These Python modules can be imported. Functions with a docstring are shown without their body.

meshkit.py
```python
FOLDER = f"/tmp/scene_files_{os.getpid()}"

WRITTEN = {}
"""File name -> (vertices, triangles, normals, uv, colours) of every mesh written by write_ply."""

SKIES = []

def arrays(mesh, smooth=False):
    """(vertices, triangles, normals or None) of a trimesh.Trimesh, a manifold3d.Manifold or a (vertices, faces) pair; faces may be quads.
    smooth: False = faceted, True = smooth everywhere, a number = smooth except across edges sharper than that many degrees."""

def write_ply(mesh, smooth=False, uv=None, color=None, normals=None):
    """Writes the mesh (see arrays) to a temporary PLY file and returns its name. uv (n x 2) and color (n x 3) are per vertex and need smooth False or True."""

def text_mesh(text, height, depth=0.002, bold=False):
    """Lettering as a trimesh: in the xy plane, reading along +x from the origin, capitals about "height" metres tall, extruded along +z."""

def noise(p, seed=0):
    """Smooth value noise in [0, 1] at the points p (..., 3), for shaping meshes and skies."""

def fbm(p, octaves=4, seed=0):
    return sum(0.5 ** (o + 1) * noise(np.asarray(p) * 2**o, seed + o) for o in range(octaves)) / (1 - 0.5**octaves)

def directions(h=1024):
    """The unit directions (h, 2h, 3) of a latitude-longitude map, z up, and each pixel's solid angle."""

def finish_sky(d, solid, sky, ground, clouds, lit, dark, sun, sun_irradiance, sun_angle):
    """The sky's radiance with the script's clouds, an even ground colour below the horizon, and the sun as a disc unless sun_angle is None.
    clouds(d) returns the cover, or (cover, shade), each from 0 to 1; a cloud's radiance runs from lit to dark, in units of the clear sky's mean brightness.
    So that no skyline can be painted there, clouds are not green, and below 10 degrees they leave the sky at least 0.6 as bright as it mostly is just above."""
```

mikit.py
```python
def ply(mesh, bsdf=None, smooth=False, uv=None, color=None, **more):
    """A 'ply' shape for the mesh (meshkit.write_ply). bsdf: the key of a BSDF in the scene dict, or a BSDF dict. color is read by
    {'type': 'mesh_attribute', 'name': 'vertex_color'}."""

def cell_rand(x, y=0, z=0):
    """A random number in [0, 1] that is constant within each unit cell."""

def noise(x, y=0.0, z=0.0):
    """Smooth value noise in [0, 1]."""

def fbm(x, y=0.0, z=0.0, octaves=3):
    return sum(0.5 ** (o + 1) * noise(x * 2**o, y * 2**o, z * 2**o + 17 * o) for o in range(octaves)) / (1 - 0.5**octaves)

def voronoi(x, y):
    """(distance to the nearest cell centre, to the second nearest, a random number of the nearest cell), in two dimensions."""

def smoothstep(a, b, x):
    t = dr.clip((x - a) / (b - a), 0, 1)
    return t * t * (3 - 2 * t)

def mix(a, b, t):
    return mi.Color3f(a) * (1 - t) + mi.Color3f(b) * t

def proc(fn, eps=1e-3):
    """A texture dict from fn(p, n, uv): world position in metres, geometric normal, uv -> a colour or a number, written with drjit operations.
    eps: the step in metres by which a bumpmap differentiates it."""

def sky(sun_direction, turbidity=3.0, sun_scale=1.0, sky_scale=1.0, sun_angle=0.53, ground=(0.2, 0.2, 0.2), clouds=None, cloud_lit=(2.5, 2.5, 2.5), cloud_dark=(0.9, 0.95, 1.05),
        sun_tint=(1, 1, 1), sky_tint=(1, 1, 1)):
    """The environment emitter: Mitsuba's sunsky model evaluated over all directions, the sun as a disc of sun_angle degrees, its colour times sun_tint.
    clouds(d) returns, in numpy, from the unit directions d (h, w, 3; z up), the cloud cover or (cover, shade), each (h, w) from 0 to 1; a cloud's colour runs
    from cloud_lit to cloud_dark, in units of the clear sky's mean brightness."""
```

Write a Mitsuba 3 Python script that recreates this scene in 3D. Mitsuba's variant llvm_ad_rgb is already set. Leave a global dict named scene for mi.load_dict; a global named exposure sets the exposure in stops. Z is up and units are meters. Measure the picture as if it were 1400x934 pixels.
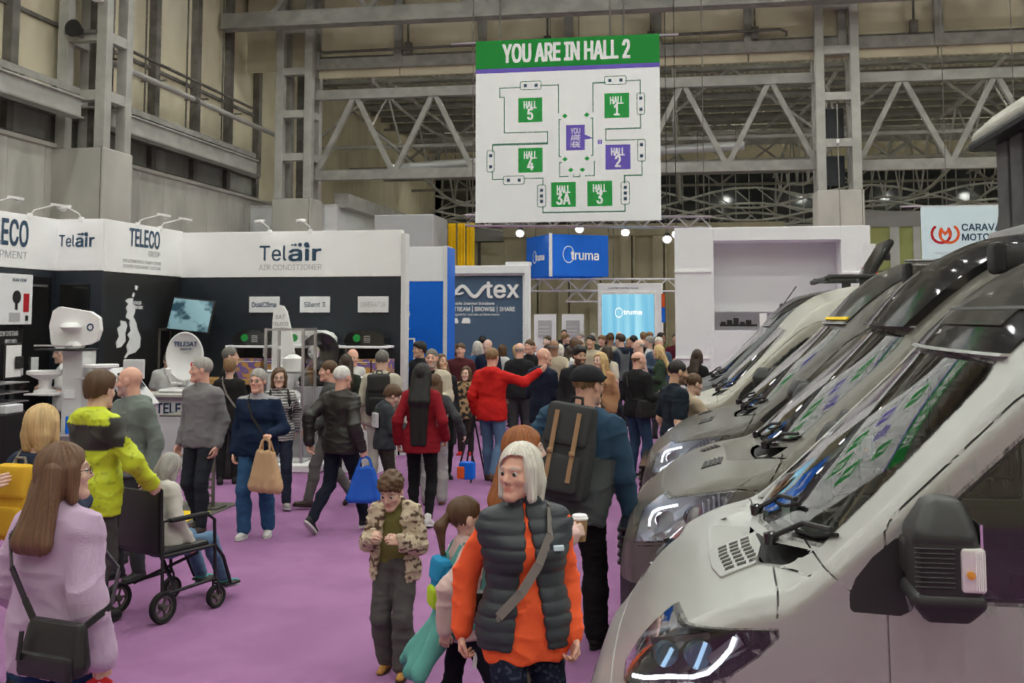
import math, random, numpy as np, trimesh, mitsuba as mi, mikit, meshkit
import drjit as dr
from manifold3d import Manifold, Mesh, CrossSection
from shapely.geometry import Polygon, LineString, box as sbox, Point
from shapely.ops import unary_union
from shapely import affinity
T = mi.ScalarTransform4f
random.seed(7); rng = np.random.default_rng(7)
scene, labels = {}, {}
A, H90 = np.array, math.pi / 2

# ---------------------------------------------------------------- camera, lights, exposure
YAW, PITCH, EYE = math.radians(9.55), math.radians(4.5), (0.0, 0.0, 2.2)
HFOV = 2 * math.degrees(math.atan(700 / 1450))
scene['camera'] = {'type': 'perspective', 'fov': HFOV, 'fov_axis': 'x', 'near_clip': 0.05, 'far_clip': 300.0,
    'principal_point_offset_x': 0.0, 'principal_point_offset_y': 0.160,
    'to_world': T().look_at(origin=list(EYE), target=[-math.sin(YAW) * math.cos(PITCH), math.cos(YAW) * math.cos(PITCH), 2.2 + math.sin(PITCH)], up=[0, 0, 1])}
exposure = -0.12
LAMP = 222.0            # radiance of one high-bay lamp of the hall
LAMP_TINT = (0.965, 0.99, 0.905)
UPLIGHT = 120.0           # radiance of the translucent upper shade of the far bay's lamps
SPOT = 60.0             # radiance of a stand's arm spotlight
NEAR_LAMPS = [(x, y) for x in (-13, -8.2, -3.4, 1.4, 6.2, 11, 15.8, 20.6) for y in (-9, -4, 1, 6, 11, 16, 21, 26, 31)]
FAR_LAMPS = [(x, y) for x in (-13, -8, -3, 2.5, 7.5, 13, 18, 23) for y in (37.5, 58)]
# ---------------------------------------------------------------- helpers
def numbered(k):
    if k not in scene and k not in labels and not any(q.startswith(k + '__') for q in ()): return k
    i = 1
    while f'{k}_{i:03d}' in scene or f'{k}_{i:03d}' in labels: i += 1
    return f'{k}_{i:03d}'
_count = {}
def numbered(k):
    n = _count.get(k, 0); _count[k] = n + 1
    return k if n == 0 else f'{k}_{n:03d}'
def thing(name, label, cat, group=None):
    k = numbered(name); labels[k] = {'label': label, 'category': cat}
    if group: labels[k]['group'] = group
    return k
def part(parent, name, mesh, bsdf, smooth=False, label=None, color=None, kind=None, emit=None, **kw):
    if isinstance(mesh, list): mesh = cat(mesh)
    k = numbered(parent + '__' + name)
    d = mesh if isinstance(mesh, dict) else mikit.ply(mesh, bsdf, smooth=smooth, color=color, **kw)
    if emit is not None: d['emitter'] = {'type': 'area', 'radiance': {'type': 'rgb', 'value': [float(e) for e in emit]}}
    scene[k] = d
    if label or kind: labels[k] = {**({'label': label} if label else {}), **({'kind': kind} if kind else {})}
    return k
def solo(name, mesh, bsdf, label, cat_, group=None, smooth=False, **kw):
    k = thing(name, label, cat_, group)
    if isinstance(mesh, list): mesh = cat(mesh)
    emit = kw.pop('emit', None)
    d = mikit.ply(mesh, bsdf, smooth=smooth, **kw)
    if emit is not None: d['emitter'] = {'type': 'area', 'radiance': {'type': 'rgb', 'value': [float(e) for e in emit]}}
    scene[k] = d
    return k
def struct(name, mesh, bsdf, smooth=False, **kw):
    if isinstance(mesh, list): mesh = cat(mesh)
    k = numbered(name); scene[k] = mikit.ply(mesh, bsdf, smooth=smooth, **kw); labels[k] = {'kind': 'structure'}
    return k
def structure(name):
    k = numbered(name); labels[k] = {'kind': 'structure'}; return k
def cat(ms):
    vs, fs, n = [], [], 0
    for m in ms:
        if isinstance(m, Manifold): q = m.to_mesh(); v, f = q.vert_properties[:, :3], q.tri_verts
        elif isinstance(m, tuple): v, f = m
        else: v, f = m.vertices, m.faces
        vs.append(np.asarray(v, float)); fs.append(np.asarray(f, int) + n); n += len(v)
    return (np.vstack(vs), np.vstack(fs))
BOXF = A([[0,2,3,1],[4,5,7,6],[0,1,5,4],[2,6,7,3],[0,4,6,2],[1,3,7,5]])
BOXF = np.vstack([BOXF[:, [0,1,2]], BOXF[:, [0,2,3]]])
def box(x0, x1, y0, y1, z0, z1):
    x0, x1 = sorted((x0, x1)); y0, y1 = sorted((y0, y1)); z0, z1 = sorted((z0, z1))
    return (A([[x, y, z] for x in (x0, x1) for y in (y0, y1) for z in (z0, z1)], float), BOXF)
def cbox(x0, x1, y0, y1, z0, z1, b=.01):
    """a box with chamfered edges"""
    pts = []
    for x, sx in ((x0, 1), (x1, -1)):
        for y, sy in ((y0, 1), (y1, -1)):
            for z, sz in ((z0, 1), (z1, -1)):
                pts += [(x + sx*b, y + sy*b, z), (x + sx*b, y, z + sz*b), (x, y + sy*b, z + sz*b)]
    return man2(Manifold.hull_points(A(pts, float)))
def man2(m):
    q = m.to_mesh(); return (A(q.vert_properties[:, :3], float), A(q.tri_verts, int))
def to_man(vf):
    return Manifold(Mesh(np.asarray(vf[0], np.float32), np.asarray(vf[1], np.uint32)))
def norm(v): v = A(v, float); return v / (np.linalg.norm(v) + 1e-12)
def beam(p, q, w, h=None, up=(0, 0, 1)):
    """square bar from p to q: w across, h along up"""
    p, q = A(p, float), A(q, float); d = norm(q - p); h = h or w
    a = np.cross(d, up)
    if np.linalg.norm(a) < 1e-6: a = A([1., 0, 0])
    a = norm(a); b = np.cross(a, d)
    return (A([e + a*sx*w/2 + b*sz*h/2 for e in (p, q) for sx in (-1, 1) for sz in (-1, 1)]), BOXF)
def ibeam(p, q, w, h, t=.03, up=(0, 0, 1)):
    p, q = A(p, float), A(q, float); d = norm(q - p); a = norm(np.cross(d, up)); b = np.cross(a, d)
    o = b*(h/2 - t/2)
    return cat([beam(p + o, q + o, w, t, b), beam(p - o, q - o, w, t, b), beam(p, q, t, h - 2*t, b)])
def tube(pts, r, n=10, caps=True):
    p = A(pts, float); r = np.broadcast_to(r, (len(p),))
    t = np.gradient(p, axis=0); t /= np.linalg.norm(t, axis=1, keepdims=True) + 1e-12
    a = np.cross(t[0], [0, 0, 1.]); a = norm(a) if np.linalg.norm(a) > 1e-3 else A([1., 0, 0])
    vs = []
    for i in range(len(p)):
        a = norm(a - t[i] * (a @ t[i])); b = np.cross(t[i], a)
        an = np.arange(n) * 2 * np.pi / n
        vs.append(p[i] + r[i] * (np.cos(an)[:, None] * a + np.sin(an)[:, None] * b))
    v = np.vstack(vs); f = []
    for i in range(len(p) - 1):
        for j in range(n):
            k = (j + 1) % n
            f += [[i*n + j, i*n + k, (i+1)*n + k], [i*n + j, (i+1)*n + k, (i+1)*n + j]]
    if caps:
        v = np.vstack([v, p[0], p[-1]]); m = len(v)
        for j in range(n):
            k = (j + 1) % n
            f += [[m - 2, k, j], [m - 1, (len(p)-1)*n + j, (len(p)-1)*n + k]]
    return (v, A(f))
def lathe(prof, n=24, axis=2):
    """revolve (r, z) pairs about z; closed where r is 0"""
    prof = A(prof, float); an = np.arange(n) * 2 * np.pi / n
    v = np.stack([prof[:, None, 0] * np.cos(an), prof[:, None, 0] * np.sin(an), np.broadcast_to(prof[:, None, 1], (len(prof), n))], -1).reshape(-1, 3)
    f = []
    for i in range(len(prof) - 1):
        for j in range(n):
            k = (j + 1) % n
            f += [[i*n + j, i*n + k, (i+1)*n + k], [i*n + j, (i+1)*n + k, (i+1)*n + j]]
    return (v, A(f))
def move(vf, t=(0, 0, 0), rz=0, rx=0, ry=0, s=1.0):
    v = A(vf[0], float) * s
    for ang, i, j in ((rx, 1, 2), (ry, 2, 0), (rz, 0, 1)):
        if ang:
            c_, s_ = math.cos(ang), math.sin(ang); a, b = v[:, i].copy(), v[:, j].copy()
            v[:, i], v[:, j] = a*c_ - b*s_, a*s_ + b*c_
    return (v + A(t, float), vf[1])
def arrays(m): return (A(m.vertices, float), A(m.faces, int))
def extrude(poly, d, plane='xy'):
    """extrude a shapely polygon by d; plane says which world axes its x and y are"""
    gs = [g for g in getattr(poly, 'geoms', [poly]) if g.area > 1e-9]
    v, f = cat([arrays(trimesh.creation.extrude_polygon(g, d, engine='earcut')) for g in gs])
    if plane == 'xz': v = np.stack([v[:, 0], -v[:, 2], v[:, 1]], 1)      # extruded towards -y
    if plane == 'yz': v = np.stack([v[:, 2], v[:, 0], v[:, 1]], 1)
    return (v, f)
_text = {}
def text(s, h, depth=.004, bold=True, sx=1.0, width=None, center=True):
    """lettering in the xz plane, facing -y, its centre (or left end) at the origin, standing proud by depth"""
    if (s, bold) not in _text:
        m = meshkit.text_mesh(s, 1.0, 1.0, bold); _text[s, bold] = (A(m.vertices), A(m.faces))
    v, f = _text[s, bold]; v = v.copy()
    v[:, 0] -= v[:, 0].min(); w = v[:, 0].max() * h
    k = (width / w if width else sx) * h
    v = np.stack([v[:, 0] * k, -v[:, 2] * depth, v[:, 1] * h], 1)
    if center: v[:, 0] -= v[:, 0].max() / 2
    return (v, f)
def ring(r0, r1, n=32):
    return Point(0, 0).buffer(r1, n).difference(Point(0, 0).buffer(r0, n))

# ---------------------------------------------------------------- materials
def rgb(*c): return {'type': 'rgb', 'value': [float(x) for x in c]}
def srgb(r, g, b):
    return [((x/255)/12.92 if x <= 10 else ((x/255 + .055)/1.055) ** 2.4) for x in (r, g, b)]
def mat(name, col, rough=.6, spec=.4, metal=0.0, bump=None, bs=.002, **kw):
    b = {'type': 'principled', 'base_color': col if isinstance(col, dict) else rgb(*col), 'roughness': rough, 'specular': spec, 'metallic': metal, **kw}
    if bump is not None: b = {'type': 'bumpmap', 'tex': bump, 'scale': bs, 'bsdf': b}
    if 'spec_trans' not in kw: b = {'type': 'twosided', 'bsdf': b}
    scene[name] = b; return name
def mottled(c0, c1, sc=3.0, oc=4, streak=1.0):
    return mikit.proc(lambda p, n, uv: mikit.mix(c0, c1, mikit.smoothstep(.3, .7, mikit.fbm(p.x*sc, p.y*sc, p.z*sc*streak, octaves=oc))))
mat('mat_carpet', mottled((.255, .120, .250), (.288, .140, .282), 2.2, 5), .95, .1, bump=mikit.proc(lambda p, n, uv: mikit.noise(p.x*260, p.y*260)), bs=.003)
mat('mat_concrete', mottled((.36, .35, .325), (.46, .445, .415), 1.6, 5, .25), .9, .2)
mat('mat_plinth', mottled((.36, .345, .32), (.43, .41, .38), 1.2, 4, .4), .85, .25)
mat('mat_steel', mottled((.20, .195, .18), (.26, .25, .232), 2.5, 4), .55, .4)
mat('mat_steel_pale', mottled((.30, .295, .275), (.36, .35, .33), 2.5, 4), .55, .4)
mat('mat_steel_dark', mottled((.075, .07, .062), (.12, .11, .10), 2.5, 4), .6, .3)
mat('mat_panel', mottled((.50, .45, .335), (.60, .545, .41), .9, 5, .3), .8, .25)
mat('mat_glazing', (.012, .014, .016), .12, .5)
mat('mat_glazing_grey', mottled((.16, .165, .15), (.24, .24, .22), 1.4, 4, .3), .35, .5)
mat('mat_deck', mottled((.60, .57, .49), (.70, .66, .58), 1.1, 4), .6, .3)
mat('mat_white', (.80, .80, .80), .5, .35)
mat('mat_white_sat', (.72, .73, .75), .8, .2)
mat('mat_grey', (.40, .40, .42), .6, .3)
mat('mat_pale', (.60, .60, .61), .6, .3)
mat('mat_navy', mottled((.012, .017, .024), (.018, .025, .034), .7, 3), .42, .45)
mat('mat_ink', (.022, .05, .09), .6, .3)
mat('mat_ink_pale', (.42, .43, .45), .6, .3)
mat('mat_black', (.012, .012, .013), .5, .4)
mat('mat_black_gloss', (.008, .008, .009), .08, .5, clearcoat=1.0, clearcoat_gloss=.95)
mat('mat_plastic', (.022, .022, .023), .42, .45, bump=mikit.proc(lambda p, n, uv: mikit.noise(p.x*900, p.y*900, p.z*900)), bs=.0004)
mat('mat_alu', (.62, .62, .63), .3, .5, .9)
mat('mat_chrome', (.8, .8, .82), .06, .5, 1.0)
mat('mat_galv', (.55, .57, .58), .35, .5, .6)
mat('mat_green', srgb(22, 122, 48), .7, .25)
mat('mat_purple', srgb(98, 82, 172), .7, .25)
mat('mat_green_tile', srgb(40, 140, 66), .7, .25)
mat('mat_line', srgb(70, 110, 95), .7, .2)
mat('mat_blue', srgb(4, 96, 204), .5, .35)
mat('mat_blue_dark', srgb(40, 62, 96), .5, .35)
mat('mat_orange', srgb(206, 84, 40), .6, .3)
mat('mat_red', srgb(200, 30, 28), .55, .35)
mat('mat_crimson', srgb(165, 25, 38), .6, .3)
mat('mat_teal', srgb(30, 130, 150), .6, .3)
mat('mat_yellow', srgb(225, 190, 30), .6, .3)
mat('mat_wood', mikit.proc(lambda p, n, uv: mikit.mix((.40, .22, .08), (.55, .33, .13), mikit.fbm(p.x*3, p.y*30, p.z*30))), .5, .35)
mat('mat_boxprint', mikit.proc(lambda p, n, uv: mikit.mix((.45, .25, .09), (.16, .10, .30), mikit.smoothstep(.52, .56, mikit.fbm(p.x*9, p.y*9, p.z*12)))), .6, .3)
mat('mat_rubber', (.016, .016, .017), .75, .25)
scene['mat_pane'] = {'type': 'thindielectric', 'int_ior': 1.5}
scene['mat_acrylic'] = {'type': 'thindielectric', 'int_ior': 1.45}
# ---------------------------------------------------------------- the hall
XL, XR, YB, YF, YT = -15.8, 26.0, -14.0, 66.0, 35.0     # walls left, right, behind, far; YT: the line of columns between the bays
struct('floor', box(-9.3, 9.0, YB, 36, -.2, 0), 'mat_carpet')
struct('floor_hall', [box(XL, -9.3, YB, YF, -.2, 0), box(-9.3, XR, 36, YF, -.2, 0), box(9.0, XR, YB, 36, -.2, 0)], 'mat_concrete')
# left wall: concrete below, glazing strip, steel mullions and cladding panels above
struct('wall_left', box(XL - .4, XL - .06, YB, YF, 0, 6.45), 'mat_concrete')
wl = 'wall_left'
for i, y in enumerate(np.arange(-13.6, 66, 1.5)):
    if y > 20: part(wl, 'concrete_panel', cbox(XL - .08, XL + .004*(i % 3), y + .006, y + 1.494, 0, 6.42, .012), 'mat_concrete')
part(wl, 'concrete_panel', box(XL - .08, XL, YB, 20.8, 0, 6.42), 'mat_concrete')
part(wl, 'coping', cbox(XL - .2, XL + .1, YB, YF, 6.42, 6.52, .01), 'mat_plinth')
mull = [12.6, 15.2, 17.8, 20.4, 22.4, 26.6, 29.2, 31.9, 34.4, 36.9]
for y0, y1 in zip(mull[:-1], mull[1:]):
    part(wl, 'glass_pane', box(XL - .18, XL - .12, y0 + .12, y1 - .12, 6.56, 7.28), 'mat_glazing_grey')
    part(wl, 'cladding_panel', cbox(XL - .22, XL - .14, y0 + .02, y1 - .02, 7.5, 9.6, .012), 'mat_panel')
    part(wl, 'cladding_panel', cbox(XL - .22, XL - .14, y0 + .02, y1 - .02, 9.63, 15, .012), 'mat_panel')
for y in mull:
    part(wl, 'mullion', box(XL - .16, XL + .1, y - .14, y + .14, 7.3, 15), 'mat_steel_dark')
    part(wl, 'window_post', box(XL - .16, XL + .04, y - .13, y + .13, 6.52, 7.3), 'mat_steel_dark')
for y in (28.6, 31.2, 33.8): part(wl, 'conduit', tube([(XL + .02, y, 7.4), (XL + .02, y, 15)], .03, 6), 'mat_steel_dark', True)
part(wl, 'window_frame', [box(XL - .16, XL + .02, 12, 37, 6.5, 6.58), box(XL - .16, XL + .06, 12, 37, 7.24, 7.42)], 'mat_steel_dark')
part(wl, 'cladding_back', box(XL - .5, XL - .3, YB, YF, 6.45, 15), 'mat_panel')
part(wl, 'cladding_rail', box(XL - .14, XL - .06, 12, 37, 9.56, 9.66), 'mat_steel_dark')
# steel walkway and pipes along the left wall
t = thing('wall_girder', 'long pale grey steel channel girder running along the left wall above the window strip', 'beam')
for y0, y1 in ((11, 24.0), (25.0, 34.9)):
    part(t, 'web', box(-14.98, -14.94, y0, y1, 7.14, 7.58), 'mat_steel_pale')
    part(t, 'flange', box(-15.6, -14.86, y0, y1, 7.58, 7.62), 'mat_steel_pale'); part(t, 'flange', box(-15.2, -14.86, y0, y1, 7.10, 7.14), 'mat_steel')
    for y in np.arange(y0 + .6, y1, 1.25):
        part(t, 'bracket', box(-15.3, -14.92, y, y + .07, 7.62, 7.69), 'mat_steel_dark')
t = thing('cable_tray', 'narrow grey cable tray lying just above the long wall girder', 'cable tray')
part(t, 'tray', [box(-15.02, -14.98, 11, 24, 7.70, 7.87), box(-15.02, -14.98, 25.6, 34.9, 7.70, 7.87), box(-15.3, -15, 25.6, 34.9, 7.73, 7.75)], 'mat_steel')
t = thing('wall_pipe', 'long grey sprinkler pipe on brackets crossing in front of the beige cladding', 'pipe')
part(t, 'tube', tube([(-14.95, 25.0, 8.84), (-14.95, 30, 8.82), (-14.95, 38, 8.80)], .085, 12), 'mat_steel_pale', 40)
for y in (25.6, 28.2, 30.9, 33.4):
    part(t, 'bracket', [box(-15.7, -14.9, y, y + .06, 8.98, 9.03), box(-15.25, -15.2, y, y + .05, 8.8, 9.03)], 'mat_steel_dark')
part(t, 'coupling', tube([(-14.95, 30.0, 8.82), (-14.95, 30.25, 8.82)], .12, 12), 'mat_steel_dark', 40)
solo('thin_rail', tube([(-15.3, 25.0, 9.56), (-15.3, 35.2, 9.56)], .05, 8), 'mat_steel_dark', 'thin dark rail across the beige cladding above the grey pipe', 'pipe', smooth=True)

NTH = ('first', 'second', 'third', 'fourth', 'fifth', 'sixth', 'seventh', 'eighth', 'ninth', 'tenth', 'eleventh', 'twelfth', 'thirteenth', 'fourteenth', 'fifteenth', 'sixteenth')
def column(x0, x1, y0, y1, zb, zt, label, rungs, m='mat_steel_pale', both=False):
    t = thing('steel_column', label, 'column')
    part(t, 'plinth', cbox(x0 - .04, x1 + .04, y0 - .05, y1 + .05, 0, zb, .03), 'mat_plinth')
    part(t, 'joint', box(x1 - .04, x1 - .025, y0 - .056, y0, 0, zb), 'mat_steel_dark')
    w = .29
    for (a, b) in ((x0, x0 + w), (x1 - w, x1)):
        part(t, 'post', cbox(a, b, y0, y0 + .3, zb, zt, .015), m)
        if y1 - y0 > .7: part(t, 'post', cbox(a, b, y1 - .3, y1, zb, zt, .015), m)
    for z in rungs:
        part(t, 'rung', box(x0 + w, x1 - w, y0 + .02, y0 + .28, z - .13, z + .13), m)
        if y1 - y0 > .7:
            part(t, 'rung', box(x0 + .03, x0 + w - .03, y0 + .3, y1 - .3, z - .13, z + .13), m)
            part(t, 'rung', box(x1 - w + .03, x1 - .03, y0 + .3, y1 - .3, z - .13, z + .13), m)
    return t
R_ = [7.75 + 1.52*k for k in range(5)]
colA = column(-15.78, -14.42, 24.2, 25.5, 6.4, 14.5, 'pale grey ladder-framed steel column on a tall concrete plinth, nearest on the left wall', R_)
part(colA, 'ladder_backing', box(-15.5, -15.2, 25.2, 25.3, 6.4, 14.5), 'mat_steel_dark')
colB = column(-14.35, -13.0, 35, 36.1, 6.28, 14.5, 'steel ladder column at the far end of the left wall, left end of the lattice truss', R_)
part(colB, 'ladder_backing', box(-14.0, -13.35, 36.2, 36.3, 6.4, 14.5), 'mat_steel_dark')
colR = column(4.07, 5.46, 35, 36.2, 6.22, 14.5, 'tall cream ladder-framed steel column standing behind the white stand, right of the banner', R_)
part(colR, 'ladder_backing', [box(4.4, 5.1, 36.3, 36.36, 7.9, 9.1), box(4.4, 5.1, 36.3, 36.36, 6.5, 7.5)], 'mat_navy')
part(colR, 'cable', tube([(4.72, 34.97, 9.0), (4.72, 34.97, 7.9), (4.74, 34.94, 4)], .018, 6), 'mat_steel')
part(colR, 'hook', tube([(4.72, 34.97, 7.85), (4.72, 34.97, 7.72)], .05, 8), 'mat_white')
t = thing('loudspeaker', 'round dark loudspeaker fixed between the posts of the nearest left column', 'loudspeaker')
part(t, 'horn', move(lathe([(0, 0), (.1, 0), (.13, .1), (.22, .3), (.22, .33), (0, .30)], 20), (-15.1, 24.1, 9.35), rx=math.pi/2), 'mat_black', 40); part(t, 'bracket', [box(-15.55, -14.68, 24.12, 24.2, 9.31, 9.39), box(-15.13, -15.07, 24.05, 24.2, 9.2, 9.4)], 'mat_steel_dark')
t = thing('wall_light', 'small white boxy light fitting high on the nearest left column', 'light fitting')
part(t, 'housing', cbox(-14.78, -14.5, 24.0, 24.2, 10.1, 10.75, .03), 'mat_white')

# lattice trusses
def truss(name, label, x0, x1, y, zlo, zhi, nbay, chord, web, m, start=True, mirror=False, cam=0.0):
    t = thing(name, label, 'truss')
    n = nbay * 2
    xs = np.linspace(x0, x1, n + 1)
    def zl(x): return zlo - cam * 4 * (x - x0) * (x1 - x) / (x1 - x0) ** 2
    for k, (z, f) in enumerate(((zhi, lambda x: zhi), (zlo, zl))):
        pts = xs if cam and k else xs[[0, -1]]
        for a, b in zip(pts[:-1], pts[1:]): part(t, 'chord', beam((a, y, f(a)), (b, y, f(b)), chord[0], chord[1]), m)
    for i in range(n):
        a, b = xs[i], xs[i + 1]
        up = (i % 2 == 0) == start
        p, q = ((a, y, zl(a)), (b, y, zhi)) if up else ((a, y, zhi), (b, y, zl(b)))
        part(t, 'diagonal', beam(p, q, web, web, (0, 1, 0)), m)
    return t
truss('lattice_truss', 'deep grey lattice truss spanning from the left column to the cream column', -13.0, 4.1, YT + .5, 7.12, 9.98, 6, (.25, .34), .17, 'mat_steel')
truss('lattice_truss', 'deep grey lattice truss running right from the cream column', 5.4, 22.6, YT + .5, 7.05, 9.92, 6, (.25, .34), .17, 'mat_steel')
# the panelled band above the truss
w = structure('wall_upper')
for x0, x1 in zip(np.arange(-13, 25, 3.0), np.arange(-13, 25, 3.0) + 3.0):
    part(w, 'cladding_panel', cbox(x0 + .02, x1 - .02, YT + .55, YT + .65, 11.35, 12.5, .015), 'mat_panel')
    part(w, 'lower_panel', cbox(x0 + .02, x1 - .02, YT + .6, YT + .7, 10.62, 10.95, .015), 'mat_panel')
for x in np.arange(-13, 25.1, 3.0): part(w, 'cladding_post', box(x - .14, x + .14, YT + .35, YT + .75, 10.9, 14.2), 'mat_steel')
part(w, 'rail', box(-13, 24, YT + .4, YT + .8, 10.9, 11.3), 'mat_steel'); part(w, 'rail', box(-13, 24, YT + .38, YT + .5, 11.28, 11.34), 'mat_steel_dark')
part(w, 'back_panel', box(-15.8, 26, YT + .85, YT + .95, 11.0, 15), 'mat_panel')
t = thing('upper_pipe', 'thin grey pipe with bends in front of the beige band above the lattice truss', 'pipe')
part(t, 'tube', tube([(-12.8, YT + .08, 12.1), (-12.8, YT + .08, 11.5), (-12.6, YT + .08, 11.42), (3.0, YT + .08, 11.55), (3.2, YT + .08, 11.45), (3.2, YT + .08, 11.3)], .05, 8), 'mat_steel_dark', 40)
for k, x in enumerate((-9.6, -4.7, -1.2, 2.2, 7.2, 11.5)):
    solo('pipe_hanger', [box(x - .12, x + .12, YT + .15, YT + .35, 11.3, 11.7), box(x - .03, x + .03, YT + .2, YT + .28, 11.3, 12.9)], 'mat_steel_dark', f'dark hanger clamp on the beige band above the truss, {NTH[k]} from the left', 'bracket', 'hanger clamps along the band')
t = thing('roof_girder', 'big grey box girder across the top, in front of the beige band', 'beam')
part(t, 'web', box(-15.8, 26, 33.6, 33.95, 12.05, 12.55), 'mat_steel')
part(t, 'flange', box(-15.8, 26, 33.5, 34.05, 12.0, 12.06), 'mat_steel')
for x in np.arange(-14, 25, 3.4):
    part(t, 'diagonal', beam((x, 33.8, 12.5), (x + 1.7, 33.8, 14.6), .16), 'mat_steel'); part(t, 'diagonal', beam((x + 3.4, 33.8, 12.5), (x + 1.7, 33.8, 14.6), .16), 'mat_steel')
# roof of the near bay and far bay
struct('ceiling', [box(XL - .4, XR, YB, YT + 1, 14.6, 14.8)], 'mat_steel_dark')
xs = np.arange(XL, XR, .075); zz = np.where((np.arange(len(xs)) // 2) % 2 == 0, 12.6, 12.48)
v = np.vstack([np.stack([xs, np.full_like(xs, y), zz], 1) for y in (YT + .9, YF)]); n = len(xs); i = np.arange(n - 1)
struct('ceiling_far', (v, np.stack([i, i + 1, i + n + 1, i + n], 1)), 'mat_deck')
for k, y in enumerate(np.arange(37, 65, 1.75)):
    solo('purlin', ibeam((XL, y, 12.35), (XR, y, 12.35), .12, .24), 'mat_steel', f'dark steel purlin under the corrugated far roof deck, {NTH[k]} row beyond the columns', 'beam', 'purlins under the far roof deck')
for k, y in enumerate((41.0, 46.5, 52.0, 57.5)):
    truss('roof_truss', f'{("nearest", "second", "third", "farthest")[k]} of the slender bowed trusses under the corrugated far roof', -15.4, 25.4, y, (9.0, 8.9, 9.1, 9.2)[k], 11.7, 6, (.12, .13), .10, 'mat_steel', k % 2 == 0)
for k, (x, s) in enumerate(((-11.5, 0), (-6.0, 1), (-.5, 0), (5.0, 1), (10.5, 0), (16.0, 1))):
    t = thing('cross_truss', f'bowed tube truss running away under the far roof, number {("one", "two", "three", "four", "five", "six")[k]} from the left wall', 'truss')
    ys = np.linspace(37, 65, 13)
    zt = 10.9 - .4*np.sin((ys - 37)/28*np.pi*2 + s*1.5); zb = 8.4 + .6*np.cos((ys - 37)/28*np.pi*2 + s*1.5)
    part(t, 'chord', tube(np.stack([x + 0*ys, ys, zt], 1), .07, 8), 'mat_steel_pale', 40); part(t, 'chord', tube(np.stack([x + 0*ys, ys, zb], 1), .07, 8), 'mat_steel_pale', 40)
    for j in range(12):
        a, b = ((x, ys[j], zt[j]), (x, ys[j+1], zb[j+1])) if j % 2 else ((x, ys[j], zb[j]), (x, ys[j+1], zt[j+1]))
        part(t, 'diagonal', tube([a, b], .045, 6), 'mat_steel_pale', 40)
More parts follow.
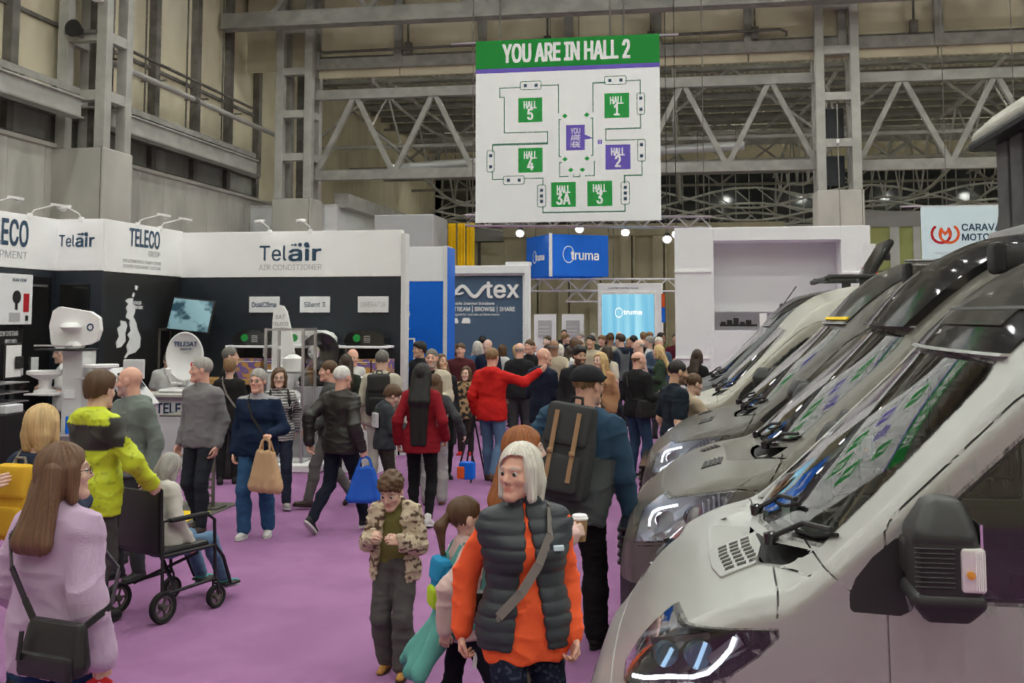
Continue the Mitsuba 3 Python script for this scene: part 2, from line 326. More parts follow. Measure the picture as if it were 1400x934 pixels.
for k, (y, z0, am) in enumerate(((60.5, 8.0, .5), (63, 7.7, -.5), (61.5, 8.9, .6))):   # bowed tubes in front of the dark glazing
    t = thing('wind_truss', f'{("lower", "middle", "upper")[k]} pale bowed tube girder in front of the dark far glazing', 'truss')
    xs = np.linspace(-15, 25, 33)
    for s in (1, -1):
        part(t, 'chord', tube(np.stack([xs, np.full_like(xs, y), z0 + s*am*np.sin(xs*math.pi/6.6)], 1), .07, 8), 'mat_steel_pale', 40)
    for j in range(32):
        part(t, 'brace', tube([(xs[j], y, z0 + am*math.sin(xs[j]*math.pi/6.6)), (xs[j+1], y, z0 - am*math.sin(xs[j+1]*math.pi/6.6))], .035, 6), 'mat_steel_pale', True)
# far wall
w = 'wall_far'; struct(w, box(XL, XR, YF + .3, YF + .5, 0, 13), 'mat_panel')
for x in np.arange(-15.6, 25.6, .8):
    part(w, 'dark_pane', box(x + .03, x + .77, YF - .02, YF, 7.75, 10.9), 'mat_glazing')
    part(w, 'glazing_bar', box(x - .03, x + .03, YF - .1, YF + .02, 7.7, 10.9), 'mat_steel_pale')
part(w, 'lintel', box(XL, XR, YF - .25, YF + .1, 6.9, 7.72), 'mat_grey')
part(w, 'top_panel', box(XL, XR, YF - .05, YF + .1, 10.9, 12.6), 'mat_panel')
for x in np.arange(-15.6, 25.6, 2.4):
    for z0, z1 in ((4.9, 6.86), (3.3, 4.85), (0, 3.25)):
        part(w, 'cladding_panel', cbox(x + .04, x + 2.36, YF - .02, YF + .06, z0, z1, .02), 'mat_panel')
    part(w, 'cladding_post', box(x - .09, x + .09, YF - .12, YF + .1, 0, 6.9), 'mat_steel_dark')
# low grey lintel band and service boxes on the far left (behind the stands)
t = thing('service_box', 'blue grey plant room wall with a sloped canopy at the far left behind the stands', 'plant room')
part(t, 'wall', box(-15.8, -12.5, 36.4, 36.6, 0, 6.2), 'mat_white_sat'); part(t, 'canopy', [beam((-12.4, 36.5, 6.35), (-12.4, 52, 6.35), .5, .5), box(-15.8, -12.5, 36.4, 52, 6.1, 6.2)], 'mat_steel_pale')
part(t, 'side_wall', box(-12.62, -12.5, 36.6, 44, 0, 6.1), 'mat_white_sat')
t = thing('grey_booth', 'grey box wall standing behind the air conditioner stand beside the yellow curtain', 'wall')
part(t, 'front', cbox(-11.0, -8.85, 36.0, 38.2, 0, 5.75, .03), 'mat_grey')
for k in range(3):
    solo('yellow_curtain', extrude(Polygon([(-8.8 + .33*k + .3*q/8, .06*math.sin(q*2.2 + k)) for q in range(9)] + [(-8.8 + .33*k + .3*q/8, .06*math.sin(q*2.2 + k) + .03) for q in range(8, -1, -1)]), 5.5), 'mat_yellow', f'{("left", "middle", "right")[k]} strip of the yellow curtain beside the grey box wall', 'curtain', 'yellow curtain strips')
    v = scene[list(scene)[-1]]; v['to_world'] = T().translate([.25, 37, 0])
xs = [-8.0 + 1.55*k for k in range(8)]
for k, x in enumerate(xs):
    solo('cladding_fin', [box(x, x + .5, 52, 52.38, 0, 6.1), box(x + .6, x + .68, 51.9, 52.38, 0, 6.1)], 'mat_panel', f'beige upright fin of the far partition, {NTH[k]} from the left', 'wall panel', 'beige fins of the far partition')
solo('far_partition', [box(-9.2, 4.5, 52.4, 52.5, 0, 6.12), box(-9.2, 4.5, 52.0, 52.5, 6.12, 6.7)], 'mat_panel', 'long beige partition with a deep top rail far behind the crowd', 'wall')
solo('air_duct', tube([(-11.5, 39.5, 7.9), (-7, 39.4, 8.1), (2, 39.2, 8.4)], .17, 14), 'mat_galv', 'shiny round silver duct crossing behind the lattice truss left of the banner', 'duct', smooth=40)
# walls that the photograph does not show but that close the hall
struct('wall_right', box(XR, XR + .3, YB, YF, 0, 15), 'mat_panel')
struct('wall_behind', box(XL, XR, YB - .3, YB, 0, 15), 'mat_panel')
# high-bay lamps
SH = mikit.ply(move(lathe([(.08, .34), (.1, .34), (.12, .22), (.30, .02), (.32, 0), (.30, .0), (.27, .02)], 20), (0, 0, 0)), 'mat_alu', smooth=40)
lens_mesh = lathe([(.26, .012), (.001, .012)], 20)
for k, (x, y) in enumerate(NEAR_LAMPS + FAR_LAMPS):
    z = 14.0 if y < 34 else 11.1 if y < 40 else 10.0
    t = thing('high_bay_lamp', 'round high bay lamp hanging from the hall roof', 'lamp', 'high bay lamps of the hall')
    v, f = lens_mesh
    p = T().translate([x, y, z])
    part(t, 'shade', {**SH, 'to_world': p}, None)
    k2 = part(t, 'lens', (v + A([x, y, z]), f[:, ::-1]), 'mat_white', emit=A(LAMP_TINT) * LAMP * (1.0 if y < 34 else .6))
    if y > 34: part(t, 'uplight', (lathe([(.30, .03), (.14, .2)], 20)[0] + A([x, y, z]), lathe([(.30, .03), (.14, .2)], 20)[1]), 'mat_white', emit=A(LAMP_TINT) * UPLIGHT)
    part(t, 'stem', tube([(x, y, z + .34), (x, y, 14.6 if y < 34 else 12.49)], .02, 6), 'mat_steel_dark')
# the floor banner
BX, BY = -4.9, 24.0
t = thing('hall_banner', 'large square white banner with a green header reading YOU ARE IN HALL 2', 'banner')
part(t, 'sheet', cbox(BX, BX + 4.27, BY, BY + .03, 4.34, 7.85, .004), 'mat_white_sat')
part(t, 'header', cbox(BX, BX + 4.27, BY - .004, BY + .03, 7.95, 8.62, .004), 'mat_green')
part(t, 'stripe', box(BX, BX + 4.27, BY - .002, BY + .03, 7.85, 7.95), 'mat_purple')
part(t, 'title', [move(text('YOU ARE IN HALL 2', .42, .006, True, width=2.95), (BX + 2.12 + o_, BY - .004, 8.09)) for o_ in (-.014, 0, .014)], 'mat_white_sat', label='white lettering YOU ARE IN HALL 2')
SX = 4.27 / 878; bz = lambda y: 8.62 - (y - 45) * 4.28 / 865; bx = lambda x: BX + (x - 3) * SX     # sheet coordinates of the map's marks
def mark(x0, y0, x1, y1, m, nm, d=.004): part(t, nm, box(bx(x0), bx(x1), BY - d, BY + .01, bz(y0), bz(y1)), m)
for (x0, y0, x1, y1, a, b, m) in ((211, 325, 326, 440, 'HALL', '5', 'mat_green_tile'), (622, 317, 737, 432, 'HALL', '1', 'mat_green_tile'), (211, 562, 327, 677, 'HALL', '4', 'mat_green_tile'), (625, 557, 741, 672, 'HALL', '2', 'mat_purple'), (368, 726, 484, 841, 'HALL', '3A', 'mat_green_tile'), (539, 724, 655, 840, 'HALL', '3', 'mat_green_tile')):
    mark(x0, y0, x1, y1, m, 'hall_tile'); xm = (bx(x0) + bx(x1)) / 2
    part(t, 'tile_text', cat([move(text(a, .17, .003, True, width=.30), (xm + o_, BY - .004, bz(y0 + 50))) for o_ in (-.006, .006)] + [move(text(b, .25, .003, True, sx=.72), (xm + o_, BY - .004, bz(y1 - 12))) for o_ in (-.008, .008)]), 'mat_white_sat')
mark(440, 460, 528, 578, 'mat_purple', 'hall_tile'); xm = (bx(440) + bx(528)) / 2
part(t, 'tile_text', cat([move(text(a, .125, .003, True, width=.22), (xm, BY - .004, bz(y))) for a, y in (('YOU', 500), ('ARE', 532), ('HERE', 564))]), 'mat_white_sat')
part(t, 'pointer', extrude(Polygon([(bx(526), bz(505)), (bx(568), bz(524)), (bx(526), bz(530))]), .004, 'xz'), 'mat_purple')
scene[list(scene)[-1]]['to_world'] = T().translate([0, BY, 0])
def plan(pts):
    for (xa, ya), (xb, yb) in zip(pts[:-1], pts[1:]):
        h = 2.0
        mark(min(xa, xb) - h, min(ya, yb) - h, max(xa, xb) + h, max(ya, yb) + h, 'mat_line', 'plan_line', .003)
plan([(404, 400), (404, 268), (318, 268)]); plan([(222, 274), (121, 274), (121, 318), (143, 318), (143, 488), (351, 488), (351, 540), (86, 545), (86, 575)])
plan([(86, 668), (86, 707), (142, 707)]); plan([(237, 705), (328, 705), (328, 738)]); plan([(328, 836), (328, 867), (714, 865), (714, 832)])
plan([(714, 735), (712, 702), (795, 700), (795, 634)]); plan([(795, 536), (627, 536), (627, 484), (790, 482), (790, 418)]); plan([(790, 325), (790, 260), (722, 260)]); plan([(626, 264), (568, 266), (568, 402)])
plan([(414, 432), (406, 432), (406, 606), (414, 606)]); plan([(558, 430), (566, 430), (566, 604), (558, 604)]); plan([(418, 634), (408, 634), (408, 700), (448, 700)]); plan([(474, 690), (474, 702), (504, 702), (504, 690)]); plan([(530, 698), (572, 698), (572, 632)])
for (x, y) in ((434, 416), (538, 414), (434, 619), (538, 618), (461, 670), (516, 670)):
    part(t, 'arrow', extrude(Polygon([(bx(x - 13), bz(y)), (bx(x), bz(y - 11)), (bx(x + 13), bz(y)), (bx(x), bz(y + 11))]), .004, 'xz'), 'mat_green_tile'); scene[list(scene)[-1]]['to_world'] = T().translate([0, BY, 0])
for (x, y, w_, h_) in ((271, 266, 96, 34), (674, 256, 96, 34), (189, 712, 96, 34), (792, 370, 30, 96), (77, 620, 30, 96), (793, 586, 30, 96), (322, 788, 34, 98), (716, 782, 34, 98)):
    g = sbox(bx(x - w_/2) + .03, bz(y + h_/2) + .03, bx(x + w_/2) - .03, bz(y - h_/2) - .03).buffer(.05)
    part(t, 'legend_frame', extrude(g.difference(g.buffer(-.015)), .005, 'xz'), 'mat_line'); scene[list(scene)[-1]]['to_world'] = T().translate([0, BY, 0])
    for q in (-26, 0, 26):
        px, py = (x + q, y) if w_ > h_ else (x, y + q)
        if q or max(w_, h_) > 97: mark(px - 7, py - 7, px + 7, py + 7, 'mat_ink', 'pictogram', .005)
for x in (595, 606): mark(x - 5, 533, x + 3, 552, 'mat_purple', 'pictogram')
for x in (BX + .58, BX + 3.15, BX + 3.46): part(t, 'hanger', tube([(x, BY + .02, 8.6), (x, BY + .02, 14.6)], .02, 6), 'mat_steel_dark')
part(t, 'top_bar', tube([(BX - .6, BY + .06, 8.6), (BX + 4.7, BY + .06, 8.6)], .03, 8), 'mat_alu', True)
# ---------------------------------------------------------------- exhibition stands
def telair(h, w, d=.006):
    """the wordmark: thin 'Tel', heavy 'air', a row of dots above"""
    a, b = text('Tel', h, d, False, width=w*.44, center=False), text('air', h, d, True, width=w*.53, center=False)
    ms = [a, move(b, (w*.47, 0, 0))]
    for x, r in ((.53, .018), (.58, .026), (.655, .036), (.76, .048)):
        ms.append(move((lambda q: (np.stack([q[0][:, 0], -q[0][:, 2], q[0][:, 1]], 1), q[1]))(arrays(trimesh.creation.extrude_polygon(Point(0, 0).buffer(r*h*3.6, 8), d, engine='earcut'))), (w*x, 0, h*1.04)))
    m = cat(ms); return move(m, (-w/2, 0, 0))
def wall_x(name, label, x0, x1, y, z1, zf, th=.12, cat_='stand wall', m='mat_navy'):
    t = thing(name, label, cat_)
    part(t, 'panel', box(x0, x1, y, y + th, 0, zf), m); part(t, 'fascia', cbox(x0, x1, y - .015, y + th, zf, z1, .004), 'mat_white'); return t
def wall_y(name, label, x, y0, y1, z1, zf, th=.12, m='mat_navy'):
    t = thing(name, label, 'stand wall')
    part(t, 'panel', box(x - th, x, y0, y1, 0, zf), m); part(t, 'fascia', cbox(x - th, x + .015, y0, y1, zf, z1, .004), 'mat_white'); return t
t = wall_y('stand_wall', 'dark navy stand wall with white fascia reading TELECO EQUIPMENT at the left edge', -9.1, 10.6, 14.1, 3.6, 2.85)
part(t, 'lettering', move(text('TELECO', .34, .006, True, width=1.12), (-9.083, 12.84, 3.16), rz=H90), 'mat_ink', label='dark lettering TELECO')
part(t, 'small_lettering', move(text('EQUIPMENT', .10, .004, False, width=1.05), (-9.083, 12.87, 2.98), rz=H90), 'mat_ink_pale')
for y0 in (10.9, 13.25): part(t, 'dark_glass_panel', cbox(-9.1, -9.085, y0, y0 + .75, .8, 2.75, .005), 'mat_black_gloss')
part(t, 'track_rail', beam((-9.0, 13.0, 2.62), (-9.0, 13.75, 2.62), .03), 'mat_alu')
t = wall_x('stand_wall', 'narrow navy stand wall under the smaller Telair fascia, with a dark glass door', -9.1, -8.36, 14.1, 3.6, 2.85)
part(t, 'lettering', move(telair(.17, .56), (-8.77, 14.083, 3.20)), 'mat_ink', label='dark Telair wordmark')
part(t, 'glass_door', cbox(-9.0, -8.55, 14.07, 14.1, .9, 2.66, .006), 'mat_black_gloss')
t = wall_y('stand_wall', 'black stand wall with white map graphic below the TELECO GROUP fascia', -8.36, 14.12, 16.5, 3.6, 2.84, m='mat_black')
part(t, 'lettering', move(text('TELECO', .26, .006, True, width=.92), (-8.343, 15.25, 3.26), rz=H90), 'mat_ink', label='dark lettering TELECO')
part(t, 'small_lettering', move(text('GROUP', .09, .004, False, width=.36), (-8.343, 15.55, 3.12), rz=H90), 'mat_ink_pale')
part(t, 'fine_print', cat([move(text(a, .05, .003, False, width=1.15), (-8.343, 15.2, z), rz=H90) for a, z in (('SOLUZIONI PER IL TEMPO LIBERO', 3.0), ('LEISURE EQUIPMENT SYSTEMS', 2.92))]), 'mat_ink_pale')
UK = [(160,184),(186,180),(180,222),(200,240),(196,290),(188,312),(205,360),(214,410),(232,470),(230,540),(205,580),(170,592),(155,618),(148,612),(165,575),(158,530),(175,480),(162,450),(178,420),(170,370),(172,340),(150,320),(158,280),(150,250),(162,222),(146,200)]
IE = [(122,345),(150,352),(158,380),(148,440),(152,490),(132,530),(108,540),(104,500),(118,460),(108,400),(126,380)]
SH_ = [(196,84),(210,92),(204,118),(195,112)]; SI_ = [(186,138),(194,146),(188,170),(180,166)]
def mapy(poly):  # wall coordinates of the map outlines
    return Polygon([(14.22 + (x - 60) * .0088*.62, 2.66 - (y - 84) * .00205) for x, y in poly])
mp = unary_union([mapy(q).buffer(.004) for q in (UK, IE, SH_, SI_)])
part(t, 'map_graphic', extrude(mp, .006, 'yz'), 'mat_white_sat', label='white map of Britain and Ireland'); scene[list(scene)[-1]]['to_world'] = T().translate([-8.36, .06, 0])
part(t, 'map_caption', cat([move(text(a, .05, .004, True, width=w), (-8.355, 15.08, z), rz=H90) for a, w, z in (('DEALER', .26, 2.37), ('NETWORK', .36, 2.30))]), 'mat_white_sat')
part(t, 'doorway_frame', [box(-8.36, -8.34, 15.78, 16.15, .9, 2.0)], 'mat_steel_dark'); part(t, 'doorway', box(-8.36, -8.335, 15.82, 16.11, .9, 1.96), 'mat_black_gloss')
t = wall_x('stand_wall', 'long navy stand wall with white fascia reading Telair AIR CONDITIONER', -8.36, -4.57, 16.5, 3.58, 2.83)
part(t, 'lettering', move(telair(.245, 1.06), (-6.45, 16.483, 3.10)), 'mat_ink', label='large dark Telair wordmark')
part(t, 'small_lettering', move(text('AIR CONDITIONER', .09, .004, False, width=1.08), (-6.45, 16.483, 2.945)), 'mat_ink_pale', label='pale lettering AIR CONDITIONER')
part(t, 'end_post', box(-4.57, -4.50, 16.45, 16.7, 0, 3.52), 'mat_pale')
for k, (x0, x1, s, w) in enumerate(((-7.14, -6.62, 'DualClima', .42), (-6.27, -5.76, 'Silent 3', .36), (-5.29, -4.78, 'GENERATOR', .42))):
    tt = thing('name_board', f'small white board reading {s} on the navy Telair wall', 'sign')
    part(tt, 'board', cbox(x0, x1, 16.465, 16.49, 2.25, 2.51, .004), 'mat_white_sat'); part(tt, 'lettering', move(text(s, .08, .003, k == 0, width=w), ((x0 + x1)/2, 16.464, 2.34)), 'mat_ink' if k == 1 else ('mat_blue_dark', 0, 'mat_grey')[k])
# arm spotlights on the fascias
SPOTS = []
def arm_spot(p, d, label):
    t = thing('arm_spotlight', label, 'spotlight', None)
    d = norm(A(d + (0,), float)); p = A(p, float); q = p + d*.42 + A([0, 0, .15]); side = A([-d[1], d[0], 0])
    part(t, 'arm', tube([p, p + d*.06 + A([0, 0, .07]), q], .011, 8), 'mat_white', 40)
    part(t, 'clamp', cbox(*(p[0] - .03, p[0] + .03), *(p[1] - .03, p[1] + .03), p[2] - .04, p[2] + .03, .006), 'mat_white')
    hv = beam(q - side*.0 - d*.08, q + d*.10 - A([0, 0, .03]), .10, .035)
    part(t, 'head', hv, 'mat_white')
    c = q + d*.01 - A([0, 0, .038]); n_ = norm(-d*.75 - A([0, 0, .66])); b_ = np.cross(side, n_)
    a_ = side*.045; b_ = norm(b_)*.055
    m = (A([c - a_ - b_, c + a_ - b_, c + a_ + b_, c - a_ + b_]), A([[0, 1, 2], [0, 2, 3]]))
    nn = np.cross(m[0][1] - m[0][0], m[0][2] - m[0][0])
    if nn @ n_ < 0: m = (m[0], m[1][:, ::-1])
    part(t, 'lens', m, 'mat_white', emit=A([.95, .98, 1.0]) * SPOT)
arm_spot((-9.1, 12.5, 3.6), (1, .0), 'white arm spotlight leaning out over the TELECO fascia, leftmost')
arm_spot((-9.1, 13.45, 3.6), (1, .0), 'white arm spotlight over the right end of the TELECO EQUIPMENT fascia')
arm_spot((-8.72, 14.1, 3.6), (.0, -1), 'white arm spotlight over the smaller Telair fascia')
arm_spot((-8.36, 15.05, 3.6), (1, .0), 'white arm spotlight over the TELECO GROUP fascia, left of its pair')
arm_spot((-8.36, 15.75, 3.6), (1, .0), 'white arm spotlight over the TELECO GROUP fascia, right of its pair')
arm_spot((-6.82, 16.5, 3.58), (.0, -1), 'white arm spotlight above the large Telair wordmark, over its left end')
arm_spot((-6.12, 16.5, 3.58), (.0, -1), 'white arm spotlight above the large Telair wordmark, over its right end')
# posters, tablet, drawers at the left edge
t = thing('poster', 'white product poster with small camera pictures at the left edge', 'poster')
part(t, 'sheet', cbox(-8.98, -8.95, 12.2, 13.35, 2.08, 2.76, .004), 'mat_white_sat')
part(t, 'printed_picture', [move(lathe([(0, 0), (.09, 0), (.09, .004), (0, .004)], 20), (-8.95, 13.0, 2.45), ry=H90), box(-8.95, -8.945, 12.97, 13.02, 2.28, 2.4)], 'mat_black')
part(t, 'printed_picture', box(-8.95, -8.945, 13.15, 13.27, 2.25, 2.5), 'mat_crimson'); part(t, 'printed_picture', box(-8.95, -8.945, 13.2, 13.26, 2.13, 2.2), 'mat_black')
part(t, 'printed_picture', box(-8.95, -8.945, 12.85, 13.08, 2.12, 2.24), 'mat_grey')
part(t, 'lettering', move(text('REAR VIEW', .04, .003, True), (-8.95, 13.05, 2.66), rz=H90), 'mat_ink')
part(t, 'hanger', [box(-9.09, -8.98, 12.4, 12.45, 2.7, 2.75), box(-9.09, -8.98, 13.2, 13.25, 2.7, 2.75)], 'mat_black')
t = thing('wall_caption', 'white and red caption lettering on the dark wall below the poster', 'sign')
part(t, 'white_letters', cat([move(text('VIEW SYSTEMS', .06, .004, True, width=.42), (-9.07, 13.02, 1.93), rz=H90), move(text('RECORD', .06, .004, True, width=.25), (-9.07, 13.08, 1.82), rz=H90)]), 'mat_white_sat')
part(t, 'red_mark', box(-9.085, -9.06, 12.70, 12.8, 1.93, 1.99), 'mat_red'); part(t, 'backing', box(-9.085, -9.075, 12.5, 13.35, 1.78, 2.02), 'mat_black')
t = thing('display_cabinet', 'black display cabinet with open shelves at the left edge', 'cabinet')
part(t, 'body', box(-9.0, -8.3, 11.3, 12.6, 0, .98), 'mat_black'); part(t, 'back', box(-9.0, -8.9, 11.3, 12.6, .98, 1.7), 'mat_black')
for z in (1.1, 1.22, 1.34): part(t, 'shelf', box(-8.9, -8.45, 11.3, 12.6, z, z + .015), 'mat_alu')
t = thing('screen', 'bright white upright screen with a black device on it, left edge of the stand', 'screen')
part(t, 'casing', cbox(-8.92, -8.86, 12.66, 13.04, 1.36, 1.84, .01), 'mat_black'); part(t, 'screen_glass', box(-8.86, -8.855, 12.69, 13.01, 1.39, 1.81), 'mat_white', emit=(.85, .9, .9)); part(t, 'device', cbox(-8.85, -8.82, 12.86, 13.02, 1.5, 1.66, .01), 'mat_black')
part(t, 'stand_leg', box(-8.93, -8.87, 12.8, 12.9, 0, 1.36), 'mat_black')
for y, k in ((13.2, 'left'), (13.55, 'right')):
    solo('price_card', cbox(-9.08, -9.06, y, y + .16, 1.38, 1.62, .003), 'mat_white_sat', f'small white card on the dark wall, {k} of two', 'card')
solo('drinks_box', cbox(-8.6, -8.35, 12.0, 12.35, .985, 1.09, .01), 'mat_white_sat', 'low white box lying on the black cabinet at the left edge', 'box')
# gadget pillar with a flat antenna
t = thing('display_pillar', 'pale grey display pillar with small shelves of white roof antennas', 'display stand')
part(t, 'column', cbox(-7.55, -7.28, 11.9, 12.2, 0, 1.78, .01), 'mat_pale'); part(t, 'top_tray', cbox(-7.8, -7.25, 11.7, 12.2, 1.78, 1.80, .004), 'mat_black'); part(t, 'top_rail', tube([(-7.8, 11.7, 1.84), (-7.3, 11.7, 1.84)], .012, 8), 'mat_alu')
part(t, 'shelf', box(-7.95, -7.55, 11.75, 12.15, 1.24, 1.26), 'mat_pale'); part(t, 'shelf', box(-7.28, -6.9, 11.75, 12.15, 1.44, 1.46), 'mat_grey'); part(t, 'shelf', box(-7.8, -7.2, 11.6, 11.9, .78, .80), 'mat_alu'); part(t, 'label_card', box(-7.5, -7.36, 11.885, 11.9, 1.2, 1.3), 'mat_white_sat')
t = thing('flat_antenna', 'white rounded flat satellite antenna tilted on top of the display pillar', 'antenna')
g = Polygon([(-.27, -.18), (-.30, .02), (-.26, .18), (-.2, .22), (.2, .16), (.30, .10), (.32, -.03), (.28, -.14), (.2, -.18), (-.2, -.24)]).buffer(.03)
part(t, 'panel', move(extrude(g, .07, 'xz'), (-7.42, 11.98, 2.06)), 'mat_white', 30); part(t, 'mount', [tube([(-7.42, 11.95, 1.84), (-7.42, 11.97, 1.95)], .03, 10), move(lathe([(0, -.03), (.11, -.03), (.12, 0), (.07, .05), (0, .06)], 20), (-7.42, 11.95, 1.835))], 'mat_white', 40)
part(t, 'receiver', move(lathe([(0, -.05), (.09, -.04), (.13, 0), (.09, .05), (0, .06)], 20), (-7.44, 11.88, 2.06)), 'mat_white', 40); part(t, 'blue_mark', move(extrude(ring(.03, .045, 12), .005, 'xz'), (-7.2, 11.908, 2.06)), 'mat_blue_dark')
t = thing('dome_antenna', 'white funnel-footed antenna on the left shelf of the display pillar', 'antenna')
part(t, 'body', move(lathe([(0, 0), (.13, 0), (.13, .03), (.07, .05), (.08, .16), (.16, .2), (.22, .23), (.22, .27), (0, .28)], 24), (-7.80, 11.95, 1.26)), 'mat_white', 40)
t = thing('dome_antenna', 'small white dish antenna on the right shelf of the display pillar', 'antenna')
part(t, 'body', move(lathe([(0, 0), (.08, 0), (.06, .06), (.12, .1), (.2, .12), (.2, .15), (0, .15)], 24), (-7.06, 11.95, 1.46)), 'mat_white', 40)
for x in (-7.62, -7.35): 
    t = thing('drink_can', f'small blue can on the low shelf of the display pillar, {"left" if x < -7.5 else "right"} of two', 'can'); part(t, 'body', move(lathe([(0, 0), (.03, 0), (.035, .01), (.035, .18), (.028, .2), (0, .2)], 16), (x, 11.75, .80)), 'mat_blue', 40); part(t, 'lid', move(lathe([(0, .2), (.027, .2), (.027, .205), (0, .205)], 16), (x, 11.75, .80)), 'mat_alu', 40)
solo('screen_tablet', [cbox(-6.95, -6.68, 12.25, 12.30, 1.42, 1.66, .006), box(-6.84, -6.79, 12.27, 12.31, 0, 1.45)], 'mat_pale', 'small grey tablet screen standing beside the right shelf of the display pillar', 'tablet'); 
t = thing('slanted_desk', 'slanted grey display desk panel standing behind the bald man in the hoodie', 'display desk')
part(t, 'panel', beam((-7.40, 12.9, 1.50), (-6.98, 12.9, 1.02), .6, .08, (0, 0, 1)), 'mat_pale'); part(t, 'screen_glass', beam((-7.30, 12.89, 1.425), (-7.13, 12.89, 1.23), .4, .02, (0, 0, 1)), 'mat_black_gloss'); part(t, 'leg', box(-7.14, -7.02, 12.75, 13.0, 0, 1.05), 'mat_grey')
scene[t + '__screen_glass']['to_world'] = T().translate([.028, 0, .036])
# monitor on the corner
t = thing('monitor', 'tilted monitor showing a pale blue picture on the corner of the black and navy walls', 'monitor')
part(t, 'casing', move(cbox(-.36, .36, -.03, .03, -.27, .27, .01), (-7.84, 15.85, 2.2), rx=-.25, ry=.1), 'mat_black'); 
mat('mat_monitor', mikit.proc(lambda p, n, uv: mikit.mix((.30, .52, .62), (.03, .09, .14), mikit.smoothstep(.45, .62, mikit.fbm(p.x*5, p.y*5, p.z*6)))), .3, .5)
part(t, 'screen_glass', move(box(-.34, .34, -.036, -.03, -.25, .25), (-7.84, 15.85, 2.2), rx=-.25, ry=.1), 'mat_monitor', emit=(.10, .16, .19)); part(t, 'bracket', beam((-7.84, 15.87, 2.2), (-7.84, 16.49, 2.3), .08), 'mat_black')
# TELESAT dish on its counter
t = thing('satellite_dish', 'round white satellite dish lettered TELESAT standing on a counter', 'satellite dish')
prof = [(0, 0)] + [(r, .10*(r/.44)**2) for r in np.linspace(.06, .43, 8)] + [(.45, .105), (.455, .12), (.43, .125)] + [(r, .10*(r/.44)**2 + .02) for r in np.linspace(.4, .06, 6)] + [(0, .02)]
part(t, 'dish', (lambda q: (q[0]*A([.66, 1, .80]) + A([-7.38, 14.85, 1.60]), q[1]))(move(lathe(prof, 48), (0, 0, 0), rx=H90)), 'mat_white', 40)
part(t, 'lettering', cat([move(text('TELESAT', .065, .012, True, width=.36), (-7.38, 14.755, 1.75)), move(text('TELECO', .03, .012, False, width=.18), (-7.38, 14.765, 1.69))]), 'mat_blue_dark', label='blue lettering TELESAT')
part(t, 'red_mark', move(extrude(ring(.02, .035, 12), .012, 'xz'), (-7.27, 14.785, 1.48)), 'mat_red')
part(t, 'feed_arm', tube([(-7.48, 14.84, 1.20), (-7.50, 14.55, 1.22), (-7.52, 14.50, 1.34)], .02, 10), 'mat_white', 40); part(t, 'feed_head', move(lathe([(0, -.05), (.035, -.05), (.05, .0), (.05, .05), (0, .07)], 16), (-7.52, 14.50, 1.38)), 'mat_white', 40)
part(t, 'base', cbox(-7.75, -7.15, 14.65, 15.15, 1.07, 1.12, .02), 'mat_white'); part(t, 'mast', tube([(-7.38, 14.93, 1.12), (-7.38, 14.93, 1.5)], .06, 12), 'mat_white', 40)
t = thing('counter', 'grey counter lettered TELESAT with a pale top under the satellite dish', 'counter')
part(t, 'body', box(-7.72, -6.85, 14.4, 15.1, 0, 1.03), 'mat_pale'); part(t, 'top', cbox(-7.95, -6.8, 14.3, 15.2, 1.03, 1.07, .006), 'mat_plinth'); part(t, 'lettering', move(text('TELESAT', .14, .006, True, width=.7), (-7.28, 14.398, .80)), 'mat_ink', label='dark lettering TELESAT')
# perspex tower, dishes, air conditioners on shelves
t = thing('perspex_tower', 'tall clear perspex display tower with aluminium edges and small lights inside', 'display case')
cx0, cx1, cy0, cy1 = -6.02, -5.46, 14.5, 15.0
for (x, y) in ((cx0, cy0), (cx1, cy0), (cx0, cy1), (cx1, cy1)): part(t, 'edge_post', box(x - .018, x + .018, y - .018, y + .018, .12, 2.02), 'mat_alu')
for z in (.12, 2.0): part(t, 'edge_frame', [beam((cx0, cy0, z), (cx1, cy0, z), .03), beam((cx0, cy1, z), (cx1, cy1, z), .03), beam((cx0, cy0, z), (cx0, cy1, z), .03), beam((cx1, cy0, z), (cx1, cy1, z), .03)], 'mat_alu')
for (a, b) in (((cx0, cy0), (cx1, cy0)), ((cx0, cy0), (cx0, cy1)), ((cx1, cy0), (cx1, cy1))):
    part(t, 'perspex_pane', (A([[a[0], a[1], .14], [b[0], b[1], .14], [b[0], b[1], 1.98], [a[0], a[1], 1.98]]), A([[0, 1, 2], [0, 2, 3]])), 'mat_acrylic')
for z in (.9, 1.38): part(t, 'shelf', box(cx0, cx1, cy0, cy1, z, z + .015), 'mat_alu')
part(t, 'base', cbox(cx0 - .3, cx1 + .3, cy0 - .15, cy1 + .15, 0, .12, .02), 'mat_white')
for (x, z) in ((-5.9, 1.7), (-5.86, 1.42), (-5.56, .93), (-5.53, .5), (-5.8, .2), (-5.62, 1.2)):
    part(t, 'lamp', move(lathe([(0, 0), (.022, .005), (.03, .03), (.022, .055), (0, .06)][::-1], 12), (x, 14.72, z)), 'mat_white', emit=(14, 14, 14.5))
part(t, 'product', [move(lathe([(0, 0), (.16, 0), (.18, .12), (.1, .2), (0, .21)], 20), (-5.74, 14.75, .92)), move(lathe([(0, 0), (.14, 0), (.15, .18), (.05, .24), (0, .24)], 20), (-5.7, 14.75, 1.4))], 'mat_white', 40)
t = thing('fin_antenna', 'tall white tapered fin-shaped antenna with small print standing behind the perspex tower', 'antenna')
fin = Polygon([(-.17, 0), (-.17, .75), (-.155, .88), (-.12, .96), (-.06, 1.0), (.0, .99), (.06, .9), (.13, .62), (.20, .2), (.22, 0)])
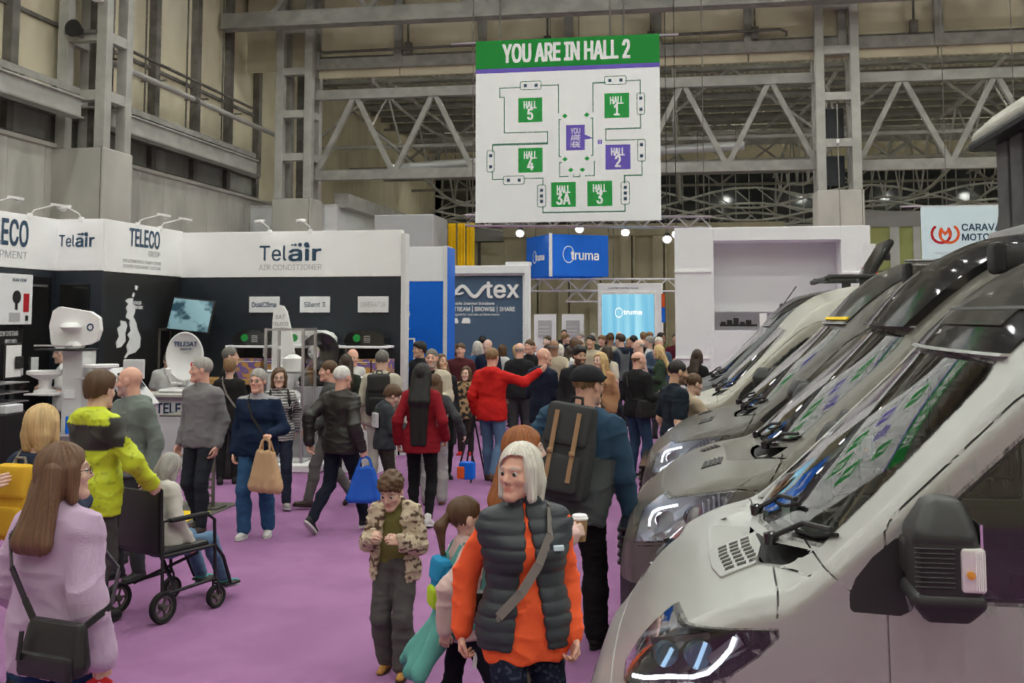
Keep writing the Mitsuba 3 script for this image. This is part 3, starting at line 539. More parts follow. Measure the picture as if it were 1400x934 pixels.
part(t, 'panel', move(extrude(fin, .05, 'xz'), (-6.15, 15.5, 1.36)), 'mat_white', 30); part(t, 'lettering', cat([move(text(a, h, .004, True), (-6.19, 15.449, z)) for a, h, z in (('TELECO', .05, 2.05), ('ACTIV', .05, 1.97), ('SAT', .06, 2.15))]), 'mat_grey'); part(t, 'plinth', box(-6.5, -5.9, 15.3, 15.75, 0, 1.36), 'mat_white_sat')
t = thing('black_dish', 'black round satellite dish with a silver feed horn behind the perspex tower', 'satellite dish')
part(t, 'dish', move(move(lathe([(r*.62, z*.62) for r, z in prof], 40), (0, 0, 0), rx=H90, rz=.45), (-5.55, 15.45, 1.66)), 'mat_black_gloss', 40)
part(t, 'feed_horn', move(move(lathe([(0, -.02), (.05, 0), (.09, .06), (.10, .09), (0, .10)], 20), (0, 0, 0), rx=H90), (-5.54, 15.25, 1.66)), 'mat_chrome', 40); part(t, 'feed_arm', tube([(-5.80, 15.35, 1.28), (-5.55, 15.25, 1.6)], .02, 8), 'mat_alu', 40); part(t, 'base', cbox(-5.8, -5.35, 15.2, 15.65, 1.15, 1.3, .03), 'mat_black'); part(t, 'plinth', box(-5.85, -5.32, 15.15, 15.7, 0, 1.15), 'mat_grey')
for k, (x0, x1, pos) in enumerate(((-7.33, -6.6, 'left of the perspex tower'), (-6.5, -5.56, 'behind the perspex tower'), (-5.47, -4.68, 'at the right end of the navy wall'))):
    s = thing('wall_shelf', f'white shelf on the navy wall {pos}', 'shelf'); part(s, 'board', cbox(x0, x1, 16.0, 16.49, 1.69, 1.73, .005), 'mat_white_sat'); part(s, 'bracket', box(x0 + .1, x0 + .13, 16.1, 16.49, 1.55, 1.69), 'mat_alu'); part(s, 'bracket', box(x1 - .13, x1 - .1, 16.1, 16.49, 1.55, 1.69), 'mat_alu')
    t = thing('air_conditioner', ('dark teal', 'silver white', 'black')[k] + f' rounded air conditioner on the shelf {pos}', 'air conditioner')
    g = Polygon([(x0 + .12, 0), (x1 - .06, 0), (x1 - .06, .1), (x1 - .12, .17), (x1 - .25, .21), (x0 + .3, .21), (x0 + .16, .17), (x0 + .1, .06)]).buffer(.012)
    part(t, 'housing', move(extrude(g, .36, 'xz'), (0, 16.42, 1.745)), ('mat_black_gloss', 'mat_white', 'mat_black_gloss')[k], 25)
    part(t, 'badge', move(extrude(Point(0, 0).buffer(.06, 12), .006, 'xz'), (x0 + .3, 16.06, 1.85)), 'mat_green_tile'); part(t, 'vent', [box(x0 + .42, x0 + .52, 16.052, 16.07, 1.78 + .03*j, 1.795 + .03*j) for j in range(4)], 'mat_alu')
solo('side_stand', [beam((-5.05, 15.8, 1.7), (-4.9, 15.8, 1.3), .04), beam((-5.4, 15.8, 1.7), (-4.98, 15.8, 1.7), .04)], 'mat_white_sat', 'white angled rest standing at the right of the silver air conditioner', 'stand') if False else None
t = thing('back_counter', 'orange wood counter with shelves along the navy Telair wall', 'counter')
part(t, 'top', box(-7.9, -4.6, 15.85, 16.45, 1.12, 1.2), 'mat_wood'); part(t, 'body', box(-7.9, -4.6, 15.95, 16.45, .3, 1.12), 'mat_black'); part(t, 'kick_board', box(-7.9, -4.6, 15.9, 16.45, 0, .3), 'mat_white_sat')
for k, (x, w) in enumerate(((-7.05, .62), (-6.4, .5), (-5.16, .45), (-4.78, .26))):
    t = thing('printed_carton', ('orange and violet printed carton on the wood counter, leftmost', 'printed carton on the wood counter, second from the left', 'printed carton on the wood counter, third from the left', 'printed carton at the right end of the wood counter')[k], 'carton')
    part(t, 'box', cbox(x - w/2, x + w/2, 16.02, 16.4, 1.2, 1.52, .004), 'mat_boxprint'); part(t, 'flap_line', box(x - w/2, x + w/2, 16.015, 16.02, 1.47, 1.48), 'mat_white_sat')
t = thing('white_counter', 'white angled counter in front of the bald man behind the wood counter', 'counter')
part(t, 'body', box(-5.0, -4.35, 14.55, 14.9, 0, 1.27), 'mat_white_sat'); part(t, 'top', cbox(-5.05, -4.3, 14.5, 14.95, 1.27, 1.32, .006), 'mat_white')
t = thing('red_crate', 'bright red plastic crate on a low stand behind the woman in the navy top', 'crate')
part(t, 'body', [box(-6.74, -6.19, 14.3, 14.32, .55, .95), box(-6.74, -6.72, 14.3, 14.7, .55, .95), box(-6.21, -6.19, 14.3, 14.7, .55, .95), box(-6.74, -6.19, 14.68, 14.7, .55, .95), box(-6.74, -6.19, 14.3, 14.7, .55, .57)], 'mat_red'); part(t, 'rim', [box(-6.77, -6.16, 14.27, 14.3, .9, .96)], 'mat_red'); part(t, 'leg_frame', [box(-6.72, -6.68, 14.32, 14.36, 0, .55), box(-6.24, -6.20, 14.32, 14.36, 0, .55), box(-6.72, -6.68, 14.64, 14.68, 0, .55), box(-6.24, -6.20, 14.64, 14.68, 0, .55)], 'mat_black')
# mat with floor sticker and sign leg
solo('floor_mat', cbox(-8.3, -5.25, 9.7, 11.95, .0, .012, .004), 'mat_mat' if False else 'mat_steel_dark', 'dark grey floor mat under the man in the grey jumper', 'mat')
t = thing('floor_sticker', 'blue and yellow printed sheet lying on the dark floor mat', 'sticker')
part(t, 'blue_print', box(-6.35, -5.8, 10.55, 11.35, .012, .016), 'mat_monitor'); part(t, 'yellow_print', box(-5.8, -5.33, 10.55, 11.35, .012, .016), 'mat_yellow'); part(t, 'lettering', box(-5.68, -5.45, 10.7, 10.85, .016, .018), 'mat_ink')
t = thing('folding_stand', 'slim dark metal folding stand leg with slots standing on the mat beside the grey jumper', 'stand')
part(t, 'post', [box(-5.52, -5.50, 11.55, 11.60, .012, 1.05), box(-5.42, -5.40, 11.55, 11.60, .012, 1.05)] + [box(-5.5, -5.42, 11.555, 11.595, .05 + .09*k, .075 + .09*k) for k in range(11)], 'mat_steel_dark'); part(t, 'strut', beam((-5.95, 11.58, .1), (-5.5, 11.58, .6), .025), 'mat_steel'); part(t, 'foot', box(-5.62, -5.3, 11.45, 11.7, .012, .03), 'mat_steel_dark')
part(t, 'shelf', box(-6.0, -5.35, 11.4, 11.8, 1.05, 1.07), 'mat_steel_dark')
# blue stand
t = thing('blue_stand', 'tall blue stand panel with white head and a thin white outline graphic', 'stand wall')
part(t, 'panel', box(-5.5, -4.47, 19, 19.2, 0, 2.83), 'mat_blue'); part(t, 'head', cbox(-5.5, -4.47, 18.99, 19.2, 2.83, 3.47, .005), 'mat_white_sat'); part(t, 'edge_trim', box(-4.47, -4.40, 18.97, 19.4, 0, 3.48), 'mat_pale'); part(t, 'side_face', box(-4.44, -4.39, 19.0, 19.6, 0, 3.46), 'mat_blue')
part(t, 'outline_graphic', [box(-5.5, -5.0, 18.985, 19, 1.76, 1.79), box(-5.03, -5.0, 18.985, 19, 1.3, 1.79), box(-5.5, -5.1, 18.985, 19, 1.95, 1.97)], 'mat_white_sat')
part(t, 'lettering', move(text('3', .3, .006, False), (-5.2, 18.99, 2.15)), 'mat_white_sat')
# dark blue stand with lit border
t = thing('lit_stand', 'slate blue stand wall with glowing white border lettered Avtex', 'stand wall')
mat('mat_slate', (.062, .105, .175), .5, .4)
part(t, 'panel', box(-5.37, -3.62, 23, 23.15, 0, 3.08), 'mat_slate'); part(t, 'frame', [cbox(-5.37, -3.48, 22.85, 23.2, 3.12, 3.30, .01), cbox(-3.57, -3.48, 22.85, 23.2, 0, 3.12, .01), box(-4.0, -3.48, 22.9, 23.3, 3.3, 3.38)], 'mat_white_sat')
part(t, 'light_strip', [box(-5.37, -3.57, 22.93, 22.96, 3.08, 3.12), box(-3.62, -3.57, 22.93, 22.96, .3, 3.12)], 'mat_white', emit=(3.2, 3.4, 3.6), label='glowing white light strip along the border')
AV = LineString([(0, 0), (.10, .03), (.2, .16), (.3, .22), (.38, .16), (.46, .03), (.55, .0), (.63, .06), (.72, .2), (.82, .25)])
xs_ = np.linspace(0, 1, 60); sw = [(-.02, 0.0)] + [(q*.86, .115 - .115*math.cos(q*math.pi*2*1.45)) for q in xs_]
part(t, 'lettering', cat([move(extrude(LineString([(a*.92, b) for a, b in sw]).buffer(.038, 8), .03, 'xz'), (-5.25, 22.99, 2.62)), move(extrude(LineString([(.06, .07), (.2, .055), (.28, .08)]).buffer(.022, 6), .03, 'xz'), (-5.25, 22.99, 2.62)), move(text('tex', .37, .03, True, width=.76, center=False), (-4.47, 22.99, 2.60))]), 'mat_white', label='raised white Avtex wordmark')
part(t, 'small_lettering', cat([move(text(a, h, .006, b, width=w, center=False), (-5.24, 22.995, z)) for a, h, b, w, z in (('Mobile Internet Solutions', .06, True, .98, 2.44), ('STREAM | BROWSE | SHARE', .09, True, 1.44, 2.30), ('Designed for Caravans and Motorhomes', .05, False, 1.1, 2.20))]), 'mat_white', label='white lettering Mobile Internet Solutions STREAM BROWSE SHARE')
part(t, 'vehicle_icon', cat([extrude(Polygon([(0, 0), (.15, 0), (.15, .05), (.12, .1), (0, .1)]).buffer(.01), .006, 'xz'), move(extrude(Polygon([(0, 0), (.18, 0), (.18, .05), (.16, .1), (.03, .1)]).buffer(.01), .006, 'xz'), (.24, 0, 0))]), 'mat_white'); scene[list(scene)[-1]]['to_world'] = T().translate([-5.23, 22.995, 2.04])
# hanging blue box sign on a truss
t = thing('hanging_box_sign', 'blue hanging box sign with white truma lettering on two faces', 'sign')
P1, P2, P3 = A([-5.68, 36.83]), A([-4.58, 35.0]), A([-2.75, 36.1]); P4 = P1 + P3 - P2
for (a, b, w, h) in ((P1, P2, .98, .26), (P2, P3, 1.32, .33)):
    d = norm(b - a); n_ = A([d[1], -d[0]]); L = np.linalg.norm(b - a)
    pv = box(0, L, 0, .05, 3.52, 4.92); part(t, 'face_panel', move(pv, (a[0], a[1], 0), rz=math.atan2(d[1], d[0])), 'mat_blue')
    s = w / 1.32
    lg = cat([move(text('truma', .30*s, .012, True, width=1.05*s, center=False), (.30*s, 0, 0)), move((lambda q: extrude(affinity.scale(ring(.26, .29), .72, 1.0), .012, 'xz'))(0), (.22, 0, .17), s=s) if s == 1 else move(extrude(affinity.scale(ring(.26*s, .29*s), .72, 1.0), .012, 'xz'), (.22*s, 0, .17*s))])
    part(t, 'lettering', move(move(lg, ((L - w)/2 + .02, -.002, 4.08), rz=0), (a[0], a[1], 0), rz=math.atan2(d[1], d[0])), 'mat_white', label='white truma lettering with an oval mark')
part(t, 'corner_post', box(P2[0] - .05, P2[0] + .05, P2[1] - .06, P2[1] + .04, 3.5, 4.95), 'mat_white_sat')
for a, b in ((P3, P4), (P4, P1)):
    d = norm(b - a); part(t, 'face_panel', move(box(0, np.linalg.norm(b - a), 0, .05, 3.52, 4.92), (a[0], a[1], 0), rz=math.atan2(d[1], d[0])), 'mat_blue')
for q in (P1, P2, P3): part(t, 'hanger', tube([(q[0], q[1], 4.9), (q[0], q[1], 12.4)], .012, 6), 'mat_steel_dark')
def numbered_last(n): return [k for k in labels if k.split('__')[0].rstrip('_0123456789') == n and '__' not in k][-1]
def box_truss(name, label, p, q, s, n, m='mat_alu'):
    t = thing(name, label, 'lighting truss'); p, q = A(p, float), A(q, float); d = (q - p); a = norm(np.cross(d, [0, 0, 1.])); up = A([0, 0, 1.])
    cs = [(-a*s/2 + up*s/2), (a*s/2 + up*s/2), (-a*s/2 - up*s/2), (a*s/2 - up*s/2)]
    for c_ in cs: part(t, 'chord', tube([p + c_, q + c_], .025, 8), m, 40)
    for k in range(n):
        e, f_ = p + d*k/n, p + d*(k + 1)/n
        i, j = (0, 2) if k % 2 else (2, 0); part(t, 'lacing', tube([e + cs[i], f_ + cs[j]], .014, 6), m, True); part(t, 'lacing', tube([e + cs[i + 1], f_ + cs[j + 1]], .014, 6), m, True)
        i, j = (0, 1) if k % 2 else (1, 0); part(t, 'lacing', tube([e + cs[i], f_ + cs[j]], .014, 6), m, True)
    return t
box_truss('lighting_truss', 'pale lattice lighting truss behind the lower edge of the blue truma sign', (-5.6, 37.2, 3.28), (.5, 37.2, 3.25), .42, 14, 'mat_white_sat'); [part(numbered_last('lighting_truss'), 'hanger', tube([(x, 37.2, 3.4), (x, 37.2, 12.5)], .012, 6), 'mat_steel_dark') for x in (-5.4, .3)]
box_truss('lighting_truss', 'lower lattice truss joining the white screen booth left of its top', (-4.4, 37.9, 2.9), (-2.6, 37.9, 2.9), .4, 5, 'mat_white_sat'); [part(numbered_last('lighting_truss'), 'hanger', tube([(x, 37.9, 3.0), (x, 37.9, 12.5)], .012, 6), 'mat_steel_dark') for x in (-4.3, -2.7)]
tt = box_truss('lighting_truss', 'lattice lighting truss running behind the bottom edge of the big banner', (-6.4, 30, 4.95), (.6, 30, 4.80), .3, 22, 'mat_alu')
[part(tt, 'hanger', tube([(x, 30, 4.9), (x, 30, 14.6)], .012, 6), 'mat_steel_dark') for x in (-6.2, .4)]
for k, (x, y, z) in enumerate(((-5.72, 35.6, 4.98), (-3.62, 35.0, 5.05), (-2.1, 35.0, 4.92), (-.72, 34.2, 4.62), (-.42, 33.4, 4.72))):
    t = thing('stage_spotlight', f'glowing white stage spotlight, number {("one", "two", "three", "four", "five")[k]} from the left along the truss by the truma sign', 'spotlight')
    part(t, 'can', move(lathe([(0, .3), (.08, .3), (.13, .05), (.15, 0), (.13, .0)], 20), (x, y, z), rx=-.9), 'mat_black', 40); d_ = A([0, -math.sin(.9), -math.cos(.9)])
    part(t, 'lens', move((lambda q: (q[0], q[1][:, ::-1]))(lathe([(.15, .01), (.001, .01)], 20)), (x, y, z), rx=-.9), 'mat_white', emit=(70, 68, 62)); part(t, 'yoke', tube([(x, y + .1, z + .1), (x, y + .1, 5.4), (x, y + .1, 14.65 if y < 34.8 else 12.5)], .012, 6), 'mat_black')
# booth with a screen
t = thing('screen_booth', 'white booth with a large cyan curtain picture on its screen', 'booth')
part(t, 'body', cbox(-2.76, -.86, 32.0, 33.4, 0, 3.17, .01), 'mat_white_sat'); part(t, 'screen_frame', box(-2.68, -1.02, 31.97, 32.0, .7, 2.92), 'mat_white')
scene['mat_curtain_print'] = {'type': 'diffuse', 'reflectance': rgb(.05, .05, .05)}
part(t, 'screen_casing', box(-2.64, -1.08, 31.955, 31.97, .8, 2.84), 'mat_black')
k = part(t, 'screen', (A([[-2.64, 31.95, .8], [-1.08, 31.95, .8], [-1.08, 31.95, 2.84], [-2.64, 31.95, 2.84]]), A([[0, 1, 2], [0, 2, 3]])), 'mat_curtain_print', uv=A([[0, 0], [1, 0], [1, 1], [0, 1.]]), label='bright cyan screen showing a curtain')
scene[k]['emitter'] = {'type': 'area', 'radiance': mikit.proc(lambda p, n, uv: mikit.mix((.10, .46, .72), (.45, .86, .98), mikit.fbm(p.x*7.0, 3.0, p.z*.12, octaves=4)*1.6 - .3))}
part(t, 'lettering', cat([move(text('truma', .13, .008, True, width=.55), (-1.72, 31.948, 2.24)), move(extrude(affinity.scale(ring(.13, .15), .75, 1), .008, 'xz'), (-2.13, 31.948, 2.29))]), 'mat_white', emit=(1.2, 1.25, 1.3)); part(t, 'small_lettering', move(text('Comfort on the move', .06, .004, False, width=.9), (-2.0, 31.99, 3.0)), 'mat_blue_dark')
part(t, 'side_flag', [box(-.86, -.76, 32.0, 32.02, 2.45, 2.85), ], 'mat_orange'); part(t, 'side_flag', box(-.86, -.76, 32.0, 32.02, 2.0, 2.45), 'mat_blue')
for k, x in enumerate((-5.0, -4.1)):
    t = thing('info_panel', f'white framed information panel far behind the crowd, {("left", "right")[k]} of two', 'sign'); part(t, 'frame', box(x, x + .7, 34, 34.2, 0, 2.25), 'mat_white_sat'); part(t, 'picture', box(x + .14, x + .58, 33.98, 34, 1.5, 2.05), 'mat_grey')
    part(t, 'lettering', [box(x + .16, x + .5, 33.97, 33.98, z, z + .03) for z in (1.6, 1.7, 1.82)], 'mat_pale')
# big white portal stand
t = thing('white_portal_stand', 'large white portal-shaped stand with a recessed pale lilac panel and light strips', 'stand wall')
part(t, 'pillar', cbox(-.32, .47, 22, 23.6, 0, 4.0, .01), 'mat_white_sat'); part(t, 'pillar', cbox(2.98, 3.55, 22, 23.6, 0, 4.0, .01), 'mat_white_sat'); part(t, 'lintel', cbox(.47, 2.98, 22, 23.6, 3.72, 4.0, .01), 'mat_white_sat')
part(t, 'recessed_panel', box(.47, 2.98, 22.75, 22.9, 2.28, 3.72), 'mat_white_sat'); part(t, 'inner_wall', box(.47, 2.98, 23.4, 23.6, 0, 2.28), 'mat_white_sat'); part(t, 'low_wall', box(.3, 1.45, 22.0, 22.3, 0, 1.9), 'mat_white_sat')
for (x0, x1, z) in ((-.33, .42, 3.1), (-.33, .35, 1.34), (2.99, 3.4, 3.05)): part(t, 'light_strip', box(x0, x1, 21.97, 22.0, z - .018, z + .018), 'mat_white', emit=(5, 5, 5.2))
solo('shelf_goods', [box(.62 + .13*k, .72 + .13*k, 22.7, 22.9, 2.02, 2.02 + .05 + .04*((k*7) % 3)) for k in range(5)] + [box(.6, 1.35, 22.6, 23.0, 1.98, 2.02)], 'mat_black', 'row of dark goods on a high shelf inside the white portal stand', 'shelf')
t = thing('small_screen', 'small dark screen on the inner wall of the white portal stand', 'screen'); part(t, 'casing', box(.85, 1.15, 22.9, 22.95, 1.7, 1.88), 'mat_black'); part(t, 'stripe', box(.88, 1.0, 22.895, 22.9, 1.78, 1.84), 'mat_crimson'); part(t, 'arm', box(.95, 1.05, 22.95, 23.39, 1.75, 1.8), 'mat_black')
t = thing('picture_panel', 'blue and yellow landscape poster low on the inner wall of the white portal stand', 'poster'); part(t, 'sky_print', box(1.95, 2.4, 23.36, 23.4, 2.0, 2.2), 'mat_monitor'); part(t, 'ground_print', box(1.95, 2.4, 23.36, 23.4, 1.85, 2.0), 'mat_yellow')
solo('white_pillar', box(1.36, 1.5, 21.9, 22.0, 0, 2.25), 'mat_white', 'slim bright white upright at the inner corner of the white portal stand', 'post')
# hanging sign at the right
t = thing('hanging_sign', 'pale blue hanging sign with a red and orange ring mark reading CARAVAN MOTORHOME', 'sign')
mat('mat_ice', (.56, .68, .74), .7, .25)
part(t, 'sheet', cbox(5.14, 7.6, 25, 25.04, 3.42, 4.65, .004), 'mat_ice'); part(t, 'top_bar', tube([(4.7, 25.02, 4.66), (7.8, 25.02, 4.66)], .02, 8), 'mat_alu', True)
def arc(cx, cz, r, a0, a1, n=24): return [(cx + r*math.cos(math.radians(a)), cz + r*math.sin(math.radians(a))) for a in np.linspace(a0, a1, n)]
part(t, 'ring_mark', extrude(LineString(arc(5.56, 4.03, .2, 130, 395)).buffer(.028), .006, 'xz'), 'mat_crimson'); part(t, 'ring_mark', extrude(LineString(arc(5.73, 4.03, .2, 50, -215)).buffer(.028), .006, 'xz'), 'mat_orange')
part(t, 'ring_mark', extrude(LineString([(5.54, 3.98), (5.57, 4.13), (5.645, 4.02), (5.72, 4.13), (5.75, 3.98)]).buffer(.025), .008, 'xz'), 'mat_orange')
for k in list(scene)[-3:]: scene[k]['to_world'] = T().translate([0, 25, 0])
part(t, 'lettering', cat([move(text(a, .145, .006, True, width=w, center=False), (6.0, 24.998, z)) for a, w, z in (('CARAVAN', .98, 4.10), ('MOTORHOME', 1.28, 3.88))]), 'mat_ink', label='dark lettering CARAVAN MOTORHOME')
part(t, 'small_lettering', move(text('Helping you find adventure', .05, .004, False, width=1.3, center=False), (5.4, 24.998, 3.58)), 'mat_grey')
[part(t, 'hanger', tube([(x, 25.02, 4.6), (x, 25.02, 14.6)], .01, 6), 'mat_steel_dark') for x in (5.7, 7.2)]
t = thing('flag_pillar', 'white square pillar with red and teal bands behind the vans', 'pillar')
part(t, 'shaft', box(3.1, 3.32, 20, 20.2, 0, 3.5), 'mat_white_sat'); part(t, 'red_band', box(3.09, 3.33, 19.99, 20.21, 2.92, 3.08), 'mat_red'); part(t, 'teal_band', box(3.09, 3.33, 19.99, 20.21, 2.78, 2.92), 'mat_teal')
solo('black_fixture', [tube([(3.34, 20.1, 3.35), (3.55, 20.1, 3.4)], .02, 8), move(lathe([(0, 0), (.05, 0), (.06, .1), (.03, .16), (0, .16)], 16), (3.52, 20.05, 3.2)), box(3.32, 3.36, 20.05, 20.15, 3.3, 3.4)], 'mat_black', 'small black lamp bracket on the white pillar with red and teal bands', 'lamp bracket')
mat('mat_lime', mottled((.46, .50, .20), (.56, .58, .26), .6, 3), .7, .3)
t = thing('lime_wall', 'pale yellow green panelled wall far right behind the hanging sign', 'wall'); part(t, 'backing', box(6, 19, 50, 50.2, 0, 6.2), 'mat_lime')
for x in np.arange(6, 19, 1.6):
    part(t, 'joint_post', box(x - .04, x + .04, 49.94, 50, 0, 6.2), 'mat_steel'); 
for z in (2.2, 4.2): part(t, 'joint_rail', box(6, 19, 49.95, 50, z - .03, z + .03), 'mat_steel')
part(t, 'header', box(5.6, 19, 49.8, 50.2, 6.2, 6.9), 'mat_grey'); part(t, 'door_frame', [box(8.9, 9.3, 49.85, 50, 0, 6.2), box(9.9, 10.2, 49.85, 50, 0, 6.2), box(9.3, 9.9, 49.85, 50, 4.0, 4.2)], 'mat_white_sat')
# ---------------------------------------------------------------- the row of camper vans
from scipy.interpolate import PchipInterpolator as Pch
def tab(*p): p = A(p, float); return Pch(p[:, 0], p[:, 1])
SHAPES_ = {
 'rounded': dict(L=5.6, z=tab((0,.60),(.03,.70),(.07,.79),(.12,.84),(.17,.905),(.25,1.03),(.34,1.125),(.46,1.21),(.58,1.272),(.66,1.305),(.73,1.34),(.80,1.39),(.95,1.53),(1.2,1.78),(1.45,2.03),(1.6,2.2),(1.75,2.335),(1.95,2.45),(2.3,2.54),(2.8,2.59),(5.2,2.59),(5.6,2.52)),
   W=tab((0,.47),(.03,.60),(.07,.70),(.15,.81),(.25,.885),(.4,.945),(.6,.985),(.9,1.015),(1.3,1.025),(5.4,1.02),(5.6,.97)), zb=tab((0,.42),(.05,.33),(.15,.27),(.5,.25),(5.6,.28)),
   c=tab((0,.02),(.1,.03),(.3,.03),(.6,.04),(.8,.07),(1.4,.085),(1.9,.09),(2.6,.06),(5.6,.06)), r=tab((0,.06),(.15,.07),(.35,.08),(.6,.08),(.8,.08),(1.3,.10),(1.8,.2),(2.4,.26),(5.6,.26)),
   base=.72, top=2.03, topx=1.45, zw=1.36),
 'upright': dict(L=5.8, z=tab((0,.68),(.015,.80),(.04,.90),(.08,.965),(.14,1.02),(.25,1.11),(.44,1.225),(.66,1.305),(.84,1.355),(.92,1.40),(1.05,1.52),(1.3,1.76),(1.66,2.10),(1.8,2.26),(1.95,2.42),(2.15,2.57),(2.4,2.67),(2.8,2.71),(5.4,2.71),(5.8,2.62)),
   W=tab((0,.62),(.03,.74),(.08,.83),(.15,.88),(.3,.935),(.6,.985),(.9,1.01),(1.3,1.025),(5.6,1.02),(5.8,.98)), zb=tab((0,.38),(.05,.30),(.15,.26),(.5,.25),(5.8,.28)),
   c=tab((0,.02),(.1,.03),(.3,.03),(.6,.04),(.9,.06),(1.6,.08),(2.0,.10),(2.7,.06),(5.8,.06)), r=tab((0,.05),(.15,.08),(.35,.10),(.6,.09),(.9,.08),(1.3,.10),(1.8,.2),(2.4,.26),(5.8,.26)),
   base=.88, top=2.10, topx=1.66, zw=1.40)}
def loft(S, d=0.0, x0=0.0, x1=None, zb=None, dens=1.0):
    x1 = (x1 or S['L']) - d; x0 = x0 + d
    xs = np.unique(np.concatenate([x0 + np.linspace(0, 1, int(16*dens))**1.6 * .3, np.arange(x0 + .3, 3.0, .03/dens), np.linspace(3.0, x1, 10)])); xs = xs[(xs >= x0) & (xs <= x1)]
    rows = []
    for x in xs:
        xe = max(x - d, 0); W = float(S['W'](xe)) - d; zt = float(S['z'](xe)) - d*(1.35 if x < 2.0 else 1); b = (float(S['zb'](xe)) + d) if zb is None else zb
        c_, r = float(S['c'](xe)), max(float(S['r'](xe)) - d*.5, .02); b = min(b, zt - .08)
        r = min(r, (zt - b - c_)*.45)
        yC = W - r; yE = yC
        for _ in range(3): th = math.pi/2 - math.atan(2*c_/yE); yE = yC + r*math.cos(th)
        zC = zt - c_ - r*math.sin(th)
        y = [*np.linspace(0, W - .05, 5), *([W]*14), *(yC + r*np.cos(np.linspace(0, th, 10)[1:])), *(np.linspace(yE, 0, 16)[1:])]
        z = [*([b]*5), *np.linspace(b + .04, zC, 14), *(zC + r*np.sin(np.linspace(0, th, 10)[1:])), *(zt - c_*(np.linspace(yE, 0, 16)[1:]/yE)**2)]
        y, z = A(y), A(z); y = y*(1 - .075*np.clip((z - 1.05)/1.5, 0, 1)**1.25) + .012*np.sin(np.clip((z - .5)/.75, 0, 1)*math.pi)*(y > W*.9)*min(1, x/.6)
        rows.append(np.stack([np.full(len(y)*2 - 2, x), np.concatenate([y, -y[-2:0:-1]]), np.concatenate([z, z[-2:0:-1]])], 1))
    n = len(rows[0]); v = np.vstack(rows); f = []
    i = np.arange(n); j = (i + 1) % n
    for k in range(len(rows) - 1):
        a, b_ = k*n, (k + 1)*n
        f += [np.stack([a + i, b_ + i, b_ + j], 1), np.stack([a + i, b_ + j, a + j], 1)]
    m = len(v); v = np.vstack([v, rows[0].mean(0), rows[-1].mean(0)])
    f += [np.stack([np.full(n, m), i, j], 1), np.stack([np.full(n, m + 1), (len(rows) - 1)*n + j, (len(rows) - 1)*n + i], 1)]
    M = to_man((v, np.vstack(f)))
    return M if M.volume() > 0 else to_man((v, np.vstack(f)[:, ::-1]))
def prism(poly, axis, a, b):
    """Manifold prism of a polygon given in side view (axis 'y': coordinates x, z) or front view (axis 'x': coordinates y, z)"""
    poly = poly if isinstance(poly, Polygon) else Polygon(poly)
    m = Manifold.extrude(CrossSection([np.asarray(poly.exterior.coords)[:-1][:: 1 if poly.exterior.is_ccw else -1]]), b - a)
    q = m.to_mesh(); v = A(q.vert_properties[:, :3], float); f = A(q.tri_verts)
    v = np.stack([v[:, 0], -(v[:, 2] + a) if False else v[:, 2] + a, v[:, 1]], 1) if axis == 'y' else np.stack([v[:, 2] + a, v[:, 0], v[:, 1]], 1)
    return to_man((v, f[:, ::-1] if axis == 'y' else f))
def skin(M, O_id):
    """the faces of a boolean result that come from the outer loft: an open sheet of the outer surface"""
    q = M.to_mesh(); keep = np.zeros(len(q.tri_verts), bool); ri, ro = list(q.run_index), list(q.run_original_id)
    for k, o in enumerate(ro):
        if o == O_id: keep[ri[k]//3: ri[k+1]//3] = True
    v, f = A(q.vert_properties[:, :3], float), A(q.tri_verts)[keep]
    u, inv = np.unique(f, return_inverse=True); return (v[u], inv.reshape(-1, 3))
def grow(line, w): return LineString(line).buffer(w, 3, cap_style=2)
def rbox(x0, x1, y0, y1, z0, z1, r, n=2):
    """rounded box as a Manifold hull"""
    pts = []
    an = np.linspace(0, H90, n + 1)
    o = A([[math.cos(a)*math.cos(b), math.sin(a)*math.cos(b), math.sin(b)] for a in an for b in an])*r
    for sx, cx in ((-1, x0 + r), (1, x1 - r)):
        for sy, cy in ((-1, y0 + r), (1, y1 - r)):
            for sz, cz in ((-1, z0 + r), (1, z1 - r)): pts.append(A([cx, cy, cz]) + o*A([sx, sy, sz]))
    return Manifold.hull_points(np.vstack(pts))
scene['mat_screen_glass'] = {'type': 'thindielectric', 'int_ior': 1.52, 'specular_transmittance': rgb(.62, .70, .66)}
scene['mat_side_glass'] = {'type': 'thindielectric', 'int_ior': 1.52, 'specular_transmittance': rgb(.40, .45, .43)}
scene['mat_lamp_cover'] = {'type': 'thindielectric', 'int_ior': 1.5}
mat('mat_seat', (.045, .045, .05), .85, .2); mat('mat_trim_pale', (.30, .32, .30), .7, .2)
mat('mat_smoke', (.035, .035, .033), .10, .5, clearcoat=1.0, clearcoat_gloss=.97); mat('mat_reflector', (.62, .64, .68), .28, .5, .85); mat('mat_lens_cool', (.10, .16, .22), .05, .6, .6)
mat('mat_amber', (.7, .3, .04), .2, .5); mat('mat_indicator', (.75, .74, .72), .15, .6, .3)
def flake(name, c, rough=.34, metal=.55): mat(name, c, rough, .5, metal, clearcoat=1.0, clearcoat_gloss=.96)
flake('mat_paint_silver', (.355, .355, .342), .34, .3); flake('mat_paint_taupe', (.155, .145, .125), .30, .5); flake('mat_paint_brown', (.115, .108, .096), .30, .5); flake('mat_paint_sand', (.40, .385, .335), .34, .3); flake('mat_paint_slate', (.09, .094, .10), .3, .4)
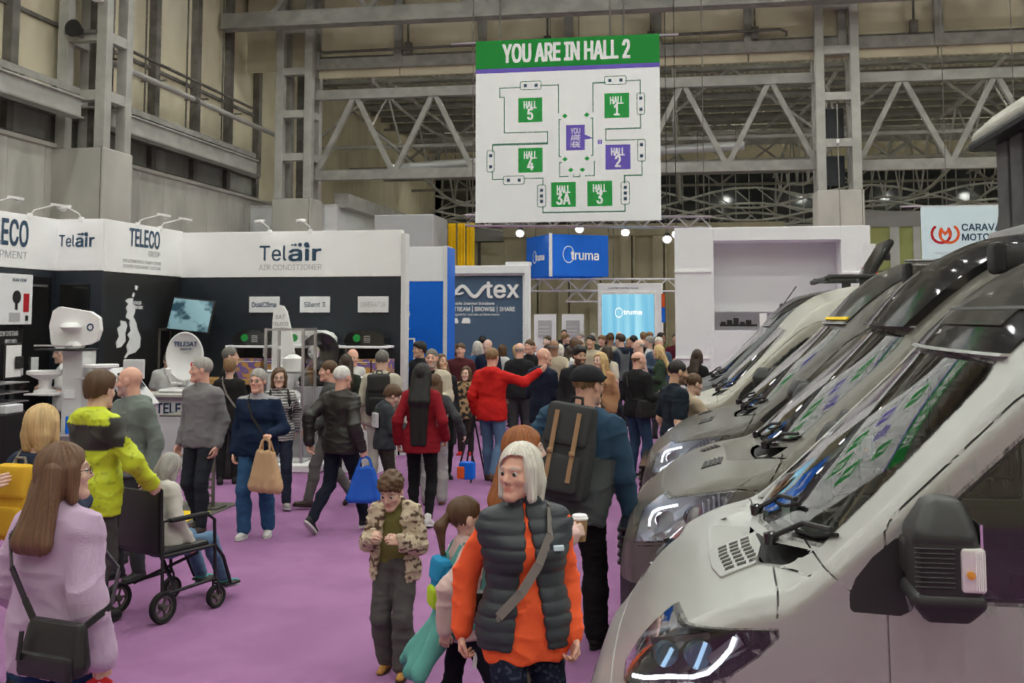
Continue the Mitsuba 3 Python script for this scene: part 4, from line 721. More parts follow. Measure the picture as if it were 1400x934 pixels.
def van(kind, Yc, paint, label, dx=0.0, roof='cap', lights=True, vents='mesh', detail=True):
    S = SHAPES_[kind]; t = thing('camper_van', label, 'van'); X0 = -.45 + dx
    def P(name, m, b, smooth=32, under=t, **kw):
        if isinstance(m, Manifold):
            if m.is_empty(): return None
            m = man2(m)
        elif isinstance(m, list): m = cat(m)
        return part(under, name, (A(m[0]) + A([X0, Yc, 0]), m[1]), b, smooth, **kw)
    O = loft(S); oid = O.original_id()
    if oid < 0: O = O.as_original(); oid = O.original_id()
    I8, I40 = loft(S, .012), loft(S, .04, x0=S['base'] - .12, zb=.62)
    skin8 = O - I8
    body = O - I40
    tl, tp, bs = S['topx'], S['top'], S['base']
    # outlines in side view
    if kind == 'rounded':
        lamp = Polygon([(.17, .925), (.22, 1.0), (.28, 1.08), (.345, 1.135), (.42, 1.15), (.715, 1.172), (.715, 1.15), (.655, 1.09), (.57, 1.025), (.535, .98), (.50, .965), (.43, .965), (.38, .955), (.26, .925)])
        door = Polygon([(1.06, .45), (1.06, 1.50), (1.09, 1.55), (1.30, 1.75), (1.48, 1.92), (1.64, 2.05), (1.8, 2.13), (1.95, 2.15), (2.12, 2.15), (2.12, .45)])
        win = Polygon([(1.14, 1.295), (1.14, 1.475), (1.33, 1.655), (1.52, 1.83), (1.68, 1.95), (1.84, 2.01), (2.05, 2.02), (2.05, 1.295)]).buffer(-.02).buffer(.02)
        sail = Polygon([(.945, 1.245), (.945, 1.30), (.965, 1.35), (1.02, 1.42), (1.09, 1.48), (1.14, 1.50), (1.14, 1.26), (1.10, 1.24)]).buffer(-.018).buffer(.018)
        lines = [[(.715, 1.205), (.735, 1.36)], [(.80, 1.43), (.95, 1.31)], [(.43, 1.0), (.43, .62), (.55, .5)], ]
        scr = Polygon([(-.80, 1.415), (-.4, 1.365), (0, 1.345), (.4, 1.365), (.80, 1.415), (.77, 1.72), (.72, 1.98), (.68, 2.03), (0, 2.065), (-.68, 2.03), (-.72, 1.98), (-.77, 1.72)])
        arch, wz = (.96, .36), .36
    else:
        lamp = Polygon([(.10, .86), (.13, .98), (.17, 1.06), (.24, 1.105), (.42, 1.155), (.70, 1.205), (.60, 1.06), (.53, .95), (.5, .925), (.3, .89)])
        door = Polygon([(1.18, .45), (1.18, 1.44), (1.24, 1.53), (1.5, 1.78), (1.72, 1.985), (1.88, 2.09), (2.0, 2.2), (2.25, 2.2), (2.25, .45)])
        win = Polygon([(1.25, 1.34), (1.25, 1.42), (1.42, 1.575), (1.62, 1.765), (1.80, 1.925), (1.92, 2.0), (2.18, 2.03), (2.18, 1.30)]).buffer(-.02).buffer(.02)
        sail = Polygon([(1.0, 1.34), (1.06, 1.40), (1.25, 1.55), (1.25, 1.30), (1.05, 1.30)])
        lines = [[(.70, 1.205), (.85, 1.20), (.97, 1.39)], [(.12, .84), (.53, .90), (.6, .80)], [(.04, .96), (.12, .98)]]
        scr = Polygon([(-.82, 1.47), (-.4, 1.415), (0, 1.395), (.4, 1.415), (.82, 1.47), (.79, 1.78), (.74, 2.03), (.69, 2.08), (0, 2.115), (-.69, 2.08), (-.74, 2.03), (-.79, 1.78)])
        arch, wz = (1.0, .36), .36
    near, far = (-1.6, -.25), (.25, 1.6)
    sides = (near, far)
    # grooves of panel joints
    gr = [prism(grow(l, .0035), 'y', *s) for l in lines for s in sides] + [prism(door.exterior.buffer(.0035).difference(Polygon(door.buffer(-.02))) if False else Polygon(door.buffer(.003).exterior.coords, [door.buffer(-.004).exterior.coords]).buffer(0), 'y', *s) if False else (prism(door.buffer(.0035), 'y', *s) - prism(door.buffer(-.0035), 'y', *s)) for s in sides]
    gr.append(prism(grow([(-.95, S['zw'] - .02), (-.4, S['zw'] - .085), (.4, S['zw'] - .085), (.95, S['zw'] - .02)], .004), 'x', .3, 1.2))
    if kind == 'rounded': gr.append(prism(grow([(-.80, .845), (.80, .845)], .004), 'x', -.1, .4))
    else: gr.append(prism(grow([(-.90, .955), (.90, .955)], .004), 'x', -.1, .4))
    G = Manifold.batch_boolean(gr, manifold_op_add()) ^ skin8
    lampP = [prism(lamp, 'y', *s) for s in ((-1.6, -.60), (.60, 1.6))]; winP = [prism(win, 'y', *s) for s in sides]; scrP = prism(scr, 'x', bs - .25, tl + .45)
    rear = [prism(sbox(2.45, 1.35, 3.9, 2.0).buffer(.03), 'y', *s) for s in sides]
    pocket = O - loft(S, .085)
    skin2 = O - loft(S, .004)
    # cowl pocket below the windscreen
    cowlpoly = Polygon([(-.72, S['zw'] - .05), (-.35, S['zw'] - .115), (.35, S['zw'] - .115), (.72, S['zw'] - .05), (.80, S['zw'] + .03), (.4, S['zw'] - .025), (0, S['zw'] - .045), (-.4, S['zw'] - .025), (-.80, S['zw'] + .03)])
    cowlP = prism(cowlpoly, 'x', bs - .22, bs + .18)
    tubs = [p_ ^ (O - loft(S, .10)) for p_ in lampP]; hollow = O - loft(S, .078)
    body = body - G - winP[0] - winP[1] - scrP - tubs[0] - tubs[1] - (cowlP ^ (O - loft(S, .05)))
    bump = prism(sbox(-.2, 0, .75, .62), 'y', -2, 2)
    lower = (O ^ bump) - I40
    wheels = [(arch[0], -1), (arch[0], 1), (4.35, -1), (4.35, 1)]
    for (wx, s) in wheels:
        cut = prism(Point(wx, wz).buffer(.42, 20), 'y', *((-1.2, -.62) if s < 0 else (.62, 1.2))); body = body - cut; lower = lower - cut
    body = body - bump
    dp = [prism(door, 'y', *s) for s in sides]; sp = [prism(sail, 'y', *s) for s in sides]
    hoodP = prism(Polygon([(-.2, .845), (.12, .845), (.17, .925), (.22, 1.0), (.28, 1.08), (.345, 1.135), (.42, 1.15), (.715, 1.172), (.735, 1.38), (.95, 1.6), (.4, 1.6), (-.2, 1.2)] if kind == 'rounded' else [(-.2, .955), (.12, .985), (.24, 1.11), (.70, 1.212), (.97, 1.40), (.97, 1.7), (.4, 1.6), (-.2, 1.2)]), 'y', -2, 2)
    if kind == 'rounded': hoodP = hoodP + prism(sbox(-.60, .845, .60, 1.9), 'x', -.2, .6)
    hood = body ^ hoodP ^ prism(sbox(-2, .4, 2, S['zw'] - .02), 'x', -.2, bs + .12) ; body = body - hoodP
    P('body', body - dp[0] - dp[1] - sp[0] - sp[1], paint, 30); P('bonnet', hood, paint, 30)
    P('front_bumper', lower, 'mat_plastic' if kind == 'upright' else paint, 30)
    if kind == 'rounded': P('lower_grille', [box(-.012, .02, -.46, .46, .45 + .035*k, .462 + .035*k) for k in range(4)], 'mat_plastic')
    else: P('grille', [cbox(-.02, .06, -.58, .58, .66 + .05*k, .685 + .05*k, .006) for k in range(5)], 'mat_black_gloss')
    for k, s in enumerate((-1, 1)):
        d = P('door', body ^ dp[k] if False else (body ^ dp[k]) - sp[k], paint, 30)
        P('door_handle', cbox(1.93, 2.08, s*1.02, s*1.055, 1.08, 1.12, .01), 'mat_plastic', False, d)
        P('door_trim', (O - loft(S, .055)) ^ prism(win.buffer(.05), 'y', *sides[k]) - winP[k] - (O - loft(S, .012)), 'mat_trim_pale', 30, d)
        P('side_window', skin(O ^ winP[k], oid), 'mat_side_glass', True)
        P('window_seal', (O ^ (prism(win.buffer(.012), 'y', *sides[k]) - prism(win.buffer(-.012), 'y', *sides[k]))) - loft(S, .02), 'mat_plastic', 30)
        P('mirror_base', (O - loft(S, .05)) ^ sp[k], 'mat_plastic', 30)
        P('rear_window', skin(O ^ rear[k], oid) if False else ((loft(S, -.003) ^ rear[k]) - I8), 'mat_black_gloss', 30)
        # headlight: pocket lining, lamps, light strip, clear cover
        h = P('headlight', tubs[k] - (prism(lamp.buffer(-.007), 'y', *((-1.6, -.607), (.607, 1.6))[k]) ^ hollow), ('mat_black_gloss' if kind == 'rounded' else 'mat_reflector'), 30, label='clear headlight with bright strip' if lights else 'clear headlight')
        if h:
            P('cover', skin(O ^ lampP[k], oid), 'mat_lamp_cover', True, h)
            def on(x, z, d_):   # a point d_ under the skin at side-view position x, z
                return A([x, s*(float(S['W'](max(x - d_*.5, 0))) - d_), z])
            P('rim', (O ^ (prism(lamp.buffer(.006), 'y', *((-1.6, -.607), (.607, 1.6))[k]) - prism(lamp.buffer(-.006), 'y', *((-1.6, -.607), (.607, 1.6))[k]))) - loft(S, .02), 'mat_plastic', 30, h)
            if kind == 'rounded':
                for (x, z, r) in ((.34, 1.045, .04), (.45, 1.06, .045)): P('projector', move(lathe([(0, .02), (r*.6, .015), (r, 0), (r*1.1, -.03), (0, -.03)][::-1], 20), on(x, z, .055), rx=s*H90*.9, rz=-s*.5), 'mat_lens_cool', 40, h)
                P('reflector', [beam(on(.50, 1.03, .06), on(.60, 1.12, .05), .012, .04), beam(on(.30, 1.07, .06), on(.5, 1.12, .055), .012, .02)], 'mat_smoke', 30, h)
                strip = [(.235, .952), (.28, .955), (.36, .975), (.44, .985), (.49, 1.005), (.53, 1.045), (.565, 1.09), (.58, 1.13)]
            else:
                for (x, z, r) in ((.27, 1.0, .055), (.44, 1.03, .06)): P('projector', move(lathe([(0, .02), (r*.6, .015), (r, 0), (r*1.1, -.03), (0, -.03)][::-1], 20), on(x, z, .05), rx=s*H90*.9, rz=-s*.6), 'mat_chrome', 40, h)
                P('reflector', [cbox(.5 + .03*q, .515 + .03*q, *sorted((s*.90, s*.93)), 1.0 + .02*q, 1.12 + .018*q, .004) for q in range(4)], 'mat_reflector', 30, h)
                strip = [(.19, .96), (.195, 1.0), (.215, 1.045), (.25, 1.065), (.36, 1.095)]
            if lights: P('light_strip', tube([on(x, z, .025) for x, z in strip], .008, 8), 'mat_white', True, h, emit=(4.5, 5.0, 5.6))
        # mirror on its arm
        mx, mz = (1.10, 1.28) if kind == 'rounded' else (1.22, 1.32)
        up = Manifold.batch_hull([rbox(mx - .005, mx + .19, s*1.175 - .11, s*1.175 + .11, mz + .20, mz + .30, .045, 4), rbox(mx + .03, mx + .175, s*1.165 - .085, s*1.165 + .085, mz + .26, mz + .365, .05, 4)])
        lo = Manifold.batch_hull([rbox(mx - .01, mx + .20, s*1.175 - .12, s*1.175 + .12, mz + .045, mz + .10, .025, 4), rbox(mx + .02, mx + .18, s*1.165 - .09, s*1.165 + .09, mz, mz + .07, .034, 4)])
        mid = rbox(mx + .005, mx + .19, s*1.175 - .112, s*1.175 + .112, mz + .07, mz + .26, .03, 4)
        mr = P('mirror', Manifold.batch_boolean([up, lo, mid, rbox(mx + .0, mx + .10, min(s*.97, s*1.12), max(s*.97, s*1.12), mz + .10, mz + .22, .02)], manifold_op_add()), 'mat_plastic', 62)
        P('rib', [cbox(mx - .005, mx + .11, *sorted((s*1.175 + s*.108, s*1.175 + s*.117)), mz + .115 + .014*q, mz + .121 + .014*q, .002) for q in range(9)], 'mat_plastic', False, mr)
        P('indicator', rbox(mx + .125, mx + .197, *sorted((s*1.175 + s*.09, s*1.175 + s*.122)), mz + .105, mz + .235, .012), 'mat_indicator', 40, mr, label='clear ribbed indicator lamp')
        P('bulb', move(lathe([(0, 0), (.012, 0), (.012, .01), (0, .012)], 10), (mx + .15, s*1.298, mz + .16), rx=-s*H90), 'mat_amber', 40, mr)
        P('indicator_rib', [box(mx + .165 + .006*q, mx + .168 + .006*q, *sorted((s*1.297, s*1.300)), mz + .115, mz + .225) for q in range(5)], 'mat_white', False, mr)
        P('mirror_glass', box(mx + .188, mx + .196, s*1.175 - .09, s*1.175 + .07, mz + .1, mz + .3), 'mat_chrome', False, mr)
        # seat
        st = P('seat', [*(man2(q) for q in (rbox(1.75, 2.25, s*.45 - .25, s*.45 + .25, .95, 1.12, .05), rbox(2.16, 2.32, s*.45 - .25, s*.45 + .25, 1.05, 1.72, .06)))], 'mat_seat', 35)
        P('headrest', rbox(2.2, 2.31, s*.45 - .13, s*.45 + .13, 1.75, 1.98, .05), 'mat_seat', 35, st)
    P('windscreen', skin(O ^ scrP, oid), 'mat_screen_glass', True, label='raked windscreen')
    P('windscreen_seal', (O ^ (prism(scr.buffer(.012), 'x', bs - .25, tl + .45) - prism(scr.buffer(-.014), 'x', bs - .25, tl + .45))) - loft(S, .02), 'mat_black_gloss', 30)
    P('cowl', (loft(S, .05) ^ prism(cowlpoly.buffer(.01), 'x', bs - .25, bs + .22)) - loft(S, .06), 'mat_black', 30)
    # wipers lying at the foot of the glass
    def onglass(y, z, lift=.012):
        lo_, hi_ = .3, 2.4
        for _ in range(30):
            x = (lo_ + hi_)/2; zz = float(S['z'](x)) - float(S['c'](x))*(y/.9)**2
            lo_, hi_ = (x, hi_) if zz < z else (lo_, x)
        return A([lo_ - lift*.7, y, z + lift*.7])
    for y0 in (-.42, .18):
        w = P('wiper', tube([onglass(y0, S['zw'] - .02, .02), onglass(y0 - .15, S['zw'] + .06, .03), onglass(y0 - .42, S['zw'] + .09, .03)], .010, 8), 'mat_plastic', 40)
        P('blade', tube([onglass(y0 - .1, S['zw'] + .035, .012), onglass(y0 - .3, S['zw'] + .055, .012), onglass(y0 - .44, S['zw'] + .09, .012)], .007, 6), 'mat_rubber', 40, w); P('hub', move(lathe([(0, -.02), (.025, -.02), (.03, .02), (0, .03)], 14), onglass(y0, S['zw'] - .02, .015)), 'mat_black_gloss', 40, w)
    # bonnet vents
    if vents == 'mesh':
        for s in (-1,):
            vp = Polygon([(.50, 1.19), (.525, 1.255), (.60, 1.275), (.625, 1.2)]); ys = (s*.10, s*.62)
            gpl = sbox(min(s*.17, s*.62), -.1, max(s*.17, s*.62), 3)
            pl = Polygon([(.525, s*.19), (.535, s*.45), (.56, s*.60), (.655, s*.585), (.685, s*.40), (.675, s*.19)])   # plan view
            def pz(poly, a, b):
                q = Manifold.extrude(CrossSection([np.asarray(poly.exterior.coords)[:-1][:: 1 if poly.exterior.is_ccw else -1]]), b - a).to_mesh(); return to_man((A(q.vert_properties[:, :3], float) + A([0, 0, a]), q.tri_verts))
            fr = (loft(S, -.005) - I8) ^ pz(pl.buffer(.018).simplify(.002), 1.0, 1.5); holes = []
            for q in range(7):
                for r_ in range(3): 
                    u0 = s*(.205 + .054*q); xx = .545 + .044*r_ + .0022*(q - 2)*(q > 2)*2; holes.append(pz(sbox(xx, min(u0, u0 + s*.042), xx + .033, max(u0, u0 + s*.042)), 1.0, 1.5))
            P('bonnet_vent', fr - Manifold.batch_boolean(holes, manifold_op_add()), paint, 30, label='slatted air vent grille')
            P('vent_back', (loft(S, -.0015) - I8) ^ pz(pl, 1.0, 1.5), 'mat_black', 30)
    elif vents == 'slot':
        for s in (-1, 1):
            pl = Polygon([(.52, s*.28), (.50, s*.46), (.62, s*.48), (.64, s*.28)])
            q = Manifold.extrude(CrossSection([np.asarray(pl.exterior.coords)[:-1][:: 1 if pl.exterior.is_ccw else -1]]), .6).to_mesh(); M = to_man((A(q.vert_properties[:, :3], float) + A([0, 0, 1.0]), q.tri_verts))
            v = P('bonnet_vent', (loft(S, -.003) - I8) ^ M, 'mat_black', 30)
            P('slat', [beam((.53 + .028*j, s*.29, float(S['z'](.53 + .028*j)) + .004), (.52 + .028*j, s*.46, float(S['z'](.52 + .028*j)) - .006), .008, .01) for j in range(4)], 'mat_plastic', False, v)
    # interior
    P('dashboard', rbox(bs + .02, bs + .42, -.88, .88, .95, S['zw'] - .10, .08) ^ loft(S, .045, zb=.5), 'mat_black', 30)
    sw = P('steering_wheel', move(tube([(.19*math.cos(a), .19*math.sin(a), 0) for a in np.linspace(0, 2*math.pi, 25)], .016, 8), (bs + .62, .45, 1.30), ry=-.9), 'mat_plastic', 40); P('steering_hub', move(cbox(-.19, .19, -.05, .05, -.03, .02, .01), (bs + .62, .45, 1.29), ry=-.9), 'mat_black', False, sw)
    P('rear_bulkhead', box(2.6, 2.63, -.95, .95, .65, 2.4), 'mat_trim_pale'); P('cabin_floor', box(bs - .05, 2.6, -.93, .93, .62, .66), 'mat_black')
    for (wx, s) in wheels:
        w = P('wheel', move(move(lathe([(.21, -.11), (.30, -.11), (.335, -.085), (.345, 0), (.335, .085), (.30, .11), (.21, .11), (.21, -.11)], 32), (0, 0, 0), rx=H90), (wx, s*.90, .345)), 'mat_rubber', 40)
        P('rim', move(move(lathe([(0, .05), (.05, .05), (.06, .03), (.19, .07), (.215, .10), (.215, -.1), (0, -.1)][::-1], 32), (0, 0, 0), rx=-s*H90 if False else (H90 if s < 0 else -H90)), (wx, s*.90, .345)), 'mat_alu', 40, w)
        P('spoke_hole', [move(move(lathe([(0, .058), (.03, .06), (.03, .062), (0, .063)], 10), (.12*math.cos(a), .12*math.sin(a), 0)), (0, 0, 0)) for a in np.arange(0, 6.2, .9)] and [move(move(lathe([(.0, .0), (.028, .0), (.028, .006), (0, .006)], 10), (.12*math.cos(a), .12*math.sin(a), .058)), (wx, s*.90, .345), rx=(H90 if s < 0 else -H90)) for a in np.arange(0, 6.2, .9)], 'mat_black', False, w)
    # roofs
    RB, RE = tp + .035, tl + 1.25
    if roof in ('cap', 'dome', 'taupe'):
        capv = prism(Polygon([(-.73, RB), (.73, RB), (.80, RB + .22), (.78, 2.9), (-.78, 2.9), (-.80, RB + .22)]), 'x', tl - .3, RE)
        o = {'cap': .006, 'dome': .03, 'taupe': .008}[roof]
        c_ = P('roof_cap', (loft(S, -o) ^ capv) - I8, {'cap': 'mat_black_gloss', 'dome': 'mat_black_gloss', 'taupe': 'mat_smoke'}[roof], 30, label='glossy dark cap over the cab roof')
        if roof == 'cap':
            P('sky_window', (loft(S, -.010) ^ prism(Polygon([(-.5, RB + .10), (.5, RB + .10), (.55, 2.5), (-.55, 2.5)]), 'x', tl - .2, RE - .5)) - loft(S, .0), 'mat_smoke', 30, c_)
            P('seam', (loft(S, -.011) ^ prism(sbox(-.72, RB + .16, .72, RB + .172), 'x', tl - .2, RE - .5)) - loft(S, 0), 'mat_black', 30, c_)
        if roof == 'taupe':
            P('yellow_strip', (loft(S, -.014) ^ prism(sbox(-.70, RB + .03, .70, RB + .055), 'x', tl - .2, RE)) - loft(S, 0), 'mat_yellow', 30, c_)
        P('cap_trim', (loft(S, -.014) ^ prism(sbox(-.74, RB - .006, .74, RB + .004), 'x', tl - .3, RE)) - I8, 'mat_alu', 30, c_)
    return t, P, S
def manifold_op_add():
    from manifold3d import OpType
    return OpType.Add
v1, P1_, S1 = van('rounded', 4.66, 'mat_paint_silver', 'silver camper van nearest the camera, with slatted bonnet vent and black wing mirror')
v2, P2_, S2 = van('upright', 7.31, 'mat_paint_taupe', 'grey-brown camper van second in the row, with a tall glossy black dome over its cab', vents='slot', roof='dome')
v3, P3_, S3 = van('upright', 10.08, 'mat_paint_brown', 'dark grey-brown camper van third in the row, with a yellow strip above its windscreen', vents='slot', roof='taupe')
v4, P4_, S4 = van('rounded', 12.95, 'mat_paint_sand', 'pale sand coloured camper van fourth in the row, with black roof bars', roof=None, lights=False, vents=None)
v5, P5_, S5 = van('rounded', 15.75, 'mat_paint_slate', 'dark slate camper van at the far end of the row, with a short roof aerial', roof='cap', lights=False, vents=None)
# things fixed on the roofs
aw = P2_('awning', rbox(2.14, 5.2, -1.12, -.96, 2.44, 2.60, .05), 'mat_plastic', 35, label='roof awning case'); P2_('end_cap', rbox(2.10, 2.17, -1.13, -.95, 2.43, 2.61, .03), 'mat_black', 35, aw)
aw = P3_('awning', rbox(2.2, 5.2, -1.12, -.96, 2.46, 2.62, .05), 'mat_paint_brown', 35, label='roof awning case'); P3_('end_cap', rbox(2.16, 2.22, -1.13, -.95, 2.45, 2.63, .03), 'mat_black', 35, aw); P3_('end_bar', tube([(2.15, -1.14, 2.64), (2.6, -1.14, 2.64)], .012, 6), 'mat_alu')
for y in (-.7, .7): P4_('roof_bar', [man2(rbox(1.95, 3.9, y - .035, y + .035, 2.60, 2.66, .02)), box(2.3, 2.4, y - .03, y + .03, 2.4, 2.6), box(3.5, 3.6, y - .03, y + .03, 2.5, 2.6)], 'mat_plastic', 35)
P4_('cross_bar', man2(rbox(1.92, 1.98, -.75, .75, 2.58, 2.64, .02)), 'mat_plastic', 35)
P4_('roof_light_cover', move(man2(rbox(-.04, .04, -.4, .4, 0, .55, .035)), (2.45, .1, 2.60), ry=.55), 'mat_black_gloss', 35, label='tilted glossy black roof hatch lid')
P4_('roof_rail', tube([(2.5, -.9, 2.55), (3.0, -.9, 2.68), (4.6, -.9, 2.66)], .03, 10), 'mat_black_gloss', 35)
P5_('aerial', tube([(1.75, 0, 2.34), (1.95, 0, 2.62)], .008, 6), 'mat_black', True); P5_('aerial_foot', move(lathe([(0, 0), (.04, 0), (.02, .04), (0, .05)], 12), (1.74, 0, 2.33)), 'mat_black', 40)
# pop-up roof tent of the second van
mat('mat_canvas', mottled((.085, .087, .09), (.125, .127, .13), 3.0, 4), .9, .15, bump=mikit.proc(lambda p, n, uv: mikit.fbm(p.x*14, p.y*5, p.z*3)), bs=.02)
tent = P2_('roof_tent', [man2(Manifold.batch_hull([rbox(2.62, 5.2, -.82, .82, 2.70, 2.75, .03), rbox(2.72, 5.2, -.80, .80, 3.44, 3.5, .03)]))], 'mat_canvas', 30, label='grey canvas wall of the raised roof tent')
P2_('tent_hem', man2(rbox(2.58, 5.25, -.85, .85, 2.62, 2.80, .03)), 'mat_grey', 30, tent)
P2_('tent_flap', [man2(rbox(2.60, 2.63, -.6 + .32*k, -.34 + .32*k, 2.78, 3.42, .012)) for k in range(4)], 'mat_canvas', 30, tent)
lid = Manifold.batch_hull([rbox(2.50, 5.3, -.90, .90, 3.44, 3.54, .04), rbox(2.62, 5.3, -.84, .84, 3.56, 3.66, .05)])
P2_('tent_lid', lid, 'mat_white_sat', 30, tent, label='pale moulded lid of the roof tent') if False else P2_('roof_lid', lid, 'mat_paint_sand', 30, label='raised pale lid with dark edge'); P2_('lid_edge', man2(rbox(2.48, 5.3, -.91, .91, 3.40, 3.47, .03)), 'mat_black', 30)
# ---------------------------------------------------------------- people: smooth-union bodies meshed by surface nets
def vcol(): return {'type': 'mesh_attribute', 'name': 'vertex_color'}
mat('mat_skin', vcol(), .48, .4); 
mat('mat_cloth', vcol(), .88, .15, sheen=.25, bump=mikit.proc(lambda p, n, uv: mikit.noise(p.x*330, p.y*330, p.z*330)), bs=.0012)
mat('mat_knit', vcol(), .95, .1, sheen=.4, bump=mikit.proc(lambda p, n, uv: mikit.noise(p.x*170, p.y*170, p.z*240)), bs=.0035)
mat('mat_leather', vcol(), .42, .45, bump=mikit.proc(lambda p, n, uv: mikit.noise(p.x*240, p.y*240, p.z*240)), bs=.0008)
mat('mat_nylon', vcol(), .5, .4); mat('mat_hair', vcol(), .5, .35); mat('mat_eye', vcol(), .12, .5); mat('mat_shoe', vcol(), .6, .3)
EDGES = A([(0,1),(2,3),(4,5),(6,7),(0,2),(1,3),(4,6),(5,7),(0,4),(1,5),(2,6),(3,7)])
CORN = A([[i, j, k] for i in (0, 1) for j in (0, 1) for k in (0, 1)])
def nets(d, o, h):
    """naive surface nets: a smooth closed mesh of the zero level of the grid d"""
    s = d < 0; n = np.zeros(A(d.shape) - 1, np.int8)
    for c in CORN: n += s[c[0]:c[0] + n.shape[0], c[1]:c[1] + n.shape[1], c[2]:c[2] + n.shape[2]]
    ijk = np.argwhere((n > 0) & (n < 8))
    if not len(ijk): return np.zeros((0, 3)), np.zeros((0, 3), int)
    val = np.stack([d[ijk[:, 0] + c[0], ijk[:, 1] + c[1], ijk[:, 2] + c[2]] for c in CORN], 1)
    acc, cnt = np.zeros((len(ijk), 3)), np.zeros(len(ijk))
    for a, b in EDGES:
        va, vb = val[:, a], val[:, b]; m = (va < 0) != (vb < 0)
        t = np.where(m, va / np.where(m, va - vb, 1), 0)
        acc += m[:, None] * (CORN[a] + t[:, None] * (CORN[b] - CORN[a])); cnt += m
    v = o + h * (ijk + acc / cnt[:, None])
    idx = np.full(n.shape, -1, np.int64); idx[tuple(ijk.T)] = np.arange(len(ijk)); quads = []
    for ax in range(3):
        u, w = [(1, 2), (2, 0), (0, 1)][ax]
        lo, hi = [slice(None)]*3, [slice(None)]*3; lo[ax], hi[ax] = slice(0, -1), slice(1, None)
        ed = np.argwhere(s[tuple(lo)] != s[tuple(hi)])
        ed = ed[(ed[:, u] > 0) & (ed[:, w] > 0) & (ed[:, u] < d.shape[u] - 1) & (ed[:, w] < d.shape[w] - 1)]
        q = []
        for du, dw in ((0, 0), (-1, 0), (-1, -1), (0, -1)):
            e = ed.copy(); e[:, u] += du; e[:, w] += dw; q.append(idx[tuple(e.T)])
        q = np.stack(q, 1); inside = s[tuple(ed.T)]
        quads.append(np.where(inside[:, None], q, q[:, ::-1]))
    q = np.vstack(quads); q = q[(q >= 0).all(1)]
    return v, np.vstack([q[:, [0, 1, 2]], q[:, [0, 2, 3]]])
class Field:
    """a smooth union of tapered capsules and ellipsoids; each primitive is evaluated only on its own part of the grid"""
    def __init__(s): s.p = []; s.cuts = []
    def cap(s, a, b, ra, rb=None, flat=None, k=.03, neg=False): s.p.append(('c', A(a, float), A(b, float), ra, ra if rb is None else rb, flat, k, neg)); return s
    def ell(s, c, r, rot=None, k=.03, neg=False): s.p.append(('e', A(c, float), A(r, float), rot, None, None, k, neg)); return s
    def cut(s, fn): s.cuts.append(fn); return s
    def mesh(s, h, pad=.0):
        lo, hi = [], []
        for q in s.p:
            if q[7]: continue
            r = max(q[3], q[4]) if q[0] == 'c' else q[2].max()
            pts = (q[1], q[2]) if q[0] == 'c' else (q[1],)
            for c in pts: lo.append(c - r); hi.append(c + r)
        m = 3*h + .02 + pad; lo, hi = np.min(lo, 0) - m, np.max(hi, 0) + m
        n = np.ceil((hi - lo)/h).astype(int) + 1; ax = [lo[i] + h*np.arange(n[i]) for i in range(3)]
        d = np.full(n, .12, np.float32)
        for kind, a, b, ra, rb, flat, k, neg in s.p:
            r = (max(ra, rb) if kind == 'c' else b.max()) + k + 2.5*h + pad
            l_, h_ = (np.minimum(a, b) - r, np.maximum(a, b) + r) if kind == 'c' else (a - r, a + r)
            sl = tuple(slice(max(int((l_[i] - lo[i])/h), 0), max(min(int((h_[i] - lo[i])/h) + 2, n[i]), 0)) for i in range(3))
            if any(q.stop <= q.start for q in sl): continue
            P = np.stack(np.meshgrid(*[ax[i][sl[i]] for i in range(3)], indexing='ij'), -1).astype(np.float32)
            q = P - a.astype(np.float32)
            if kind == 'c':
                ba = (b - a).astype(np.float32); L = max(float(ba @ ba), 1e-9)
                if flat is not None:
                    nrm, fl = A(flat[0], np.float32), flat[1]; q = q + (q @ nrm)[..., None]*nrm*np.float32(1/fl - 1)
                t = np.clip((q @ ba)/np.float32(L), 0, 1); dd = np.linalg.norm(q - t[..., None]*ba, axis=-1) - (ra + (rb - ra)*t)
                if flat is not None: dd *= np.float32(.5 + .5*flat[1])
            else:
                if ra is not None: q = q @ A(ra, np.float32)
                k0 = np.linalg.norm(q/b.astype(np.float32), axis=-1); k1 = np.linalg.norm(q/(b*b).astype(np.float32), axis=-1); dd = k0*(k0 - 1)/np.maximum(k1, 1e-6)
            cur = d[sl]
            if neg:
                hh = np.clip(.5 - .5*(cur + dd)/k, 0, 1); d[sl] = cur*(1 - hh) - dd*hh + k*hh*(1 - hh)
            else:
                hh = np.clip(.5 + .5*(cur - dd)/k, 0, 1); d[sl] = cur*(1 - hh) + dd*hh - k*hh*(1 - hh)
        if s.cuts:
            P = np.stack(np.meshgrid(*ax, indexing='ij'), -1)
            for fn in s.cuts: d = np.maximum(d, fn(P))
        d[[0, -1]] = np.maximum(d[[0, -1]], .01); d[:, [0, -1]] = np.maximum(d[:, [0, -1]], .01); d[:, :, [0, -1]] = np.maximum(d[:, :, [0, -1]], .01)
        return nets(d, lo, h)
def normals(v, f):
    n = np.zeros_like(v); c = np.cross(v[f[:, 1]] - v[f[:, 0]], v[f[:, 2]] - v[f[:, 0]])
    for k in range(3): np.add.at(n, f[:, k], c)
    return n/np.maximum(np.linalg.norm(n, axis=1, keepdims=True), 1e-12)
def rot(axis, a):
    c, s = math.cos(a), math.sin(a)
    return {'x': A([[1, 0, 0], [0, c, -s], [0, s, c]]), 'y': A([[c, 0, s], [0, 1, 0], [-s, 0, c]]), 'z': A([[c, -s, 0], [s, c, 0], [0, 0, 1.]])}[axis]
